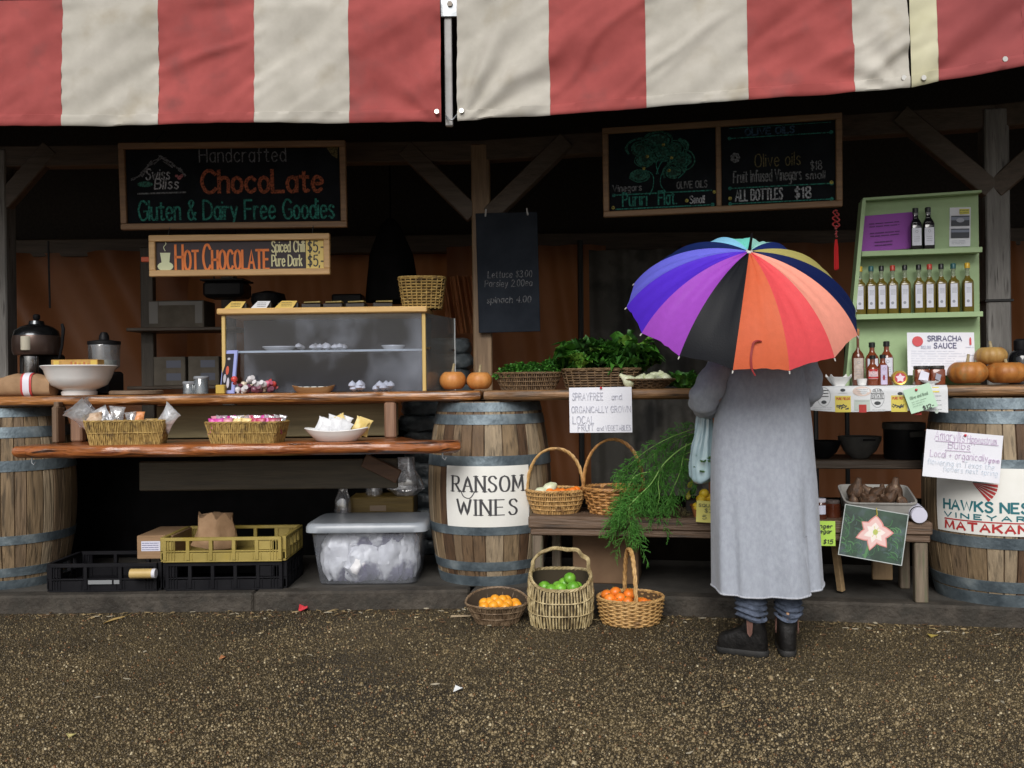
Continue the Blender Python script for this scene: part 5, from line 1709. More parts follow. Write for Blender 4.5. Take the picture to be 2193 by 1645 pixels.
o.box((0, 0, -.06), (.2, .2, .12), .01)
tag(o.build('black_tin', BLACKP, loc=(p_.x, 6.1, p_.z)), 'round shouldered black tin behind the white fronted box', 'tin')
o = M(); o.box((0, 0, 0), (.20, .16, .12), .01)
o.box((0, .02, -.28), (.05, .05, .46), .004)
p_ = P(738, 640, 6.0)
tag(o.build('black_crate', BLACKP, loc=(p_.x, 6.15, p_.z - .02)), 'black box on a stand behind the olive chocolate boxes', 'box')

# stacked sacks behind the middle barrel
SACK = mat('grey black plastic sack', (.04, .05, .058), (.16, .19, .21), scale=7, rough=.28, bump=.9, bscale=14, c3=(.42, .48, .50), s3=9, r3=(.55, .75), bdist=.02)  # pale patches put the plastic's highlights into its colour
zk = ZF
for i in range(14):
    o = M()
    h = .104
    n = 30
    rings = []
    for j in range(9):
        u = j / 8 * pi
        k = sin(u) ** .45 if 0 < j < 8 else .25
        z = h / 2 - h / 2 * cos(u)
        rings.append([(sup(.245, .17, 3, 2 * pi * q / n)[0] * (k * .25 + .75) * (1 + .05 * rg.uniform(-1, 1)), sup(.245, .17, 3, 2 * pi * q / n)[1] * (k * .25 + .75) * (1 + .05 * rg.uniform(-1, 1)), z + .006 * rg.uniform(-1, 1)) for q in range(n)])
    o.loft(rings)
    xk = -.50 + rg.uniform(-.02, .02)
    ob = o.build('plastic_sack', SACK, loc=(xk, 6.12 + rg.uniform(-.015, .015), zk), rz=rg.uniform(-.05, .05), smooth=180)
    tag(ob, 'flattened dark grey plastic sack in the stack behind the barrel', 'sack', 'plastic sacks stacked behind the barrel')
    zk += .1005
o = M(); o.box((0, 0, .10), (.035, .09, .20), .01); o.box((0, 0, .21), (.03, .05, .03), .004)
tag(o.build('wood_block', wood('brown block', (.10, .06, .035), (.16, .10, .06), 'z'), loc=(P(152, 930, 5.14).x - .01, 5.02, zs1)), 'brown wooden block behind the cellophane basket', 'block')

# ------------------------------------------------------------------ on the live edge shelf
zsf = zs1
def packet(name, label, loc, w, h, t_, m, rot, group, crimp=True, m2=None):
    """little pillow bag with crimped ends"""
    o = M()
    nx, nz = 8, 10
    for side in (1, -1):
        vs, fs = [], []
        for j in range(nz + 1):
            for i in range(nx + 1):
                u, q = i / nx * 2 - 1, j / nz
                puff = (1 - abs(u) ** 2.5) * (sin(pi * min(1, q * 1.15)) ** .6 if q < .87 else 0)
                cr = (1 - .14 * sin(pi * q)) * (1 + (.12 if q > .92 else 0))
                y = side * (t_ * puff * (1 + .4 * rg.uniform(-1, 1) * (q > .1)) + (.003 * (i % 2) if q > .85 else 0)) + .0005 * side
                vs.append((u * w / 2 * cr, y, q * h))
        for j in range(nz):
            for i in range(nx):
                a = j * (nx + 1) + i
                f = (a, a + 1, a + nx + 2, a + nx + 1)
                fs.append(f if side < 0 else f[::-1])
        o.add(vs, fs)
    ob = o.build(name, m, loc=loc, rot=rot, smooth=50)
    return tag(ob, label, 'packet', group)
CELLO = film('crinkled cellophane', (.95, .95, .95), (.62, .62, .66), .10, .65, 16, .05, (1, 1, 1), .25)
kA = 4.84 / F
pA = P(272, 962, 4.84)
bA = basket('rectangular_basket', 'rectangular seagrass basket of cellophane bags on the low shelf', (pA.x, 4.86, zsf), radians(7), 84 * kA, .085, 50 * kA, e=7, kind=3, flare=.86, rows=1, stakes=44, mode='v', rs=.0036, rim=.006)
cA = Vector((pA.x, 4.86, zsf))
BISC = mat('pale biscuit', (.50, .36, .24), (.62, .48, .36), scale=30, rough=.7, c3=(.3, .16, .08), s3=24, r3=(.55, .7))
bag_spec = [(-.165, .0, .10, 'crinkled silver bag sticking out of the near basket end', FOIL, (.6, -.75, .2), .12, .17), (-.15, -.035, .05, 'clear bag of pale biscuits at the basket end', BISC, (.2, -.15, .1), .10, .12),
            (-.08, .0, .07, 'folded silver bag leaning in the basket middle', FOIL, (.2, -.5, .3), .07, .14), (-.11, .03, .05, 'brown biscuit bag behind the folded silver bag', KRAFT, (0, .2, .2), .08, .12),
            (-.045, -.03, .04, 'small pale biscuit bag in the basket middle', BISC, (.1, .2, 0), .06, .09), (.06, -.01, .05, 'upright orange packet in the cellophane basket', flat('apricot packet', (.62, .24, .08), .4), (0, .02, .1), .055, .12),
            (.085, .02, .03, 'pale biscuit bag behind the orange packet', BISC, (0, .1, .2), .07, .10), (.17, .02, .08, 'silver bag fanned open at the far basket end', FOIL, (.3, .75, -.2), .10, .15), (.14, -.02, .04, 'small biscuit bag under the fanned silver bag', BISC, (.1, .3, 0), .06, .08)]
for (dx, dy, dz, lab, m_, rt, w, h) in bag_spec:
    packet('cellophane_bag', lab, cA + Vector((dx, dy, dz)), w, h, .022, m_, rt, 'bags in the seagrass basket')
for (dx, dz, rt, w, h, lab) in ((-.19, .12, (.5, -.6, .3), .13, .13, 'clear crinkled wrap at the near basket end'), (-.06, .07, (.1, .1, 0), .08, .13, 'clear crinkled wrap in the basket middle'), (.03, .06, (.1, -.1, 0), .06, .11, 'clear crinkled wrap beside the orange packet')):
    packet('clear_wrap', lab, cA + Vector((dx, -.01, dz)), w, h, .02, CELLO, rt, 'clear wraps in the seagrass basket')
kB = 4.84 / F
pB = P(528, 952, 4.84)
basket('rectangular_basket', 'seagrass basket packed with pink sweet bags on the low shelf', (pB.x, 4.86, zsf), radians(-9), 83 * kB, .10, 44 * kB, e=7, kind=3, flare=.86, rows=1, stakes=44, mode='v', rs=.0036, rim=.006)
cB = Vector((pB.x, 4.86, zsf))
PINKS = [flat('magenta sweets', (.62, .06, .36), .35), flat('rose sweets', (.62, .24, .32), .35), flat('lemon sweets', (.72, .54, .22), .35), flat('crimson sweets', (.45, .05, .12), .35), flat('dark red sweets', (.20, .03, .05), .35)]
PNAME = ['magenta', 'rose pink', 'lemon yellow', 'crimson', 'dark red']
seq = [(-.165, 0), (-.125, 0), (-.085, 1), (-.04, 2), (.0, 2), (.04, 3), (.08, 3), (.10, 0), (.14, 3), (.17, 4)]
for i, (dx, c) in enumerate(seq):
    for row in (0, 1):
        cc = c if row == 0 else [1, 0, 0, 2, 1, 3, 0, 3, 4, 4][i]
        packet('sweet_bag', PNAME[cc] + ' sweet bag in the packed seagrass basket', cB + Vector((dx, -.045 + row * .06, .045 + row * .012)), .055, .085, .018, PINKS[cc], (rg.uniform(-.15, .1), rg.uniform(-.15, .15), rg.uniform(-.2, .2)), 'sweet bags in the packed basket')
    packet('clear_wrap', 'clear bag top rising from the packed pink basket', cB + Vector((dx + .01, -.02, .085)), .04, .06, .008, CELLO, (rg.uniform(-.3, .3), rg.uniform(-.4, .4), rg.uniform(-.4, .4)), 'clear bag tops in the pink basket')
# white oval dish
kD = 4.84 / F
pD = P(720, 948, 4.84)
t = thing('oval_dish', 'white oval dish holding white and yellow sachets', 'dish', (pD.x, 4.85, zsf), radians(-3))
o = M()
rings = [[(70 * kD * k * cos(q), .085 * k * sin(q), z + zz_ * abs(cos(q)) ** 2) for q in np.linspace(0, 2 * pi, 40, endpoint=False)] for k, z, zz_ in ((.45, 0, 0), (.62, .004, 0), (.88, .04, .008), (1.0, .056, .016), (.97, .060, .016), (.84, .042, .008), (.5, .012, 0), (.1, .01, 0))]
o.loft(rings); o.build('dish_body', CHINA, t, smooth=60)
cD = Vector((pD.x, 4.85, zsf))
WHT = mat('white sachet', (.66, .67, .70), (.74, .75, .78), scale=20, rough=.35, bump=.4, bscale=30); YLW = mat('yellow sachet', (.66, .48, .14), (.72, .56, .22), scale=20, rough=.4)
for i, (dx, dy, dz, ang, m_) in enumerate(((-.10, 0, .035, .45, WHT), (-.065, -.02, .03, .35, WHT), (-.035, .01, .045, .3, WHT), (-.01, -.025, .03, .2, WHT), (.02, .01, .045, .35, WHT), (.03, -.03, .025, .5, WHT), (.045, .0, .05, -.45, YLW), (.10, -.005, .035, .5, YLW), (.125, .02, .03, .35, YLW))):
    packet('sachet', ('white' if m_ is WHT else 'yellow') + ' sachet standing in the white oval dish', cD + Vector((dx, dy, dz)), .07, .095, .012, m_, (rg.uniform(-.2, .1), ang, rg.uniform(-.3, .3)), 'sachets in the oval dish')

# ------------------------------------------------------------------ below the shelf
YCR = mat('mustard crate plastic', (.25, .19, .045), (.35, .27, .075), scale=5, rough=.45, c3=(.30, .22, .04), s3=8, r3=(.55, .7))
BCR = mat('black crate plastic', (.005, .005, .007), (.009, .009, .011), scale=8, rough=.55, spec=.15)
def crate(name, label, loc, rz, w, d, h, m, bays=5, group=None):
    """stacking crate: floor, solid lower band, open slots between ribs, top rail"""
    t = thing(name, label, 'crate', loc, rz, group)
    o = M(); o.box((0, 0, .008), (w - .02, d - .02, .012), .002); o.build('floor_panel', m, t)
    for (cx, cy, L, rot) in ((0, -d / 2, w, 0), (0, d / 2, w, 0), (-w / 2, 0, d, pi / 2), (w / 2, 0, d, pi / 2)):
        o = M()
        def bx(lx, lz, lw, lh, th=.014, oy=0):
            c_, s_ = cos(rot), sin(rot)
            o.box((cx + lx * c_ - oy * s_, cy + lx * s_ + oy * c_, lz), (lw, th, lh), .002, rz=rot)
        L2 = L - .0165
        bx(0, h * .20, L2, h * .36); bx(0, h * .44, L2, h * .05, .022); bx(0, h * .93, L2, h * .13, .024); bx(0, h * .03, L2, h * .04, .022)
        for i in range(bays + 1):
            x = -L2 / 2 + .01 + (L2 - .02) * i / bays
            bx(x, h * .48, .02, h * .80, .024)
            if 0 < i < bays: bx(x - .022, h * .22, .005, h * .3, .020); bx(x + .022, h * .22, .005, h * .3, .020)
        for s in (-1, 1):
            for k in range(3): bx(s * (L2 / 2 - .03 - k * .016), h * .5, .005, h * .84, .022)
            bx(s * (L2 / 2 - .03), h * .66, .05, h * .36, .010)
        if rot == 0: bx(L2 * .37, h * .68, L2 * .2, h * .4, .010)
        o.build('side_wall', m, t)
    return t
zb_h = 62 / F * 5.0
k5 = 5.0 / F
xc0, xc1 = P(97, 1240, 5.0).x, P(343, 1240, 5.0).x
crate('stacking_crate', 'low black crate holding the brown box', ((xc0 + xc1) / 2, 5.20, ZF), 0, xc1 - xc0 - .02, .38, .155, BCR, 3, 'plastic crates under the shelf')
o = M(); rect(o, 0, 0, .13, .022, face_put(0)); rect(o, .14, 0, .03, .022, face_put(0))
tag(o.build('crate_sticker', flat('grey sticker', (.20, .21, .22), .6), loc=(P(190, 1251, 5.0).x, 4.992, P(190, 1251, 5.0).z)), 'grey printed strip stuck on the low black crate', 'sticker')
xd0, xd1 = P(347, 1240, 5.0).x, P(612, 1240, 5.0).x
crate('stacking_crate', 'black crate underneath the mustard yellow one', ((xd0 + xd1) / 2, 5.21, ZF), 0, xd1 - xd0 - .02, .40, .155, BCR, 5, 'plastic crates under the shelf')
crate('stacking_crate', 'mustard yellow crate stacked on a black one', ((xd0 + xd1) / 2 - .003, 5.205, ZF + .157), 0, xd1 - xd0 - .012, .42, .135, YCR, 5, 'plastic crates under the shelf')
t = thing('cardboard_box', 'flat brown box with a white shipping label on the black crate', 'box', (P(312, 1205, 5.02).x + .02, 5.27, ZF + .157), 0)
o = M(); o.box((0, 0, .065), (.20, .34, .13), .004); o.build('carton', CARDB, t)
o = M(); rect(o, -.075, .045, .105, .055, face_put(-.1712)); lb = o.build('shipping_label', mat('shipping label', (.62, .62, .72), rough=.6), t)
o = M()
for q in range(4): scrawl(o, -.07, .053 + q * .012, .09, .004, face_put(-.1722), .004, n=5)
o.build('label_print', flat('blue grey print', (.18, .18, .32)), lb)
o = M(); o.tube([(0, 0, 0), (.118, 0, 0)], .026, 18); o.tube([(.118, 0, 0), (.137, 0, 0)], .0255, 18, m=1)
tag(o.build('paper_roll', [mat('gold paper roll', (.42, .29, .10), (.5, .36, .14), scale=6, rough=.5), flat('roll end', (.6, .6, .66))], loc=(P(281, 1228, 4.96).x, 4.952, P(281, 1228, 4.96).z)), 'short gold paper roll with a white end on the black crates', 'roll')
o = M()
rings = []
for j in range(9):
    q = j / 8
    w_, d_ = .12 * (1 - .25 * q), .08 * (1 - .55 * q)
    rings.append([(w_ * cos(a) * (1 + .12 * sin(3 * a + q * 4)) + .02 * q * sin(a * 2), d_ * sin(a) * (1 + .15 * cos(4 * a)), .175 * q + (.02 * sin(5 * a) if j == 8 else 0)) for a in np.linspace(0, 2 * pi, 26, endpoint=False)])
o.loft(rings)
tag(o.build('paper_bag', KRAFT, loc=(P(455, 1150, 5.15).x, 5.17, ZF + .21), smooth=30, rot=(0, .1, .3)), 'crumpled brown paper bag poking out of the yellow crate', 'bag')
# translucent tub
TUBM = film('cloudy tub plastic', (.92, .94, .97), (.50, .53, .60), .10, .30, 3.0, .06, (1, 1, 1), .06)
pt = P(786, 1253, 5.08)
t = thing('storage_tub', 'cloudy clear storage tub with a grey lid on the floor', 'tub', (pt.x, 5.29, ZF), radians(-1))
k0 = 5.09 / F
wb2, wt2, ht = 106 * k0, 122 * k0, 122 * k0
o = M()
rings = []
for (z, w, d) in ((0, wb2 * .97, .185), (.012, wb2, .195), (ht * .5, (wb2 + wt2) / 2, .205), (ht, wt2, .215)):
    rings.append([(*sup(w, d, 9, a), z) for a in np.linspace(0, 2 * pi, 64, endpoint=False)])
o.loft(rings, cap1=False); o.build('tub_body', TUBM, t, smooth=60)
o = M()
rings = []
for (z, k_) in ((ht - .022, 1.07), (ht - .020, 1.085), (ht + .004, 1.085), (ht + .022, 1.06), (ht + .030, 1.0), (ht + .026, .90)):
    rings.append([(*sup(wt2 * k_, .215 * k_, 9, a), z) for a in np.linspace(0, 2 * pi, 64, endpoint=False)])
o.loft(rings, cap0=False); o.build('lid', mat('smoky grey lid', (.26, .29, .33), (.36, .39, .43), scale=5, rough=.3), t, smooth=60)
BAGM = mat('white carrier plastic', (.66, .66, .70), (.84, .84, .86), scale=7, rough=.3, bump=.5, bscale=12, c3=(.16, .15, .22), s3=5.5, r3=(.52, .60))
for i, (dx, dy, dz, w, h, a, lab) in enumerate(((-.17, -.05, .012, .24, .27, .3, 'crumpled white carrier bag in the near end of the tub'), (-.03, -.07, .012, .27, .20, -.2, 'crumpled white carrier bag low in the middle of the tub'), (.10, -.06, .012, .22, .25, .5, 'crumpled white carrier bag right of the middle in the tub'), (.19, -.03, .012, .20, .28, -.35, 'crumpled white carrier bag in the far end of the tub'), (-.06, -.03, .17, .34, .12, .1, 'crumpled white carrier bag lying on top inside the tub'), (.09, -.04, .20, .26, .10, -.1, 'small folded carrier bag under the far half of the tub lid'))):
    o = M()
    rings = []
    for j in range(17):
        q = j / 16
        rr_ = sin(pi * (.10 + .80 * q)) ** .35
        ring = []
        for b in np.linspace(0, 2 * pi, 56, endpoint=False):
            p3 = (cos(b) * 2.2, sin(b) * 2.2, q * 3.4 + i * 7)
            k = 1 + .20 * mnoise.noise(p3) - .16 * abs(mnoise.noise((p3[0] * 2.3, p3[1] * 2.3, p3[2] * 2.1))) + .06 * abs(mnoise.noise((p3[0] * 5, p3[1] * 5, p3[2] * 4)))
            ring.append((w / 2 * rr_ * cos(b) * k, .115 * rr_ * sin(b) * k, h * q + .02 * mnoise.noise((cos(b) * 3, sin(b) * 3, i))))
        rings.append(ring)
    o.loft(rings)
    ob = o.build('carrier_bag', BAGM, loc=(pt.x + dx, 5.27 + dy, ZF + dz), smooth=35, rot=(0, a * .3, a * .5))
    tag(ob, lab, 'bag', 'carrier bags inside the tub')
# things behind the tub
t = thing('wooden_tray', 'olive brown wooden tray box behind the tub', 'tray', (P(820, 1085, 5.75).x, 5.80, ZF + .295), 0)
o = M(); o.box((0, 0, .06), (.40, .25, .12), .006); o.build('tray_body', wood('olive tray', (.14, .09, .02), (.21, .14, .035), 'x'), t)
o = M(); rect(o, -.07, .035, .10, .035, face_put(-.1262)); o.build('label_sticker', flat('tan sticker', (.30, .22, .15)), t)
o = M(); o.box((0, 0, .146), (.44, .28, .292), .006)
tag(o.build('cardboard_box', CARDD, loc=(P(820, 1085, 5.75).x, 5.80, ZF)), 'plain box standing under the olive wooden tray', 'box')
for (px, lab) in ((741, 'clear plastic bottle bag beside the olive tray'), (797, 'clear bottle bag standing on the olive tray')):
    o = M(); o.lathe([(.045, 0), (.05, .02), (.048, .12), (.03, .16), (.022, .2), (.03, .21)], 16, wob=lambda a, z: 1 + .12 * sin(4 * a + z * 40))
    pz = P(px, 1075, 5.72)
    on = px > 780
    if not on:
        o.box((0, 0, -.15), (.10, .10, .29), .01)
    tag(o.build('clear_bottle', CELLO, loc=(pz.x, 5.80 if on else 5.62, ZF + (.416 if on else .295)), smooth=60), lab, 'bottle')
p_ = P(875, 1050, 5.85)
o = M()
rings = [[(w * cos(b) * (1 + .25 * mnoise.noise((cos(b) * 2, sin(b) * 2, z * 9))), .5 * w * sin(b), z) for b in np.linspace(0, 2 * pi, 30, endpoint=False)] for z, w in ((0, .06), (.04, .11), (.10, .10), (.16, .07), (.24, .05))]
o.loft(rings)
tag(o.build('crumpled_film', CELLO, loc=(P(868, 1060, 5.72).x, 5.74, ZF + .417), smooth=40), 'crumpled clear film lying on the far end of olive tray', 'film')
# ------------------------------------------------------------------ baskets on the bench
def onz(px, py, z):
    a, b = ray(px, py)
    Y = (z - EYE) / b
    return Vector((a * Y, Y, z))
vB = .19
pA = onv(1190, vB, ZB, 1090)
kA = pA.y / F
basket('handled_basket', 'round pale wicker basket with a tall hoop handle on the bench end', pA, radians(-4), 62 * kA, .135, .122, kind=0, flare=.74, bulge=.04, rows=4, stakes=26, mode='v', rs=.0042, rim=.0085, handle=dict(h=.225, axis='x', r=.010, e=.9, ez=.85), group='handled baskets on the bench')
pB2 = onv(1314, vB + .01, ZB, 1090)
basket('handled_basket', 'honey wicker basket with a tall twisted handle behind the fennel fronds', pB2, radians(-6), 65 * kA, .14, .135, kind=1, flare=.72, rows=9, stakes=22, rs=.0058, rim=.010, handle=dict(h=.262, axis='x', r=.010, e=1.0, ez=.8), group='handled baskets on the bench')
for i in range(9):
    a, r = i * 2.4, .03 + .06 * (i / 9) ** .5
    blob(.026, TANG, 'tomato', pA + Vector((.035 + r * cos(a) * .9, r * sin(a) * .8 - .02, .082 + .006 * (i % 3))), 'small orange tomato in the pale hoop handled basket', 'tomato', 'orange tomatoes in the hoop basket', i, .9, .06)
WHV = mat('white green vegetable', (.50, .55, .34), (.66, .68, .52), scale=12, rough=.35)
for i, (dx, dy, dz, R, ry) in enumerate(((-.085, -.02, .11, .030, 1.2), (-.035, .0, .128, .034, 1.0))):
    o = M(); o.lathe([(.003, -R * 1.3), (R * .7, -R * .9), (R, -R * .1), (R * .8, R * .8), (R * .3, R * 1.4), (.004, R * 1.5)], 14)
    tag(o.build('pale_squash', WHV, loc=pA + Vector((dx, dy, dz)), smooth=180, rot=(.2, ry, .3 * i)), ('smaller' if i == 0 else 'larger') + ' pale green squash lying in the hoop handled basket', 'squash')
YG = mat('yellow green pepper', (.50, .46, .05), (.62, .58, .10), scale=14, rough=.35)
for i, (dx, dy, dz) in enumerate(((.015, -.05, .135), (.045, -.03, .138), (.06, -.06, .132), (.03, -.075, .128))):
    o = M(); R = .016; o.lathe([(.002, -.04), (R * .7, -.03), (R, 0), (R * .9, .02), (R * .5, .035), (.003, .04)], 10)
    tag(o.build('yellow_pepper', YG, loc=pB2 + Vector((dx, dy, dz)), smooth=180, rot=(1.2, .4, .8 * i)), 'small yellow green pepper in the honey twisted basket', 'pepper', 'yellow peppers in the honey basket')
# fennel fronds spilling off the bench
def fennel():
    o = M()
    rr = random.Random(5)
    def feather(p, d, L, depth):
        d = d.normalized()
        n = 11 if depth else 6
        side = d.orthogonal().normalized()
        pts = [p + d * (L * t) + Vector((0, 0, -.30 * L * t * t)) for t in np.linspace(0, 1, 4)]
        o.tube(pts, [.0016, .0013, .001, .0006], 3, m=0, cap=False)
        for k in range(n):
            t = .15 + .85 * k / n
            b = p + d * (L * t) + Vector((0, 0, -.30 * L * t * t))
            a = rr.uniform(0, 6.28)
            q = (d * .7 + (side * cos(a) + d.cross(side) * sin(a)) * .8).normalized()
            l_ = L * (.42 if depth else .30) * (1.1 - .6 * t) * rr.uniform(.7, 1.2)
            if depth: feather(b, q, l_, depth - 1)
            else:
                e = b + q * l_ + Vector((0, 0, -.2 * l_))
                o.tube([b, b.lerp(e, .55) + Vector((0, 0, .08 * l_)), e], [.0015, .0012, .0008], 3, m=0, cap=False)
    stems = [([(1560, 900, .20), (1500, 915, .16), (1440, 935, .12), (1385, 965, .10), (1345, 1000, .09)], 12),
             ([(1560, 935, .15), (1480, 950, .08), (1425, 990, .03), (1395, 1035, .0), (1360, 1070, -.03), (1342, 1090, -.05), (1338, 1108, -.05)], 22),
             ([(1560, 925, .22), (1480, 930, .18), (1420, 960, .14), (1370, 1000, .12), (1335, 1050, .10)], 16),
             ([(1470, 950, .06), (1462, 985, .05), (1455, 1015, .04), (1440, 1050, .03), (1425, 1085, .03)], 12),
             ([(1420, 995, .05), (1410, 1030, .03), (1412, 1065, .02), (1405, 1095, .03)], 9),
             ([(1395, 1010, .10), (1360, 1020, .08), (1340, 1055, .06), (1325, 1090, .0)], 12),
             ([(1500, 960, .22), (1440, 985, .20), (1400, 1020, .18), (1375, 1060, .14)], 14),
             ([(1350, 1080, -.03), (1346, 1100, -.045), (1350, 1122, -.05), (1352, 1140, -.05)], 7)]
    for pts, nb_ in stems:
        q = [PV(x, y, v) for x, y, v in pts]
        q = [Vector(p) for p in catmull([tuple(p) for p in q], 6)]
        n = len(q)
        big = len(pts) >= 7
        o.tube(q, [(.0052 if big else .0035) * (1 - .6 * i / n) for i in range(n)], 6, m=1)
        nb_ = int(nb_ * 1.6)
        for k in range(nb_):
            i = int(n * (.16 + .84 * (k + .3) / nb_))
            i = min(i, n - 2)
            d = (q[i + 1] - q[i]).normalized()
            a = rr.uniform(0, 6.28)
            sd = d.orthogonal().normalized()
            w = (d * .8 + (sd * cos(a) + d.cross(sd) * sin(a)) * .75 + Vector((0, 0, -.12)))
            feather(q[i], w, rr.uniform(.08, .16), 1)
    ob = o.build('fennel_fronds', FROND, smooth=180)
    tag(ob, 'feathery green fennel fronds drooping over the bench edge', 'fennel')
fennel()
# punnet of yellow squash, dried bunch, cards
pS = onv(1508, .12, ZB, 1090)
o = M()
rings = [[(*sup(.068 * k, .05 * k, 5, a), z) for a in np.linspace(0, 2 * pi, 36, endpoint=False)] for k, z in ((.8, 0), (1, .055), (1.08, .058), (.95, .053), (.78, .006))]
o.loft(rings)
tag(o.build('terracotta_tray', mat('orange brown punnet', (.26, .09, .03), (.34, .13, .045), scale=12, rough=.6), loc=pS, rz=-AL), 'orange brown punnet of yellow squash beside the grey coat', 'punnet')
for i, (dx, dy, dz) in enumerate(((-.035, -.01, .06), (.0, -.02, .065), (.035, -.01, .07), (-.015, .015, .095), (.025, .015, .10), (.01, .0, .125))):
    blob(.026, SQUA, 'yellow_squash', pS + Vector((dx, dy, dz - .028)), 'small yellow squash piled in the orange brown punnet', 'squash', 'yellow squash in the punnet', i, .9, .12, None, GREENST)
for i, (px, py) in enumerate(((1478, 1038), (1484, 1052), (1474, 1062))):
    o = M(); o.lathe([(.002, -.025), (.013, -.012), (.014, .004), (.006, .022), (.003, .035)], 10)
    tag(o.build('striped_gourd', YG if i % 2 == 0 else LEAF[0], loc=PV(px, py, .24), smooth=180, rot=(.5, .4, i)), 'tiny yellow and green gourd behind the fennel fronds', 'gourd', 'tiny gourds behind the fronds')
pG = onv(1482, .25, ZB, 1090)
o = M(); o.box((0, 0, .035), (.07, .07, .07), .005)
tag(o.build('gourd_box', MATS['dark brown box'], loc=pG, rz=-AL), 'small dark box under the tiny gourds on the bench', 'box')
o = M()
for k in range(260):
    a, u = rg.uniform(0, 6.28), rg.random()
    b = Vector((.075 * u * cos(a), .05 * u * sin(a), .004 + .05 * (1 - u) * rg.random()))
    d = Vector((rg.uniform(-1, 1), rg.uniform(-1, 1), rg.uniform(.2, 1))).normalized()
    o.tube([b, b + d * .02, b + d * .035 + Vector((0, 0, -.005))], [.0016, .0013, .0008], 3, m=0)
tag(o.build('dried_bunch', mat('dried herb', (.06, .05, .025), (.14, .12, .05), scale=40, rough=.8), loc=onv(1447, .09, ZB, 1100)), 'brownish dried herb bunch on the bench below the fronds', 'herbs')
YCARD = flat('yellow card paper', (.70, .64, .17), .7); LCARD = flat('lime card paper', (.45, .70, .10), .7)
pc_ = PV(1528, 1097, -.004)
kc = pc_.y / F
t = note('price_card', 'yellow price card at the bench edge half hidden by coat', pc_, -AL, 72 * kc, 46 * kc, YCARD, roll=radians(3), tiltx=radians(-10))
o = M()
write(o, 'SQUASH', -.075, .024, .11, .014, face_put(-.004), w=.003); write(o, '$3', -.045, -.004, .04, .02, face_put(-.004), w=.003); write(o, '5', -.055, -.038, .02, .02, face_put(-.004), w=.003)
o.build('handwriting', mat('faint ink', (.16, .16, .08), rough=.7), t)
pc_ = PV(1742, 1142, -.006)
t = note('price_card', 'lime green price card poking out beside the coat', pc_, -AL, 88 * kc, 52 * kc, LCARD, roll=radians(0))
o = M()
write(o, 'Ginger', .0, .028, .088, .018, face_put(-.004), w=.0035, slant=.15); write(o, 'Vinegar', -.01, .002, .095, .018, face_put(-.004), w=.0035, slant=.15); write(o, '$15', .045, -.05, .045, .02, face_put(-.004), w=.0035, slant=.15)
o.build('handwriting', INK, t)
# under the bench
p_ = onv(1302, .42, ZF, 1230)
o = M(); o.box((0, 0, .155), (.36, .30, .31), .005); o.beam((.17, 0, .312), (.30, 0, .285), .28, .004)
tag(o.build('cardboard_box', mat('brown box dim', (.15, .085, .045), (.20, .12, .065), scale=6, rough=.8), loc=p_, rz=-AL), 'brown cardboard box on the floor beneath the bench', 'box')

# ------------------------------------------------------------------ baskets on the gravel
pC = Vector((P(1064, 1300, 4.63).x, 4.635, .004))
basket('shallow_basket', 'shallow brown woven basket of apricots beside the barrel foot', pC, 0, .158, .135, .085, kind=5, flare=.66, rows=2, stakes=34, mode='v', rs=.0034, rim=.0055, rimtop=lambda th: .045 * max(0, sin(th)) + .012, group='fruit baskets on the gravel')
for i in range(15):
    a, r = i * 2.4, .105 * ((i + .3) / 15) ** .5
    blob(.0275, APRI, 'apricot', pC + Vector((.012 + r * cos(a), r * .8 * sin(a) - .005, .052 + .034 * (1 - r / .11) + .003 * (i % 2))), 'orange yellow apricot in the shallow brown basket', 'apricot', 'apricots in the shallow basket', i, .95, .04)
pD_ = Vector((P(1201, 1300, 4.60).x, 4.605, .004))
basket('willow_basket', 'bleached willow basket with a squarish hoop handle holding limes', pD_, radians(-3), .150, .135, .248, e=3, kind=2, flare=.97, bulge=.075, rows=2, stakes=22, mode='v', rs=.0052, rim=.009, rimtop=lambda th: -.058 * max(0, -sin(th)) ** 1.2 - .006, handle=dict(h=.118, axis='x', r=.011, e=.75, ez=.6, wrap=True, k=.99), group='fruit baskets on the gravel')
o = M(); o.box((0, 0, .06), (.22, .2, .12), .02)
for i, (dx, dy, dz) in enumerate(((.0, -.055, .150), (.055, -.06, .160), (.045, -.005, .190), (-.05, -.05, .138), (.09, -.03, .150), (.02, .02, .155), (-.02, .01, .145), (-.07, .02, .14), (.08, .05, .14))):
    blob(.031 + .002 * (i % 2), LIME, 'lime', pD_ + Vector((dx, dy, dz)), 'round green lime in the bleached willow basket', 'lime', 'limes in the willow basket', i, .95, .03)
for i in range(10):
    a = i * 2.4
    blob(.032, LIME, 'lime', pD_ + Vector((.085 * (i / 10) ** .5 * cos(a), .075 * (i / 10) ** .5 * sin(a), .095)), 'round green lime in the bleached willow basket', 'lime', 'limes in the willow basket', i + 20, .95, .03)
pE = Vector((P(1350, 1300, 4.60).x, 4.60, .004))
basket('handled_basket', 'oval straw basket of tangerines with a handle seen edge on', pE, radians(4), .163, .145, .125, kind=0, flare=.86, bulge=.02, rows=13, stakes=26, rs=.0046, rim=.008, handle=dict(h=.235, axis='y', r=.0105, e=.9, ez=.9), group='fruit baskets on the gravel')
tg = [(-.10, .0, .115), (-.085, -.055, .098), (-.05, -.085, .09), (-.05, -.03, .12), (-.06, .04, .135), (-.01, -.055, .11), (-.005, .0, .13), (.0, .05, .125), (-.115, .045, .12), (.06, -.075, .085), (.065, -.03, .095), (.11, -.045, .08), (.06, .03, .085), (-.02, -.10, .08), (.105, .02, .075)]
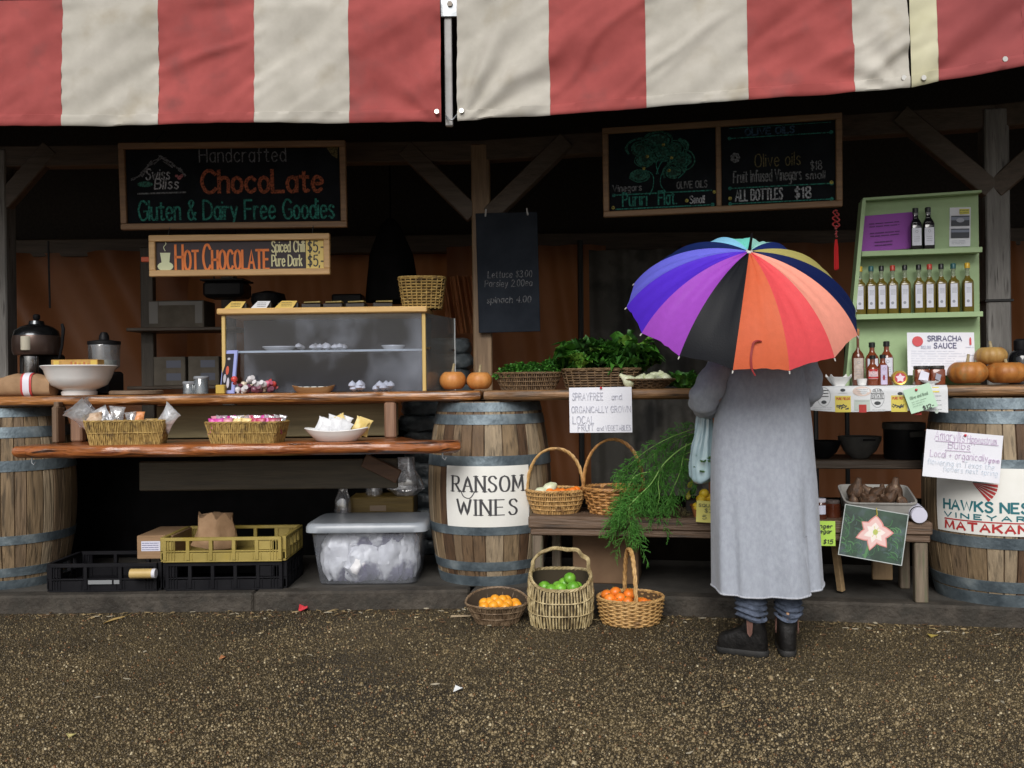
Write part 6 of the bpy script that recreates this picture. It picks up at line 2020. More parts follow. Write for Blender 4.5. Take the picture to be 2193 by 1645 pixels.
for i, (dx, dy, dz) in enumerate(tg):
    blob(.030, TANG, 'tangerine', pE + Vector((dx, dy, dz - .024)), 'bright orange tangerine in the oval straw basket', 'tangerine', 'tangerines in the oval basket', i, .9, .04, None, GREENST)
for i in range(10):
    a = i * 2.4
    blob(.030, TANG, 'tangerine', pE + Vector((.10 * (i / 10) ** .5 * cos(a), .085 * (i / 10) ** .5 * sin(a), .030)), 'bright orange tangerine in the oval straw basket', 'tangerine', 'tangerines in the oval basket', i + 30, .9, .04)

# ------------------------------------------------------------------ bulb tray, flower photo, jars on the right of the bench
pT = onv(1876, .175, ZB, 1100)
kT = pT.y / F
wt_ = 73 * kT
t = thing('bulb_tray', 'grey plastic tray of brown bulbs tipped forward on the bench', 'tray', pT + Vector((0, 0, .006)), rot=(radians(14), 0, -AL))
t.location.z += .035
o = M()
rings = [[(*sup(wt_ * k, .135 * k, 8, a), z) for a in np.linspace(0, 2 * pi, 48, endpoint=False)] for k, z in ((.90, 0), (.96, .075), (1.0, .078), (1.0, .085), (.95, .085), (.93, .074), (.87, .006), (.05, .006))]
o.loft(rings); o.build('tray_body', mat('dusty grey plastic', (.24, .235, .22), (.34, .33, .31), scale=8, rough=.6), t, smooth=50)
BULB = mat('brown bulb skin', (.040, .021, .011), (.115, .060, .032), scale=14, rough=.6, stretch=(3, 3, 1), bump=.6, c3=(.32, .24, .16), s3=16, r3=(.62, .72))
bl = [(-.095, .02, .03, .045, .3), (-.03, -.04, .02, .034, 1.3), (.02, -.045, .025, .032, -1.2), (.09, .02, .03, .046, -.2), (-.02, .05, .02, .036, .8), (.04, .05, .02, .034, .4), (.0, .0, .04, .034, 1.0), (.06, -.03, .03, .030, .7), (-.06, -.04, .02, .030, -.8), (.115, -.05, .02, .028, .4), (-.115, -.05, .02, .026, .2)]
for i, (dx, dy, dz, R, an) in enumerate(bl):
    o = M()
    o.lathe([(.004, -R), (R * .6, -R * .85), (R, -R * .1), (R * .85, R * .6), (R * .42, R * 1.15), (R * .30, R * 1.7), (R * .22, R * 1.8), (.003, R * 1.75)], 18, wob=lambda a, z: 1 + .07 * mnoise.noise((cos(a) * 2, sin(a) * 2, z * 30 + i)))
    for q in range(6):
        a = q * 1.05
        o.tube([(R * .4 * cos(a), R * .4 * sin(a), -R * .85), (R * .8 * cos(a + .3), R * .8 * sin(a + .3), -R * 1.15)], .0016, 3)
    c_, s_ = cos(-AL), sin(-AL)
    loc = Vector(t.location) + Vector((dx * c_ - dy * s_, dx * s_ + dy * c_, .012 + dz + R * .75 + dy * .22))
    tag(o.build('flower_bulb', BULB, loc=loc, smooth=180, rot=(an * .5, an * .7, i)), 'brown papery amaryllis bulb lying in the grey tray', 'bulb', 'bulbs in the grey tray')
pF = PV(1870, 1145, -.022)
kF = pF.y / F
t = thing('flower_photo', 'tilted photo print of a pink and white amaryllis hanging off the bench', 'photo', pF, rot=(radians(-6), radians(9.3), -AL))
wF, hF = 131 * kF, 110 * kF
o = M(); o.box((0, 0, 0), (wF, .003, hF), .001); o.build('photo_print', mat('photo dark green', (.012, .028, .022), (.035, .085, .055), scale=9, rough=.25, c3=(.10, .14, .17), s3=14, r3=(.52, .8), coat=.3), t)
o = M()
for s in (-1, 1):
    rect(o, -wF / 2, s * (hF / 2 - .002) - .002, wF, .004, face_put(-.0020)); rect(o, s * (wF / 2 - .002) - .002, -hF / 2, .004, hF, face_put(-.00205))
o.build('white_border', flat('photo border', (.42, .46, .46), .4), t)
o = M()
rr = random.Random(4)
for i in range(110):
    x, z = rr.uniform(-.46, .46) * wF, rr.uniform(-.46, .2) * hF
    a = rr.uniform(.3, 2.6)
    L = rr.uniform(.015, .05)
    p0 = (x, z)
    pts = catmull([p0, (x + L * .5 * cos(a), z + L * .5 * sin(a)), (x + L * cos(a + .5), z + L * sin(a + .5))], 3)
    pts = [(max(-wF * .47, min(wF * .47, p[0])), max(-hF * .47, min(hF * .47, p[1]))) for p in pts]
    ribbon(o, pts, rr.uniform(.0015, .006), face_put(-.0022 - i * .000004), m=i % 4 if i % 4 < 3 else 0)
ribbon(o, [(-.01, -.02), (-.025, -hF * .46)], .012, face_put(-.0027), m=1)
o.build('leaf_shapes', [flat('photo green', (.035, .12, .045), .4), flat('photo light green', (.08, .21, .085), .4), flat('photo blue green', (.055, .10, .095), .4)], t)
o = M()
pet = [(92, .088, .078), (148, .082, .058), (206, .098, .060), (262, .096, .052), (316, .094, .060), (8, .092, .066)]
for k, (a, L, W) in enumerate(pet):
    a = radians(a)
    for m_, sc_, y in ((0, 1, -.0030), (1, .84, -.0033), (2, .5, -.0036)):
        vs = []
        for i in range(11):
            u = i / 10
            w = W * .5 * sin(pi * u ** .75) * (1 if u < .97 else .2) * sc_
            vs.append((u * L * (.97 if m_ == 0 else sc_ + .05), w))
        pts = [(x, w) for x, w in vs] + [(x, -w) for x, w in vs[::-1]]
        o.add([(.005 + x * cos(a) - w * sin(a), y - k * .00004, .012 + x * sin(a) + w * cos(a)) for x, w in pts], [(i, i + 1, 20 - i, 21 - i) for i in range(10)], m_)
disc(o, .008, .014, .012, .014, face_put(-.0041), m=3)
for a in (20, 60, 110, 240, 290): ribbon(o, [(.008, .014), (.008 + .024 * cos(radians(a)), .014 + .028 * sin(radians(a)))], .0022, face_put(-.0043), m=4)
o.build('blossom', [flat('coral petal', (.62, .24, .22), .4), flat('pink petal', (.74, .50, .48), .4), flat('white petal', (.80, .74, .70), .4), flat('green throat', (.40, .50, .14), .4), flat('yellow stamen', (.55, .5, .1), .4)], t)
o = M(); o.tube([(0, 0, 0), (.004, .002, -.03), (.0, .004, -.05)], .0022, 5)
tag(o.build('clip_string', flat('yellow string', (.55, .45, .06)), loc=PV(1877, 1088, -.018)), 'short yellow string above the flower photo', 'string')
t = thing('lying_bottle', 'dark bottle lying with its white label towards the viewer', 'bottle', PV(1964, 1104, .05), rot=(radians(96), 0, -AL))
t.location.z = ZB + .040
o = M(); o.lathe([(.002, -.012), (.014, -.012), (.016, 0), (.036, .012), (.039, .03), (.039, .16), (.034, .17), (.002, .17)], 24); o.build('bottle_body', mat('black glass', (.012, .008, .01), rough=.08, coat=.5), t, rot=(0, 0, 0), loc=(0, 0, -.12))
o = M(); o.lathe([(.0398, .05), (.0402, .05), (.0402, .13), (.0398, .13)], 24); o.build('label', flat('lavender label', (.58, .58, .70), .5), t, loc=(0, 0, -.12))
o = M(); o.lathe([(.002, .1705), (.036, .1705), (.0385, .166), (.0395, .15)], 24); o.build('capsule', flat('pale capsule', (.60, .60, .72), .5), t, loc=(0, 0, -.12), rot=(0, 0, 0))
JAM = mat('dark red jam glass', (.05, .012, .006), (.09, .025, .012), scale=5, rough=.08, coat=.5)
for (px, v, h, r, lab, cap) in ((1783, .16, .085, .042, 'dark red jam jar with a glass lid beside the bulb tray', (.10, .08, .075)), (1757, .10, .10, .032, 'dark jar with a pale lid and white tag beside the coat', (.55, .55, .62))):
    t = thing('jam_jar', lab, 'jar', onv(px, v, ZB, 1090), -AL)
    o = M(); o.lathe([(.002, 0), (r * .95, 0), (r, .008), (r, h * .75), (r * .8, h * .86)], 24); o.build('jar_body', JAM, t)
    o = M(); o.lathe([(r * .84, h * .84), (r * .86, h * .86), (r * .86, h), (r * .8, h * 1.02), (.002, h * 1.02)], 24); o.build('lid', flat('jar lid %d' % px, cap, .4), t)
    if px == 1757:
        o = M(); rect(o, -.022, h * .25, .044, h * .45, lambda x, z: (x, -sqrt(max(0, (r + .0012) ** 2 - x * x)), z), nx=6); o.build('label', flat('pale tag', (.56, .58, .70), .5), t)

# ------------------------------------------------------------------ printed cloth, cards, cups on the right counter
CLOTH = mat('printed white cloth', (.58, .60, .62), (.66, .68, .70), scale=5, rough=.8, bump=.2, bscale=250)
ua, ub = bu(1728, .10), bu(2026, .10)
t = thing('printed_cloth', 'white cloth printed with food labels hanging over the counter edge', 'cloth', bay(ua, .0, 0), -AL)
W_ = ub - ua
def drop(x):
    u = x / W_
    return .118 + .012 * sin(u * 5) + .065 * max(0, u - .45) ** 1.3
def cput(x, z):                                          # z measured down from the counter edge
    w = -z
    b = .006 * sin(x * 16) * (w / .15) + .003 * sin(x * 37 + 1)
    return (x, .088 - .006 - abs(b) - .012 * smoothstep(0, .02, w), ZC + .004 - w)
o = M()
nx = 60
vs, fs = [], []
for i in range(nx + 1):
    x = W_ * i / nx
    col = [(x, .42, ZC + .003), (x, .2, ZC + .003), (x, .12, ZC + .004), (x, .090, ZC + .004)]
    col += [cput(x, -drop(x) * k / 8) for k in range(1, 9)]
    vs += col
for i in range(nx):
    for k in range(11):
        a = i * 12 + k
        fs.append((a, a + 1, a + 13, a + 12))
o.add(vs, fs)
vs2 = [(p[0], p[1] + .0012, p[2] - .0012) for p in vs]
o.add(vs2, [f[::-1] for f in fs])
cl_ = o.build('cloth_sheet', CLOTH, t, smooth=180)
PR = [flat('print yellow', (.62, .52, .10), .8), flat('print red', (.40, .04, .035), .8), flat('print black', (.05, .055, .06), .8), flat('print blush', (.58, .47, .42), .8), flat('print grey', (.30, .32, .34), .8), flat('print mint', (.46, .52, .48), .8)]
o = M()
def cp(d): return lambda x, z: (lambda q: (q[0], q[1] - d, q[2]))(cput(x, z))
k3 = W_ / 298.0
def cx(px): return (px - 1728) * k3
def cz(py): return -(py - 824) * k3
for px in (1804, 1924):                                   # yellow labels with red lettering and dark leaves
    rect(o, cx(px - 17), cz(883), 34 * k3, 37 * k3, cp(.0016), 0, 4)
    write(o, 'PURE FIELDS', cx(px - 14), cz(855), 29 * k3, 5 * k3, cp(.0024), w=.0022, m=1)
    for q in range(12):
        a = rr.uniform(0, 3)
        x, z = cx(px + rr.uniform(-12, 10)), cz(rr.uniform(868, 879))
        ribbon(o, [(x, z), (x + .014 * cos(a), z + .010 * sin(a))], .005, cp(.0024), m=2)
for px in (1878,):
    disc(o, cx(px), cz(851), 15 * k3, 22 * k3, cp(.0016), 4, 22, .0022)
    for py in (841, 853): ribbon(o, [(cx(px - 14), cz(py)), (cx(px + 14), cz(py))], .0022, cp(.0018), m=2)
    write(o, 'OLIVE', cx(px - 9), cz(838), 18 * k3, 6 * k3, cp(.0018), w=.002, m=2); write(o, 'ESTATE', cx(px - 12), cz(851), 24 * k3, 7 * k3, cp(.0018), w=.002, m=2)
    disc(o, cx(px), cz(863), 7 * k3, 4 * k3, cp(.0018), 2)
for px in (1763,):
    disc(o, cx(px), cz(848), 15 * k3, 22 * k3, cp(.0016), 4, 22, .0022)
    for py in (833, 840, 847): scrawl(o, cx(px - 8), cz(py), 18 * k3, .004, cp(.0018), .0035, 2, 4)
    disc(o, cx(px), cz(860), 6 * k3, 4 * k3, cp(.0018), 2)
for px, py in ((1804, 833), (1926, 842)):
    disc(o, cx(px), cz(py), 5.5 * k3, 3.5 * k3, cp(.0018), 2); scrawl(o, cx(px - 9), cz(py + 7), 18 * k3, .004, cp(.0018), .0016, 4, 4)
disc(o, cx(1845), cz(836), 20 * k3, 11 * k3, cp(.0016), 3)
for q in range(3): scrawl(o, cx(1832 + q * 2), cz(832 + q * 4), (26 - q * 4) * k3, .004, cp(.002), .0014, 4, 5)
rect(o, cx(1828), cz(879), 34 * k3, 24 * k3, cp(.0016), 5, 4); scrawl(o, cx(1831), cz(858), 28 * k3, .004, cp(.002), .003, 4, 5)
for px in (1846, 1962): rect(o, cx(px - 8), cz(884 + (6 if px > 1900 else 0)), 16 * k3, 18 * k3, cp(.0026), 1, 2)
rect(o, cx(1994), cz(840), 14 * k3, 12 * k3, cp(.0016), 0, 2)
for q in range(4): scrawl(o, cx(2000), cz(848 + q * 10), 12 * k3, .004, cp(.0016), .003, 4, 2)
disc(o, cx(2002), cz(882), 4 * k3, 5 * k3, cp(.0018), 5)
for q in range(2): scrawl(o, cx(1866), cz(878 + q * 4), 28 * k3, .004, cp(.0016), .0012, 4, 5); scrawl(o, cx(1740), cz(872 + q * 4), 40 * k3, .004, cp(.0016), .0012, 4, 6)
o.build('printed_labels', PR, cl_, smooth=0)
pg = PV(1971, 853, .040)
kg_ = pg.y / F
t = note('price_card', 'pale green price card pinned askew over the printed cloth', pg, -AL, 56 * kg_, 53 * kg_, flat('mint card paper', (.46, .66, .50), .7), roll=radians(-17.5), tiltx=radians(-6))
o = M()
write(o, 'Olive and Basil', -.045, .008, .085, .013, face_put(-.004), w=.0022)
for q in range(3): scrawl(o, -.045, -.008 - q * .011, .07 - q * .012, .004, face_put(-.004), .0016, n=3)
o.build('print', flat('green grey ink', (.20, .30, .22)), t)
o = M(); write(o, '$12-', -.005, -.058, .052, .018, face_put(-.004), w=.0034); o.build('handwriting', INK, t)
pin(t, -.005, .045)
# white square bowl, little cup, square dish
def square_bowl(name, label, loc, w, h, cat, corner=.3, foot=.5):
    o = M()
    n = 40
    rings = []
    for (k, z, c_) in ((foot, 0, 0), (foot * 1.05, .006, 0), (.78, h * .55, .1), (1, h * .9, 1), (.96, h * .92, 1), (.72, h * .5, .1), (.3, h * .2, 0), (.02, h * .2, 0)):
        rings.append([(*sup(w / 2 * k, w / 2 * k, 2 + 6 * min(1, k), a), z + c_ * corner * h * abs(sin(2 * a)) ** 3) for a in np.linspace(0, 2 * pi, n, endpoint=False)])
    o.loft(rings)
    return tag(o.build(name, CHINA, loc=loc, rz=-AL + .1, smooth=50), label, cat)
ZK = ZC + .0045
square_bowl('square_bowl', 'white square bowl with raised corners beside the grey sleeve', onv(1796, .17, ZK, 820), .112, .050, 'bowl')
o = M(); o.lathe([(.015, 0), (.02, .002), (.026, .036), (.024, .036), (.017, .006), (.002, .006)], 24)
tag(o.build('sample_cup', CHINA, loc=onv(1846, .15, ZK, 820)), 'tiny white sample cup before the small sauce bottles', 'cup')
square_bowl('square_dish', 'shallow white square dish before the dark red jars', onv(1993, .165, ZK, 820), .078, .022, 'dish', .25, .45)

# ------------------------------------------------------------------ bottles
AMBER = mat('golden oil glass', (.10, .075, .012), (.17, .13, .02), scale=4, rough=.08, coat=.6, stretch=(1, 1, .6))
CLEARG = mat('greenish clear glass', (.34, .40, .28), rough=.05, coat=.5, alpha=.55)
WHL = mat('bottle label', (.60, .62, .70), (.66, .68, .76), scale=30, rough=.6)
capm = {'yellow': flat('yellow cap', (.66, .42, .03), .35), 'teal': flat('teal cap', (.02, .11, .12), .35), 'black': flat('black cap', (.012, .014, .014), .35), 'red': flat('red cap', (.48, .05, .03), .35)}
def sq_rings(prof, e, n=20):
    return [[(*sup(r, r, e, 2 * pi * i / n + .0), z) for i in range(n)] for r, z in prof]
def make_oil(h, w):
    t = thing('oil_bottle', 'x', 'bottle', (0, 0, 0), -AL)
    o = M(); o.loft(sq_rings([(w * .46, 0), (w * .5, .004), (w * .5, h * .60), (w * .46, h * .645), (w * .25, h * .70), (w * .20, h * .745)], 5)); o.build('oil_body', AMBER, t, smooth=45)
    o = M(); o.loft(sq_rings([(w * .20, h * .744), (w * .19, h * .86), (w * .23, h * .872), (w * .23, h * .89)], 2)); o.build('clear_neck', CLEARG, t, smooth=45)
    o = M(); o.lathe([(w * .22, h * .89), (w * .25, h * .895), (w * .25, h * .985), (w * .2, h), (.001, h)], 14); o.build('cap', capm['black'], t)
    o = M(); o.box((-.004, -w * .5 - .0006, h * .36), (w * .62, .0012, h * .46), .0004); l = o.build('label', WHL, t)
    o = M()
    for q in range(5): scrawl(o, -w * .25, h * (.50 - q * .022), w * .42, .003, face_put(-w * .5 - .0018), .0016, n=3)
    disc(o, -.006, h * .24, w * .14, h * .03, face_put(-w * .5 - .0018), 0, 10)
    o.build('label_print', flat('label grey', (.26, .28, .33)), l)
    return t
# the green shelf unit
GREENP = mat('pale green paint', (.30, .43, .22), (.35, .485, .26), scale=5, rough=.55, bump=.1, bscale=40)
vs_ = .50
SH = thing('bottle_shelf', 'pale green painted display shelf holding rows of oil bottles', 'shelf', bay(0, vs_, 0), -AL)
def su(px, py, v=vs_): return bu(px, v, py)
uL0, uL1 = su(1806, 815), su(1842, 432)
uR = su(2101, 600)
zT0, zT1 = PV(1842, 432, vs_).z, PV(2098, 415, vs_).z
z0_ = ZC + .002
o = M()
o.add([(uL0, .03, z0_), (uR, .03, z0_), (uR, .03, zT1), (uL1, .03, zT0), (uL0, .045, z0_), (uR, .045, z0_), (uR, .045, zT1), (uL1, .045, zT0)], [(0, 1, 2, 3), (7, 6, 5, 4), (0, 4, 5, 1), (1, 5, 6, 2), (2, 6, 7, 3), (3, 7, 4, 0)])
o.build('back_panel', GREENP, SH)
o = M(); o.beam((uL0 + .009, -.02, z0_), (uL1 + .009, -.02, zT0 - .002), .10, .018, bev=.002, up=(0, 1, 0))
a, b = Vector((uL0 + .009, -.02, z0_)), Vector((uL1 + .009, -.02, zT0 - .004))
o = M()
w_ = .02
o.add([(a.x - w_ / 2, -.07, a.z), (a.x + w_ / 2, -.07, a.z), (b.x + w_ / 2, -.07, b.z), (b.x - w_ / 2, -.07, b.z), (a.x - w_ / 2, .029, a.z), (a.x + w_ / 2, .029, a.z), (b.x + w_ / 2, .029, b.z), (b.x - w_ / 2, .029, b.z)], [(0, 1, 2, 3), (7, 6, 5, 4), (0, 4, 5, 1), (1, 5, 6, 2), (2, 6, 7, 3), (3, 7, 4, 0)])
o.build('side_panel', GREENP, SH)
zA, zB_ = PV(1965, 541, .44).z, PV(1965, 677, .44).z
for (zz, nm) in ((zA, 1), (zB_, 2)):
    f = (zz - z0_) / (zT0 - z0_)
    ul = uL0 + (uL1 - uL0) * f + .022
    o = M(); o.box(((ul + uR - .012) / 2, -.02, zz), (uR - .012 - ul, .097, .016), .002); o.build('shelf_board', GREENP, SH)
    o = M(); o.box(((ul + uR - .012) / 2, -.071, zz + .002), (uR - .014 - ul, .008, .028), .002); o.build('lip', GREENP, SH)
o = M(); o.add([(uL1 + .01, -.03, zT0 + .001), (uR, -.03, zT1 + .001), (uR, .046, zT1 + .001), (uL1 + .01, .046, zT0 + .001), (uL1 + .01, -.03, zT0 + .014), (uR, -.03, zT1 + .014), (uR, .046, zT1 + .014), (uL1 + .01, .046, zT0 + .014)], [(3, 2, 1, 0), (4, 5, 6, 7), (0, 1, 5, 4), (1, 2, 6, 5), (2, 3, 7, 6), (3, 0, 4, 7)]); o.build('top_strip', GREENP, SH)
caps = ['yellow', 'teal', 'black', 'red', 'black', 'black', 'red', 'black', 'teal', 'yellow']
pxs = [1842, 1866, 1888, 1912, 1938, 1968, 1991, 2016, 2042, 2072]
vo_ = .462
hO = .268
proto = make_oil(hO, .055)
CO = {'yellow': 'yellow capped oil bottle nearest the umbrella on the green shelf', 'teal': 'teal capped oil bottle second from the umbrella on the green shelf'}
words_ = ['yellow capped oil bottle nearest the umbrella on the green shelf', 'teal capped oil bottle next to the one by the umbrella', 'black capped oil bottle between teal and red caps near the umbrella', 'red capped oil bottle nearer the umbrella on the green shelf',
          'black capped oil bottle just after the red cap nearer the umbrella', 'black capped oil bottle just before the red cap nearer the post', 'red capped oil bottle nearer the grey post on the green shelf', 'black capped oil bottle between red and teal caps near the post',
          'teal capped oil bottle next to the one by the grey post', 'yellow capped oil bottle nearest the grey post on the green shelf']
for i, (px, c) in enumerate(zip(pxs, caps)):
    loc = onv(px, vo_, zB_ + .009, 640)
    t = proto if i == 0 else dup(proto, loc, -AL)
    t.location = loc
    t.rotation_euler = (0, 0, -AL + rg.uniform(-.06, .06))
    t['label'] = words_[i]; t['group'] = 'oil bottles in a row on the green shelf'
    for ch in t.children:
        if ch.name.startswith('cap'):
            if i: ch.data = ch.data.copy()
            ch.data.materials[0] = capm[c]
DARKG = mat('near black glass', (.010, .010, .012), rough=.1, coat=.5)
def bottle(name, label, loc, h, r, body, cap, shoulder=.62, neck=.30, lab=True, capm_=None, lw=.8, e=2, labz=(.12, .52), labm=None, neckm=None):
    t = thing(name, label, 'bottle', loc, -AL + rg.uniform(-.05, .05))
    o = M(); o.loft(sq_rings([(r * .93, 0), (r, .004), (r, h * shoulder), (r * .85, h * (shoulder + .06)), (r * neck * 1.25, h * (shoulder + .14)), (r * neck, h * (shoulder + .18)), (r * neck, h * .90)], e, 24)); o.build('bottle_body', body, t, smooth=45)
    o = M(); o.lathe([(r * neck * 1.12, h * .88), (r * neck * 1.25, h * .885), (r * neck * 1.25, h * .99), (r * neck, h), (.001, h)], 16); o.build('cap', capm_ or capm['black'], t)
    if lab:
        o = M()
        if e > 3: rect(o, -r * lw, h * labz[0], 2 * r * lw, h * (labz[1] - labz[0]), lambda x, z: (x, -r - .0012, z))
        else: rect(o, -r * lw, h * labz[0], 2 * r * lw, h * (labz[1] - labz[0]), lambda x, z: (x, -sqrt(max(0, (r + .0012) ** 2 - x * x)), z), nx=8)
        l = o.build('label', labm or WHL, t)
        o = M()
        pf = (lambda x, z: (x, -sqrt(max(0, (r + .0022) ** 2 - x * x)), z)) if e <= 3 else face_put(-r - .0022)
        for q in range(3): scrawl(o, -r * lw * .6, h * (labz[0] + (labz[1] - labz[0]) * (.25 + .12 * q)), r * lw * 1.2, .003, pf, .0018, n=3)
        disc(o, 0, h * (labz[0] + (labz[1] - labz[0]) * .8), r * .25, r * .25, pf, 0, 10, r * .06)
        o.build('label_print', flat('label grey', (.26, .28, .33)), l)
    return t
bottle('dark_bottle', 'black glass bottle touching the purple sheet on the top shelf', onv(1961, .46, zA + .009, 520), .232, .029, DARKG, None, .60, .42, e=6)
bottle('dark_bottle', 'black glass bottle on the flyer side of the top shelf', onv(1988, .465, zA + .009, 520), .234, .029, DARKG, None, .60, .42, e=6)
pp_ = PV(1899, 498, .515)
t = note('purple_sheet', 'purple lettered sheet propped on the top shelf', bay(bu(1900, .515, 498), .505, pp_.z), -AL, 112 * kT * 1.04, 80 * kT * 1.04, flat('purple sheet paper', (.30, .07, .40), .7), roll=radians(-2.5), tiltx=radians(-3))
o = M()
for q, z in enumerate((.052, .036, .0, -.016, -.05, -.068)):
    scrawl(o, -.09 + (.02 if q > 3 else 0), z, .15 - (.06 if q > 3 else 0), .004, face_put(-.004), .0045, n=5)
o.build('print', flat('dark purple ink', (.09, .015, .12)), t)
fp_ = PV(2056, 486, .525)
t = note('flyer', 'white flyer with two dark landscape photos on the top shelf', fp_, -AL, 44 * kT, 88 * kT, PAPER, roll=radians(1.5), tiltx=radians(-1))
o = M()
rect(o, -.046, .005, .092, .055, face_put(-.004), 0); rect(o, -.046, -.06, .092, .05, face_put(-.004), 0); rect(o, -.046, .035, .092, .018, face_put(-.0046), 1); rect(o, -.046, -.03, .092, .014, face_put(-.0046), 1); rect(o, -.005, .068, .05, .028, face_put(-.0042), 2)
disc(o, 0, .035, .02, .012, face_put(-.005), 3)
for q in range(2): scrawl(o, -.002, .075 + q * .012, .042, .004, face_put(-.0048), .002, 0, 3)
for q in range(3): scrawl(o, -.042, -.075 - q * .008, .07, .004, face_put(-.0042), .0016, 3, 3)
o.build('print', [flat('flyer dark', (.05, .055, .07)), flat('flyer sky', (.22, .25, .33)), flat('flyer yellow', (.60, .56, .10)), flat('flyer grey', (.40, .42, .5))], t)
SAUCE = mat('red brown sauce', (.13, .028, .010), (.20, .05, .018), scale=5, rough=.1, coat=.5)
VINE = mat('dark vinegar red', (.09, .022, .010), (.15, .045, .018), scale=4, rough=.08, coat=.5)
tb = bottle('vinegar_bottle', 'tall slim vinegar bottle with a cork beside the green side panel', onv(1838, .37, ZK, 810), .302, .032, VINE, None, .50, .22, capm_=mat('cork stopper', (.36, .16, .06), rough=.7), labz=(.10, .48), lw=.75, labm=mat('pale patterned label', (.42, .34, .28), (.55, .48, .44), scale=60, rough=.6))
bottle('sauce_bottle', 'sauce bottle with a white label behind the small ones nearer umbrella', onv(1868, .35, ZK, 800), .228, .034, SAUCE, None, .62, .38, labz=(.08, .62), lw=.75)
bottle('sauce_bottle', 'sauce bottle with a white label behind the small ones nearer poster', onv(1899, .35, ZK, 800), .232, .034, SAUCE, None, .62, .38, labz=(.20, .62), lw=.75)
s1 = bottle('sauce_bottle', 'small stout sauce bottle with a red and white tag', onv(1869, .20, ZK, 815), .155, .030, SAUCE, None, .55, .42, labz=(.22, .50), lw=.75, labm=flat('pinkish label', (.66, .46, .48), .5), capm_=capm['black'])
o = M(); rect(o, -.024, .036, .048, .010, lambda x, z: (x, -sqrt(max(0, .0315 ** 2 - x * x)), z), nx=6); rect(o, -.02, .072, .04, .012, lambda x, z: (x, -sqrt(max(0, .0315 ** 2 - x * x)), z), nx=6); o.build('tag_edge', REDL, s1)
s2 = bottle('sauce_bottle', 'small sauce bottle with a narrow lavender label', onv(1891, .20, ZK, 815), .158, .029, SAUCE, None, .58, .42, labz=(.03, .66), lw=.55, labm=flat('lavender strip', (.52, .46, .64), .5))
o = M(); disc(o, -.002, .04, .006, .014, lambda x, z: (x, -.0312, z)); o.build('emblem', flat('dark red mark', (.25, .03, .05)), s2)
pj = onv(1926, .20, ZK, 815)
t = thing('gold_tin', 'round gold rimmed tin facing forward with a pink star label', 'tin', (pj.x, pj.y, ZK + .037), rot=(radians(90), 0, -AL))
o = M(); o.lathe([(.002, -.03), (.036, -.03), (.0375, -.02), (.0375, .018), (.034, .024), (.031, .022), (.002, .022)], 32); o.build('tin_body', mat('gold tin', (.62, .42, .08), rough=.3, metal=.5), t)
o = M(); put = lambda x, z: (x, z, .0226)
disc(o, 0, 0, .027, .027, put, 0, 24)
put2 = lambda x, z: (x, z, .0234)
vs = [put2((.024 if i % 2 == 0 else .014) * cos(pi * i / 5 + pi / 2), (.024 if i % 2 == 0 else .014) * sin(pi * i / 5 + pi / 2)) for i in range(10)]
o.add(vs + [put2(0, 0)], [(i, (i + 1) % 10, 10) for i in range(10)], 1)
o.build('star_label', [flat('tin red', (.45, .05, .06)), flat('tin pink', (.68, .54, .62))], t)
for i, (px, lab) in enumerate(((1973, 'dark red jar with a black lid and white tag under the poster'), (2006, 'dark red jar with a black lid nearer the pumpkins'))):
    t = thing('sauce_jar', lab, 'jar', onv(px, .235, ZK, 815), -AL)
    o = M(); o.loft(sq_rings([(.034, 0), (.0365, .004), (.0365, .074), (.033, .08)], 5, 28)); o.build('jar_body', SAUCE, t, smooth=45)
    o = M(); o.lathe([(.034, .08), (.037, .082), (.037, .094), (.034, .098), (.001, .098)], 26, wob=lambda a, z: 1 + .03 * cos(12 * a)); o.build('lid', mat('black netted lid', (.015, .014, .013), (.2, .18, .15), scale=60, rough=.6, ramp=(.55, .7)), t)
    o = M(); o.add([(-.01, -.042, .075), (.028, -.046, .06), (.02, -.050, .02), (-.024, -.046, .028)] if i == 0 else [(-.012, -.042, .06), (.012, -.044, .05), (.004, -.046, .02), (-.018, -.044, .03)], [(0, 1, 2, 3)]); o.build('hang_tag', flat('jar tag', (.60, .60, .70) if i == 0 else (.3, .3, .36), .6) if i == 0 else flat('grey jar tag', (.26, .26, .32), .6), t)
ps = PV(2015, 758, .40)
t = note('sauce_poster', 'white sauce poster with a red disc leaning on the green shelf', ps, -AL, 139 * kT, 96 * kT, PAPER, roll=radians(1.2), tiltx=radians(-8))
X = lambda px: (px - 2015) * kT
Z = lambda py: -(py - 758) * kT
o = M()
write(o, 'SRIRACHA', X(1988), Z(729), 70 * kT, 11 * kT, face_put(-.004), w=.0048, caps_small=.8, gap=1.4); write(o, 'SAUCE', X(2001), Z(745), 46 * kT, 11 * kT, face_put(-.004), w=.0048, gap=1.6)
o.build('lettering', flat('slate blue lettering', (.10, .10, .20)), t)
o = M(); disc(o, X(1967), Z(730), 11.5 * kT, 11.5 * kT, face_put(-.004)); disc(o, X(2076), Z(726), 2 * kT, 5 * kT, face_put(-.004)); rect(o, X(2074), Z(738), 4 * kT, 10 * kT, face_put(-.0041)); o.build('red_disc', flat('poster red', (.56, .06, .07)), t)
o = M()
write(o, '$12.00', X(1974), Z(746), 20 * kT, 6 * kT, face_put(-.0046), w=.002)
for q in range(7): scrawl(o, X(1953), Z(752 + q * 5.5), (112 if q % 3 else 90) * kT, .003, face_put(-.004), .0013, n=7)
for q in range(2): scrawl(o, X(2066), Z(743 + q * 18), 16 * kT, .003, face_put(-.004), .002, n=2)
o.build('print', flat('pale print', (.42, .46, .58)), t)
pk_ = onv(2186, .60, ZC, 780)
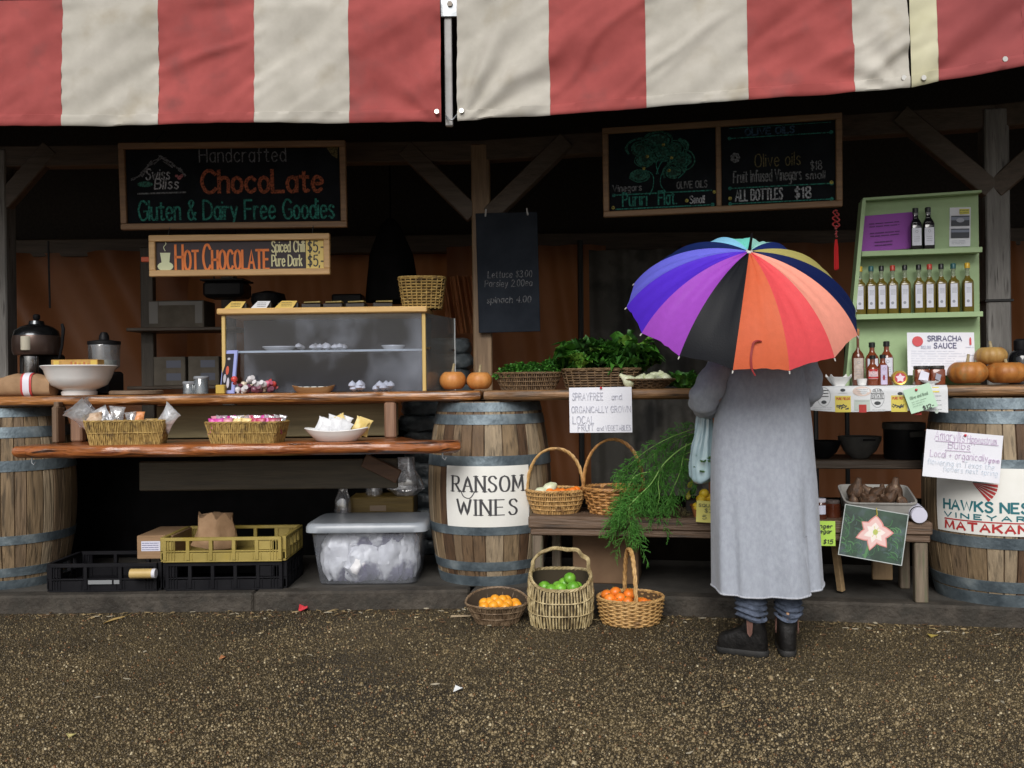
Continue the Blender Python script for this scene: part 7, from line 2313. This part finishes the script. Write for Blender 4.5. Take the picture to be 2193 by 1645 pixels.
t = thing('dark_flask', 'dark stoppered flask behind the stacked pumpkins', 'flask', pk_, 0)
o = M(); o.lathe([(.06, 0), (.062, .01), (.062, .14), (.05, .17), (.03, .185)], 22); o.build('flask_body', DARKG, t)
o = M(); o.lathe([(.032, .185), (.034, .19), (.034, .235), (.02, .245), (.001, .245)], 18); o.build('stopper', BLACKP, t)

# dark cookware under the right counter
zsh = PV(1850, 984, .62).z
o = M(); o.box((0, 0, 0), (.85, .42, .05), .005)
pcs = onv(1880, .80, zsh - .026, 984)
for sx in (-.36, .36): o.box((sx, .1, -.33), (.05, .06, .60), .004)
tag(o.build('low_shelf', W_dark, loc=pcs, rz=-AL), 'dark low shelf carrying bowls under the printed cloth', 'shelf')
STONEW = mat('grey stoneware', (.07, .068, .065), (.11, .108, .10), scale=20, rough=.55)
for (px, r, h, m_, lab) in ((1841, .118, .125, STONEW, 'round grey stoneware bowl on the dark low shelf'), (1762, .10, .10, MATS['black plastic'], 'dark shallow bowl on the low shelf beside the coat')):
    t = thing('stone_bowl', lab, 'bowl', onv(px, .70, zsh, 960), 0)
    o = M(); o.lathe([(r * .35, 0), (r * .4, .004), (r * .75, h * .35), (r * .97, h * .8), (r, h), (r * .95, h), (r * .7, h * .4), (.002, h * .15)], 32); o.build('bowl_body', m_, t)
    if px == 1841:
        o = M(); o.box((.01, -r * .985, h * .88), (.07, .006, .012), .004); o.build('bowl_slot', BLACKP, t)
t = thing('black_pot', 'tall black pot with a grey rim and handle under the cloth', 'pot', onv(1936, .70, zsh, 960), 0)
o = M(); o.lathe([(.10, 0), (.108, .01), (.108, .19), (.10, .192), (.098, .01), (.002, .008)], 30); o.build('pot_body', BLACKP, t)
o = M(); o.lathe([(.110, .165), (.114, .168), (.114, .20), (.106, .203), (.104, .19)], 30); o.build('rim_band', STONEW, t)
o = M(); o.beam((-.02, -.125, .14), (.10, -.12, .145), .015, .03, bev=.007); o.build('handle', STONEW, t)
# ------------------------------------------------------------------ the shopper under the umbrella
YP = 4.10
pcx = P(1640, 1050, YP).x
person = thing('person', 'person seen from behind in a long grey coat and black boots', 'person', (pcx, YP, 0), 0)
SKIN = mat('skin', (.50, .32, .24), (.56, .37, .29), scale=30, rough=.5, sub=.1)
WOOLC = mat('heather grey wool', (.285, .31, .365), (.36, .39, .45), scale=60, rough=.95, bump=.6, bscale=300, bdist=.002, ramp=(.3, .7), sheen=.2, stretch=(1, 1, .6), detail=9)
def px_x(px, py): return P(px, py, YP).x - pcx
def py_z(py, px=1640): return P(px, py, YP).z
# one continuous body: skeleton skinned to a surface, with five separate fingers on each hand
def skin_body():
    V, E, R = [], [], []
    def add(p, r, par=None):
        V.append(Vector(p)); R.append(r)
        if par is not None: E.append((par, len(V) - 1))
        return len(V) - 1
    pel = add((0, .0, .84), .12)
    sp1 = add((0, .0, 1.0), .115, pel); sp2 = add((0, -.005, 1.17), .125, sp1); sp3 = add((0, .0, 1.30), .115, sp2)
    nk = add((.0, .012, 1.40), .05, sp3); add((.0, .02, 1.46), .048, nk)
    for s, fx, fy in ((-1, px_x(1606, 1300), -.065), (1, px_x(1678, 1300), -.06)):
        hip = add((s * .085, 0, .80), .095, pel)
        kn = add((fx * .5 + s * .04, .01, .46), .055, hip)
        an = add((fx, fy, .20), .036, kn)
        add((fx, fy, .12), .032, an)
    hands = {-1: [(-.135, -.01, 1.29), (-.215, -.03, 1.14), (-.20, .12, 1.065), (-.165, .245, 1.09), (-.15, .30, 1.10)],
             1: [(.135, -.01, 1.29), (.195, -.03, 1.15), (.12, .13, 1.08), (-.045, .235, 1.075), (-.095, .265, 1.08)]}
    for s in (-1, 1):
        h = hands[s]
        a = add(h[0], .058, sp3); b = add(h[1], .046, a); c = add(h[2], .036, b); w = add(h[3], .027, c); p = add(h[4], .032, w)
        d = (Vector(h[4]) - Vector(h[3])).normalized()
        up = Vector((0, 0, 1))
        sd = d.cross(up).normalized()
        for k, (o_, L) in enumerate(((.026, .9), (.009, 1.0), (-.009, .95), (-.026, .75))):
            b0 = Vector(h[4]) + d * .03 + up * o_
            q = add(b0, .0095, p)
            q = add(b0 + d * .028 * L + sd * s * -.012, .009, q)
            q = add(b0 + d * .036 * L + sd * s * -.036 * L, .0085, q)
            add(b0 + d * .018 * L + sd * s * -.052 * L, .0075, q)
        t0 = Vector(h[3]) + d * .02 + up * .028 - sd * s * .008
        q = add(t0, .012, w); q = add(t0 + d * .024 + up * .014 - sd * s * .018, .010, q); add(t0 + d * .036 + up * .008 - sd * s * .040, .0085, q)
    me = bpy.data.meshes.new('skel')
    me.from_pydata([tuple(v) for v in V], E, [])
    o = bpy.data.objects.new('skel', me)
    COL.objects.link(o)
    sk = o.modifiers.new('skin', 'SKIN')
    sk.use_smooth_shade = True
    lay = me.skin_vertices[0].data if len(me.skin_vertices) else None
    if lay is None:
        bpy.context.view_layer.objects.active = o
        lay = me.skin_vertices.new().data if hasattr(me.skin_vertices, 'new') else None
    for i, r in enumerate(R): lay[i].radius = (r, r)
    lay[0].use_root = True
    sb = o.modifiers.new('sub', 'SUBSURF'); sb.levels = sb.render_levels = 1
    dg = bpy.context.evaluated_depsgraph_get()
    dg.update()
    em = bpy.data.meshes.new_from_object(o.evaluated_get(dg))
    vs = [tuple(v.co) for v in em.vertices]; fs = [tuple(p.vertices) for p in em.polygons]
    bpy.data.objects.remove(o); bpy.data.meshes.remove(em)
    return vs, fs
bd = M()
try:
    vs, fs = skin_body()
    bd.add(vs, fs)
except Exception as ex:
    print('skin failed', ex)
HZ = 1.545
hc0 = Vector((.0, .03, HZ))
rings = []
for i in range(15):                                                   # head with brow, nose and chin, facing the stall (+Y)
    u = i / 14
    z = -.118 + .236 * u
    k = max(.12, sin(pi * (.06 + .90 * u)) ** .55)
    ring = []
    for j in range(28):
        a = 2 * pi * j / 28
        x, y = .074 * k * cos(a), .094 * k * sin(a)
        f = max(0, sin(a)) ** 8
        y += f * (.022 * math.exp(-((z + .012) / .022) ** 2) - .010 * math.exp(-((z - .022) / .016) ** 2) + .008 * math.exp(-((z + .088) / .02) ** 2) + .005 * math.exp(-((z + .055) / .008) ** 2))
        if z < -.04: x *= 1 - .25 * (-.04 - z) / .08
        ring.append(hc0 + Vector((x, y, z)))
    rings.append(ring)
bd.loft(rings)
for s in (-1, 1):
    bd.lathe([(.002, -.026), (.012, -.02), (.016, 0), (.013, .018), (.003, .026)], 10, (hc0.x + s * .076, hc0.y - .006, hc0.z - .01))
bd.build('body', SKIN, person, smooth=180)
HAIR = mat('dark brown hair', (.025, .015, .010), (.06, .038, .024), scale=40, rough=.5, stretch=(8, 8, .6), bump=.6)
o = M()
rings = []
for i in range(12):
    u = i / 11
    z = -.12 + .26 * u
    k = max(.05, sin(pi * (.22 + .76 * u)) ** .5)
    ring = []
    for j in range(28):
        a = 2 * pi * j / 28
        fr_ = sin(a) > .45 and z < .055
        ring.append(hc0 + Vector((.090 * k * cos(a), (.104 * k * sin(a) - .012) if not fr_ else .05 * sin(a) - .02, z)))
    rings.append(ring)
o.loft(rings)
o.build('hair', HAIR, person, smooth=180)
for s in (-1, 1):
    o = M(); o.lathe([(.001, -.011), (.008, -.008), (.0115, 0), (.008, .008), (.001, .011)], 12); o.build('eye', flat('eye white', (.6, .6, .58), .3), person, hc0 + Vector((s * .030, .072, .012)))
# coat: lofted from the silhouette, with long soft folds
lev = [(1257, 1527, 1761, .172), (1200, 1526, 1757, .168), (1120, 1525, 1752, .160), (1040, 1524, 1747, .152), (980, 1524, 1742, .146), (920, 1528, 1737, .140), (870, 1534, 1731, .136), (820, 1541, 1724, .132), (770, 1548, 1716, .125), (735, 1556, 1708, .110), (712, 1574, 1692, .085), (696, 1602, 1668, .060), (684, 1612, 1660, .052)]
NS = 96
rings = []
lv = []
for i in range(len(lev) - 1):
    for j in range(5):
        t_ = j / 5
        lv.append(tuple(lev[i][k] + (lev[i + 1][k] - lev[i][k]) * t_ for k in range(4)))
lv.append(lev[-1])
zhem = py_z(1268)
for (py, xl_, xr_, dep) in lv:
    z = py_z(py)
    cxm, hw_ = (px_x(xl_, py) + px_x(xr_, py)) / 2, (px_x(xr_, py) - px_x(xl_, py)) / 2
    ring = []
    low = smoothstep(.95, .30, z)
    for j in range(NS):
        a = 2 * pi * j / NS
        x, y = sup(hw_, dep, 2.35, a)
        fold = low * (.017 * sin(a * 9 + .8 * sin(z * 3)) + .015 * sin(a * 5 + 1.3 + z) + .006 * sin(a * 17 + 2 * z)) * (1 if sin(a) < .3 else .4)
        fold += .004 * mnoise.noise((cos(a) * 3, sin(a) * 3, z * 4)) + .007 * low * mnoise.noise((cos(a) * 2, sin(a) * 2, z * 1.5))
        fold *= (1 - .85 * abs(cos(a)) ** 6)
        r_ = sqrt(x * x + y * y)
        k = 1 + fold / r_
        zz = z
        if py > 1230:
            zz += -.016 * smoothstep(1230, 1257, py) * sin(-a) * (1 if sin(a) < 0 else 0) + .018 * smoothstep(1230, 1257, py) * cos(a) * (cos(a) > 0)
        ring.append((cxm + x * k, y * k, zz))
    rings.append(ring)
coat = M()
hem_ring = list(rings[0])
coat.loft(rings, cap0=False, cap1=False)
inner = [(p[0] * .985, p[1] * .97, p[2]) for p in rings[0]]
inner2 = [(p[0] * .94, p[1] * .9, p[2] + .25) for p in rings[0]]
coat.loft([rings[0], inner, inner2], cap0=False, cap1=False)
def sleeve(pts, rads, seed):
    rg_ = []
    q = catmull([tuple(p) for p in pts], 8)
    n = len(q)
    rr_ = np.interp(np.linspace(0, 1, n), np.linspace(0, 1, len(rads)), rads)
    tmp = M()
    vs0 = []
    nn = 28
    prev = None
    rings = []
    for i in range(n):
        t_ = (Vector(q[min(i + 1, n - 1)]) - Vector(q[max(i - 1, 0)])).normalized()
        if prev is None: nv = t_.cross(Vector((0, 1, 0))).normalized()
        else: nv = (prev - t_ * prev.dot(t_)).normalized()
        prev = nv
        bv = t_.cross(nv)
        ring = []
        for j in range(nn):
            a = 2 * pi * j / nn
            w = .0045 * sin(i * 1.25 + 2.6 * sin(a + seed)) * smoothstep(.10, .30, i / n) + .006 * mnoise.noise((cos(a) * 1.5, sin(a) * 1.5, i * .25 + seed))
            ring.append(Vector(q[i]) + (nv * cos(a) + bv * sin(a)) * (rr_[i] + w))
        rings.append(ring)
    coat.loft(rings, cap0=True, cap1=True)
sx = lambda px, py: px_x(px, py)
sleeve([(sx(1572, 742), 0, py_z(742)), (sx(1548, 775), -.01, py_z(778)), (sx(1509, 836), -.045, py_z(838)), (sx(1510, 862), .02, py_z(862)), (sx(1535, 872), .12, py_z(872)), (-.175, .225, 1.085)], [.060, .064, .069, .064, .050, .040], 1)
sleeve([(sx(1695, 742), 0, py_z(742)), (sx(1716, 772), .0, py_z(775)), (sx(1728, 825), -.005, py_z(828)), (sx(1722, 850), .05, py_z(850)), (.10, .14, 1.075), (-.02, .222, 1.075)], [.062, .066, .068, .062, .050, .042], 4)
coat.build('coat', WOOLC, person, smooth=180)
hm = M()
hm.tube([(p[0], p[1], p[2] + .004) for p in hem_ring], .0045, 6, closed=True)
hm.build('coat_hem', mat('pale hem wool', (.36, .38, .43), (.44, .46, .51), scale=90, rough=.9, bump=.5, bscale=200), person, smooth=180)
# jeans: bunched over the boots
DENIM = mat('washed blue denim', (.025, .034, .055), (.105, .13, .19), scale=24, rough=.85, bump=.5, bscale=200, bstretch=(1, 1, 2), ramp=(.3, .7))
jn = M()
for (px, wpx, sd) in ((1600, 64, 1), (1679, 55, 2)):
    cxm = px_x(px, 1300)
    r0_ = wpx * YP / F / 2 + .001
    rings = []
    for i in range(64):
        u = (i / 63) ** 1.3
        z = .160 + .44 * u
        b = smoothstep(.42, .0, u)
        ring = []
        for j in range(36):
            a = 2 * pi * j / 36
            r_ = r0_ * (1 - .06 * b) + b * (.0075 * sin(z * 270 + 2.6 * sin(a + sd) + sd) + .004 * sin(z * 430 - 2 * sin(2 * a + sd))) + .004 * mnoise.noise((cos(a), sin(a), z * 14 + sd)) + .012 * u
            ring.append((cxm + r_ * cos(a), -.068 + r_ * 1.0 * sin(a) + .06 * u, z + .008 * b * sin(a * 2 + sd)))
        rings.append(ring)
    jn.loft(rings)
jn.build('jeans', DENIM, person, smooth=180)
BOOT = mat('black oiled leather', (.006, .0055, .0055), (.013, .012, .0115), scale=20, rough=.48, bump=.4, bscale=45, spec=.22)
SOLE = mat('black rubber sole', (.010, .010, .010), (.020, .019, .018), scale=30, rough=.7)
def boot(loc, ang, pull):
    def outline(z0_, back, front, w, tw):
        """heel round, waist narrow, toe round"""
        r = []
        n = 40
        for j in range(n):
            a = 2 * pi * j / n
            x = (front + back) / 2 + (front - back) / 2 * (abs(cos(a)) ** .62) * (1 if cos(a) >= 0 else -1)
            u = (x - back) / (front - back)
            ww = (w * (1 - u) + tw * u) * (1 - .18 * sin(pi * u) * (front > .1)) if front > .1 else w
            y = ww * (abs(sin(a)) ** .75) * (1 if sin(a) >= 0 else -1)
            r.append((x, y, z0_))
        return r
    so = M()
    so.loft([outline(0, -.075, .205, .034, .044), outline(.006, -.080, .212, .037, .048), outline(.020, -.080, .212, .037, .048), outline(.026, -.076, .207, .035, .046)])
    up = M()
    rg_ = [outline(.024, -.073, .204, .034, .045), outline(.045, -.074, .206, .037, .048), outline(.066, -.072, .200, .038, .047), outline(.080, -.070, .182, .038, .043), outline(.091, -.068, .150, .038, .039),
           outline(.102, -.066, .110, .038, .036), outline(.116, -.061, .072, .037, .035), outline(.140, -.056, .052, .037, .037), outline(.172, -.052, .049, .037, .037), outline(.174, -.046, .042, .032, .032)]
    up.loft(rg_, cap1=False)
    b = up.build('boot', BOOT, person, loc, ang, smooth=70)
    b.scale = (.79, 1.18, 1.04)
    so.build('sole', SOLE, b, smooth=50)
    el = M()
    for s in (-1, 1):
        el.add([(-.012, s * .0340, .172), (.028, s * .0350, .172), (.022, s * .0375, .10), (.008, s * .0372, .085), (-.004, s * .0375, .10), (-.012, s * .0400, .171), (.028, s * .0400, .171), (.022, s * .0430, .10), (.008, s * .0410, .085), (-.004, s * .0425, .10)],
               [(5, 6, 7, 8, 9), (0, 1, 6, 5), (1, 2, 7, 6), (2, 3, 8, 7), (3, 4, 9, 8), (4, 0, 5, 9)])
    el.build('elastic_gusset', mat('brown elastic', (.10, .045, .035), (.15, .075, .055), scale=120, rough=.8, stretch=(6, 1, 1)), b, smooth=0)
    tb_ = M()
    tb_.tube([(-.052, 0, .150), (-.062, 0, .174), (-.058, 0, .190), (-.050, 0, .176)], .0055, 6)
    tb_.build('pull_tab', mat('pull tab', (.012, .011, .011), rough=.7) if not pull else mat('tan pull tab', (.38, .22, .13), rough=.7), b)
boot((px_x(1606, 1400), -.075, 0), radians(152), 0)
boot((px_x(1677, 1400), -.065, 0), radians(78), 1)

# ------------------------------------------------------------------ umbrella
uc = P(1586, 660, 4.02)
tl = radians(35)
rx = radians(3.0)
n0 = Vector((0, -sin(tl), cos(tl)))
e1 = Vector((cos(rx), 0, -sin(rx)))
e1 = (e1 - n0 * e1.dot(n0)).normalized()
e2 = n0.cross(e1)                                             # up and away from the viewer
RU, HU = 247 * 4.02 / F * .985, .275
NP = 14
um = thing('umbrella', 'wet open umbrella with fourteen rainbow and navy panels held over a shoulder', 'umbrella', uc, 0)
cols = [(.57, .115, .048), (.68, .075, .085), (.80, .31, .23), (.005, .012, .07), (.38, .34, .11), (.008, .02, .11), (.30, .60, .54), (.16, .62, .52), (.22, .52, .74), (.006, .016, .09), (.125, .125, .62), (.075, .022, .52), (.30, .060, .46), (.005, .006, .009)]
names = ['orange', 'red', 'peach', 'navy', 'olive yellow', 'navy blue', 'pale aqua', 'aqua green', 'sky blue', 'deep navy', 'periwinkle', 'violet', 'purple', 'charcoal']
UM = [translucent(mat('umbrella ' + n_, c, tuple(x * 1.08 for x in c), scale=40, rough=.55, bump=.35, bscale=170, bdist=.002, spec=.2), c, .08) for n_, c in zip(names, cols)]
phi0 = -pi / 2 - radians(13.6)
def rib(k, rho):
    a = phi0 + 2 * pi * k / NP
    return (e1 * cos(a) + e2 * sin(a)) * (RU * sin(rho * 1.12) / sin(1.12)) + n0 * (HU * (cos(rho * 1.12) - cos(1.12)) / (1 - cos(1.12)))
cv = M()
NR, NT = 22, 10
for k in range(NP):
    vs, fs = [], []
    for i in range(NR + 1):
        for j in range(NT + 1):
            t_ = j / NT
            rho = i / NR * (1 - .014 * sin(pi * t_) * (i / NR) ** 2)
            p = rib(k, rho).lerp(rib(k + 1, rho), t_)
            sg = sin(pi * t_)
            p = p - n0 * (.012 * sg * sin(pi * min(1, rho)) ) + n0 * .011 * mnoise.noise((k * 3.1 + t_ * 4.5, rho * 2.2, 1)) * sg + n0 * .004 * mnoise.noise((k * 7.7 + t_ * 9, rho * 3, 4)) * sg * rho + n0 * .004 * math.exp(-((t_ - .5) / .07) ** 2) * smoothstep(.15, .5, rho) + n0 * (.004 * sg * sin(pi * 2 * t_) * rho * sin(k * 2.7))
            vs.append(p)
    for i in range(NR):
        for j in range(NT):
            a = i * (NT + 1) + j
            fs.append((a, a + NT + 1, a + NT + 2, a + 1))
    cv.add(vs, fs, k)
cv.build('canopy', UM, um, smooth=50)
apex = n0 * HU
o = M(); o.tube([apex - n0 * .005, apex + n0 * .02, apex + n0 * .075, apex + n0 * .085], [.009, .007, .005, .003], 10); o.build('ferrule', BLACKP, um)
o = M(); o.lathe([(.003, 0), (.016, .0), (.013, .006), (.004, .010)], 16); ff = o.build('top_cap', flat('pale cap', (.5, .48, .45), .4), um, apex - n0 * .001)
ff.rotation_mode = 'QUATERNION'; ff.rotation_quaternion = n0.to_track_quat('Z', 'Y')
o = M(); o.tube([apex, apex - n0 * .72], .006, 10); o.build('shaft', CHROME, um)
o = M()
hb_ = apex - n0 * .70
pts = [hb_, hb_ - n0 * .06, hb_ - n0 * .10]
for q in range(1, 9):
    a = pi * q / 8
    pts.append(hb_ - n0 * (.10 + .035 * sin(a)) + e1 * (.035 - .035 * cos(a)))
o.tube(pts, .012, 10); o.build('handle', wood('umbrella handle', (.10, .05, .02), (.18, .09, .04), 'z'), um)
for k in range(NP):
    o = M(); o.tube([rib(k, r_) - n0 * .006 for r_ in np.linspace(.02, 1, 10)], .0018, 4); rb = o.build('rib', CHROME, um)
    d = (rib(k, 1.0) - rib(k, .97)).normalized()
    o = M(); o.tube([rib(k, 1.0) - n0 * .003, rib(k, 1.0) + d * .014], [.0032, .0024], 6); o.build('tip', flat('pale tip', (.62, .6, .56), .4), rb)
    o = M(); o.tube([rib(k, .55) - n0 * .008, n0 * (HU - .30)], .0016, 4); o.build('stretcher', CHROME, um)
# the closing strap, loose on the orange panel
def on_panel(k, t_, rho, off):
    return rib(k, rho).lerp(rib(k + 1, rho), t_) + n0 * off - e2 * off * .4
o = M()
sp = [on_panel(0, .50, .80, .003), on_panel(0, .40, .805, .010), on_panel(0, .33, .82, .010), on_panel(0, .31, .86, .005), on_panel(0, .30, .92, .004), on_panel(0, .33, 1.0, .006), on_panel(0, .40, 1.05, .008)]
q = [Vector(p) for p in catmull([tuple(p) for p in sp], 5)]
vs = []
for i in range(len(q)):
    t_ = (q[min(i + 1, len(q) - 1)] - q[max(i - 1, 0)]).normalized()
    sd = t_.cross(n0).normalized() * .0045
    vs += [q[i] - sd, q[i] + sd, q[i] + sd + n0 * .0015, q[i] - sd + n0 * .0015]
fs = []
for i in range(len(q) - 1):
    for a in range(4): fs.append((i * 4 + a, i * 4 + (a + 1) % 4, i * 4 + 4 + (a + 1) % 4, i * 4 + 4 + a))
o.add(vs, fs); o.build('closing_strap', flat('strap red', (.26, .025, .025), .6), um)

# ------------------------------------------------------------------ plastic bag on the forearm, litter
BAGB = film('pale blue carrier film', (.60, .74, .80), (.44, .60, .66), .50, .80, 7, .15, (1, 1, .3), .10)
pbg = P(1503, 955, 4.20)
t = thing('plastic_bag', 'pale blue green plastic bag hanging from the grey sleeve', 'bag', (pbg.x, 4.20, P(1503, 1030, 4.2).z), 0)
kb = 4.20 / F
hB = P(1503, 885, 4.2).z - t.location.z
o = M()
rings = []
for i in range(24):
    u = i / 23
    w = (.066 * (1 - u) + .036 * u) * (.86 + .14 * sin(pi * min(1, u * 1.3)))
    if i == 0: w *= .80
    ring = []
    for j in range(56):
        a = 2 * pi * j / 56
        f = .16 * sin(a * 9 + 1.5 * sin(u * 5)) * (.25 + .75 * u) + .14 * mnoise.noise((cos(a) * 2.5, sin(a) * 2.5, u * 5))
        ring.append((w * (1 + f) * cos(a) + .014 * u, .6 * w * (1 + f) * sin(a), hB * u + .012 * (1 - u) * cos(a * 2 + 1)))
    rings.append(ring)
o.loft(rings, cap1=False); o.build('bag_body', BAGB, t, smooth=180)
o = M()
for s in (-1, 1): o.tube([(.014 + s * .02, 0, hB - .01), (.03 + s * .012, .01, hB + .06), (.07, .03, hB + .09)], [.010, .007, .004], 6)
o.build('bag_handle', BAGB, t, smooth=180)
leafy('bagged_greens', 'bunch of greens showing through the pale blue bag', 'greens', Vector((pbg.x + .01, 4.20, t.location.z + .02)), .045, .12, 26, rg, L=(.05, .09), W=(.02, .035), bright=.6)

def litter(name, label, px, py, pts, th, m, rz=0.0, lift=.008):
    p = onz(px, py, .004)
    o = M()
    n = len(pts)
    v0 = [(x, y, lift * (i % 2)) for i, (x, y) in enumerate(pts)]
    v1 = [(x, y, z + th) for x, y, z in v0]
    o.add(v0 + v1, [tuple(range(n))[::-1], tuple(range(n, 2 * n))] + [(i, (i + 1) % n, n + (i + 1) % n, n + i) for i in range(n)])
    tag(o.build(name, m, loc=p, rz=rz), label, 'litter')
litter('plastic_scrap', 'small bright red plastic scrap lying by the kerb', 649, 1308, [(-.025, -.02), (.02, -.03), (.028, .02), (-.015, .03)], .012, flat('red scrap', (.60, .045, .06), .4), .3, .02)
litter('dry_leaf', 'long straw yellow leaf on the gravel before the black crates', 251, 1326, [(-.018, -.10), (-.008, -.11), (.016, .03), (.03, .10), (.018, .06), (-.006, -.02)], .003, flat('straw leaf', (.52, .36, .13), .7), -.1)
litter('paper_scrap', 'white paper scrap on the gravel in the foreground', 981, 1479, [(-.02, -.012), (.014, -.016), (.02, .01), (-.008, .016)], .004, flat('white scrap', (.72, .74, .74), .6), .2, .014)
litter('dry_leaf', 'little orange brown leaf on the gravel near the left kerb', 476, 1410, [(-.012, -.015), (.01, -.018), (.014, .012), (-.006, .018)], .003, flat('orange leaf', (.40, .17, .07), .7), .2)
litter('dry_leaf', 'yellow brown leaf on the gravel by the vineyard barrel', 1996, 1363, [(-.02, -.012), (.018, -.018), (.024, .008), (-.012, .016)], .003, flat('yellow leaf', (.34, .26, .06), .7), .4)
litter('dry_leaf', 'pale yellow leaf flake in the near gravel by the frame foot', 152, 1577, [(-.012, -.01), (.012, -.012), (.012, .01), (-.01, .012)], .003, flat('pale leaf', (.46, .40, .16), .7), .9)
litter('timber_splinter', 'pale wood splinter by the shallow apricot basket', 988, 1321, [(-.055, -.006), (.05, -.008), (.055, .004), (-.05, .006)], .006, flat('pale splinter', (.36, .28, .18), .8), .05, .003)
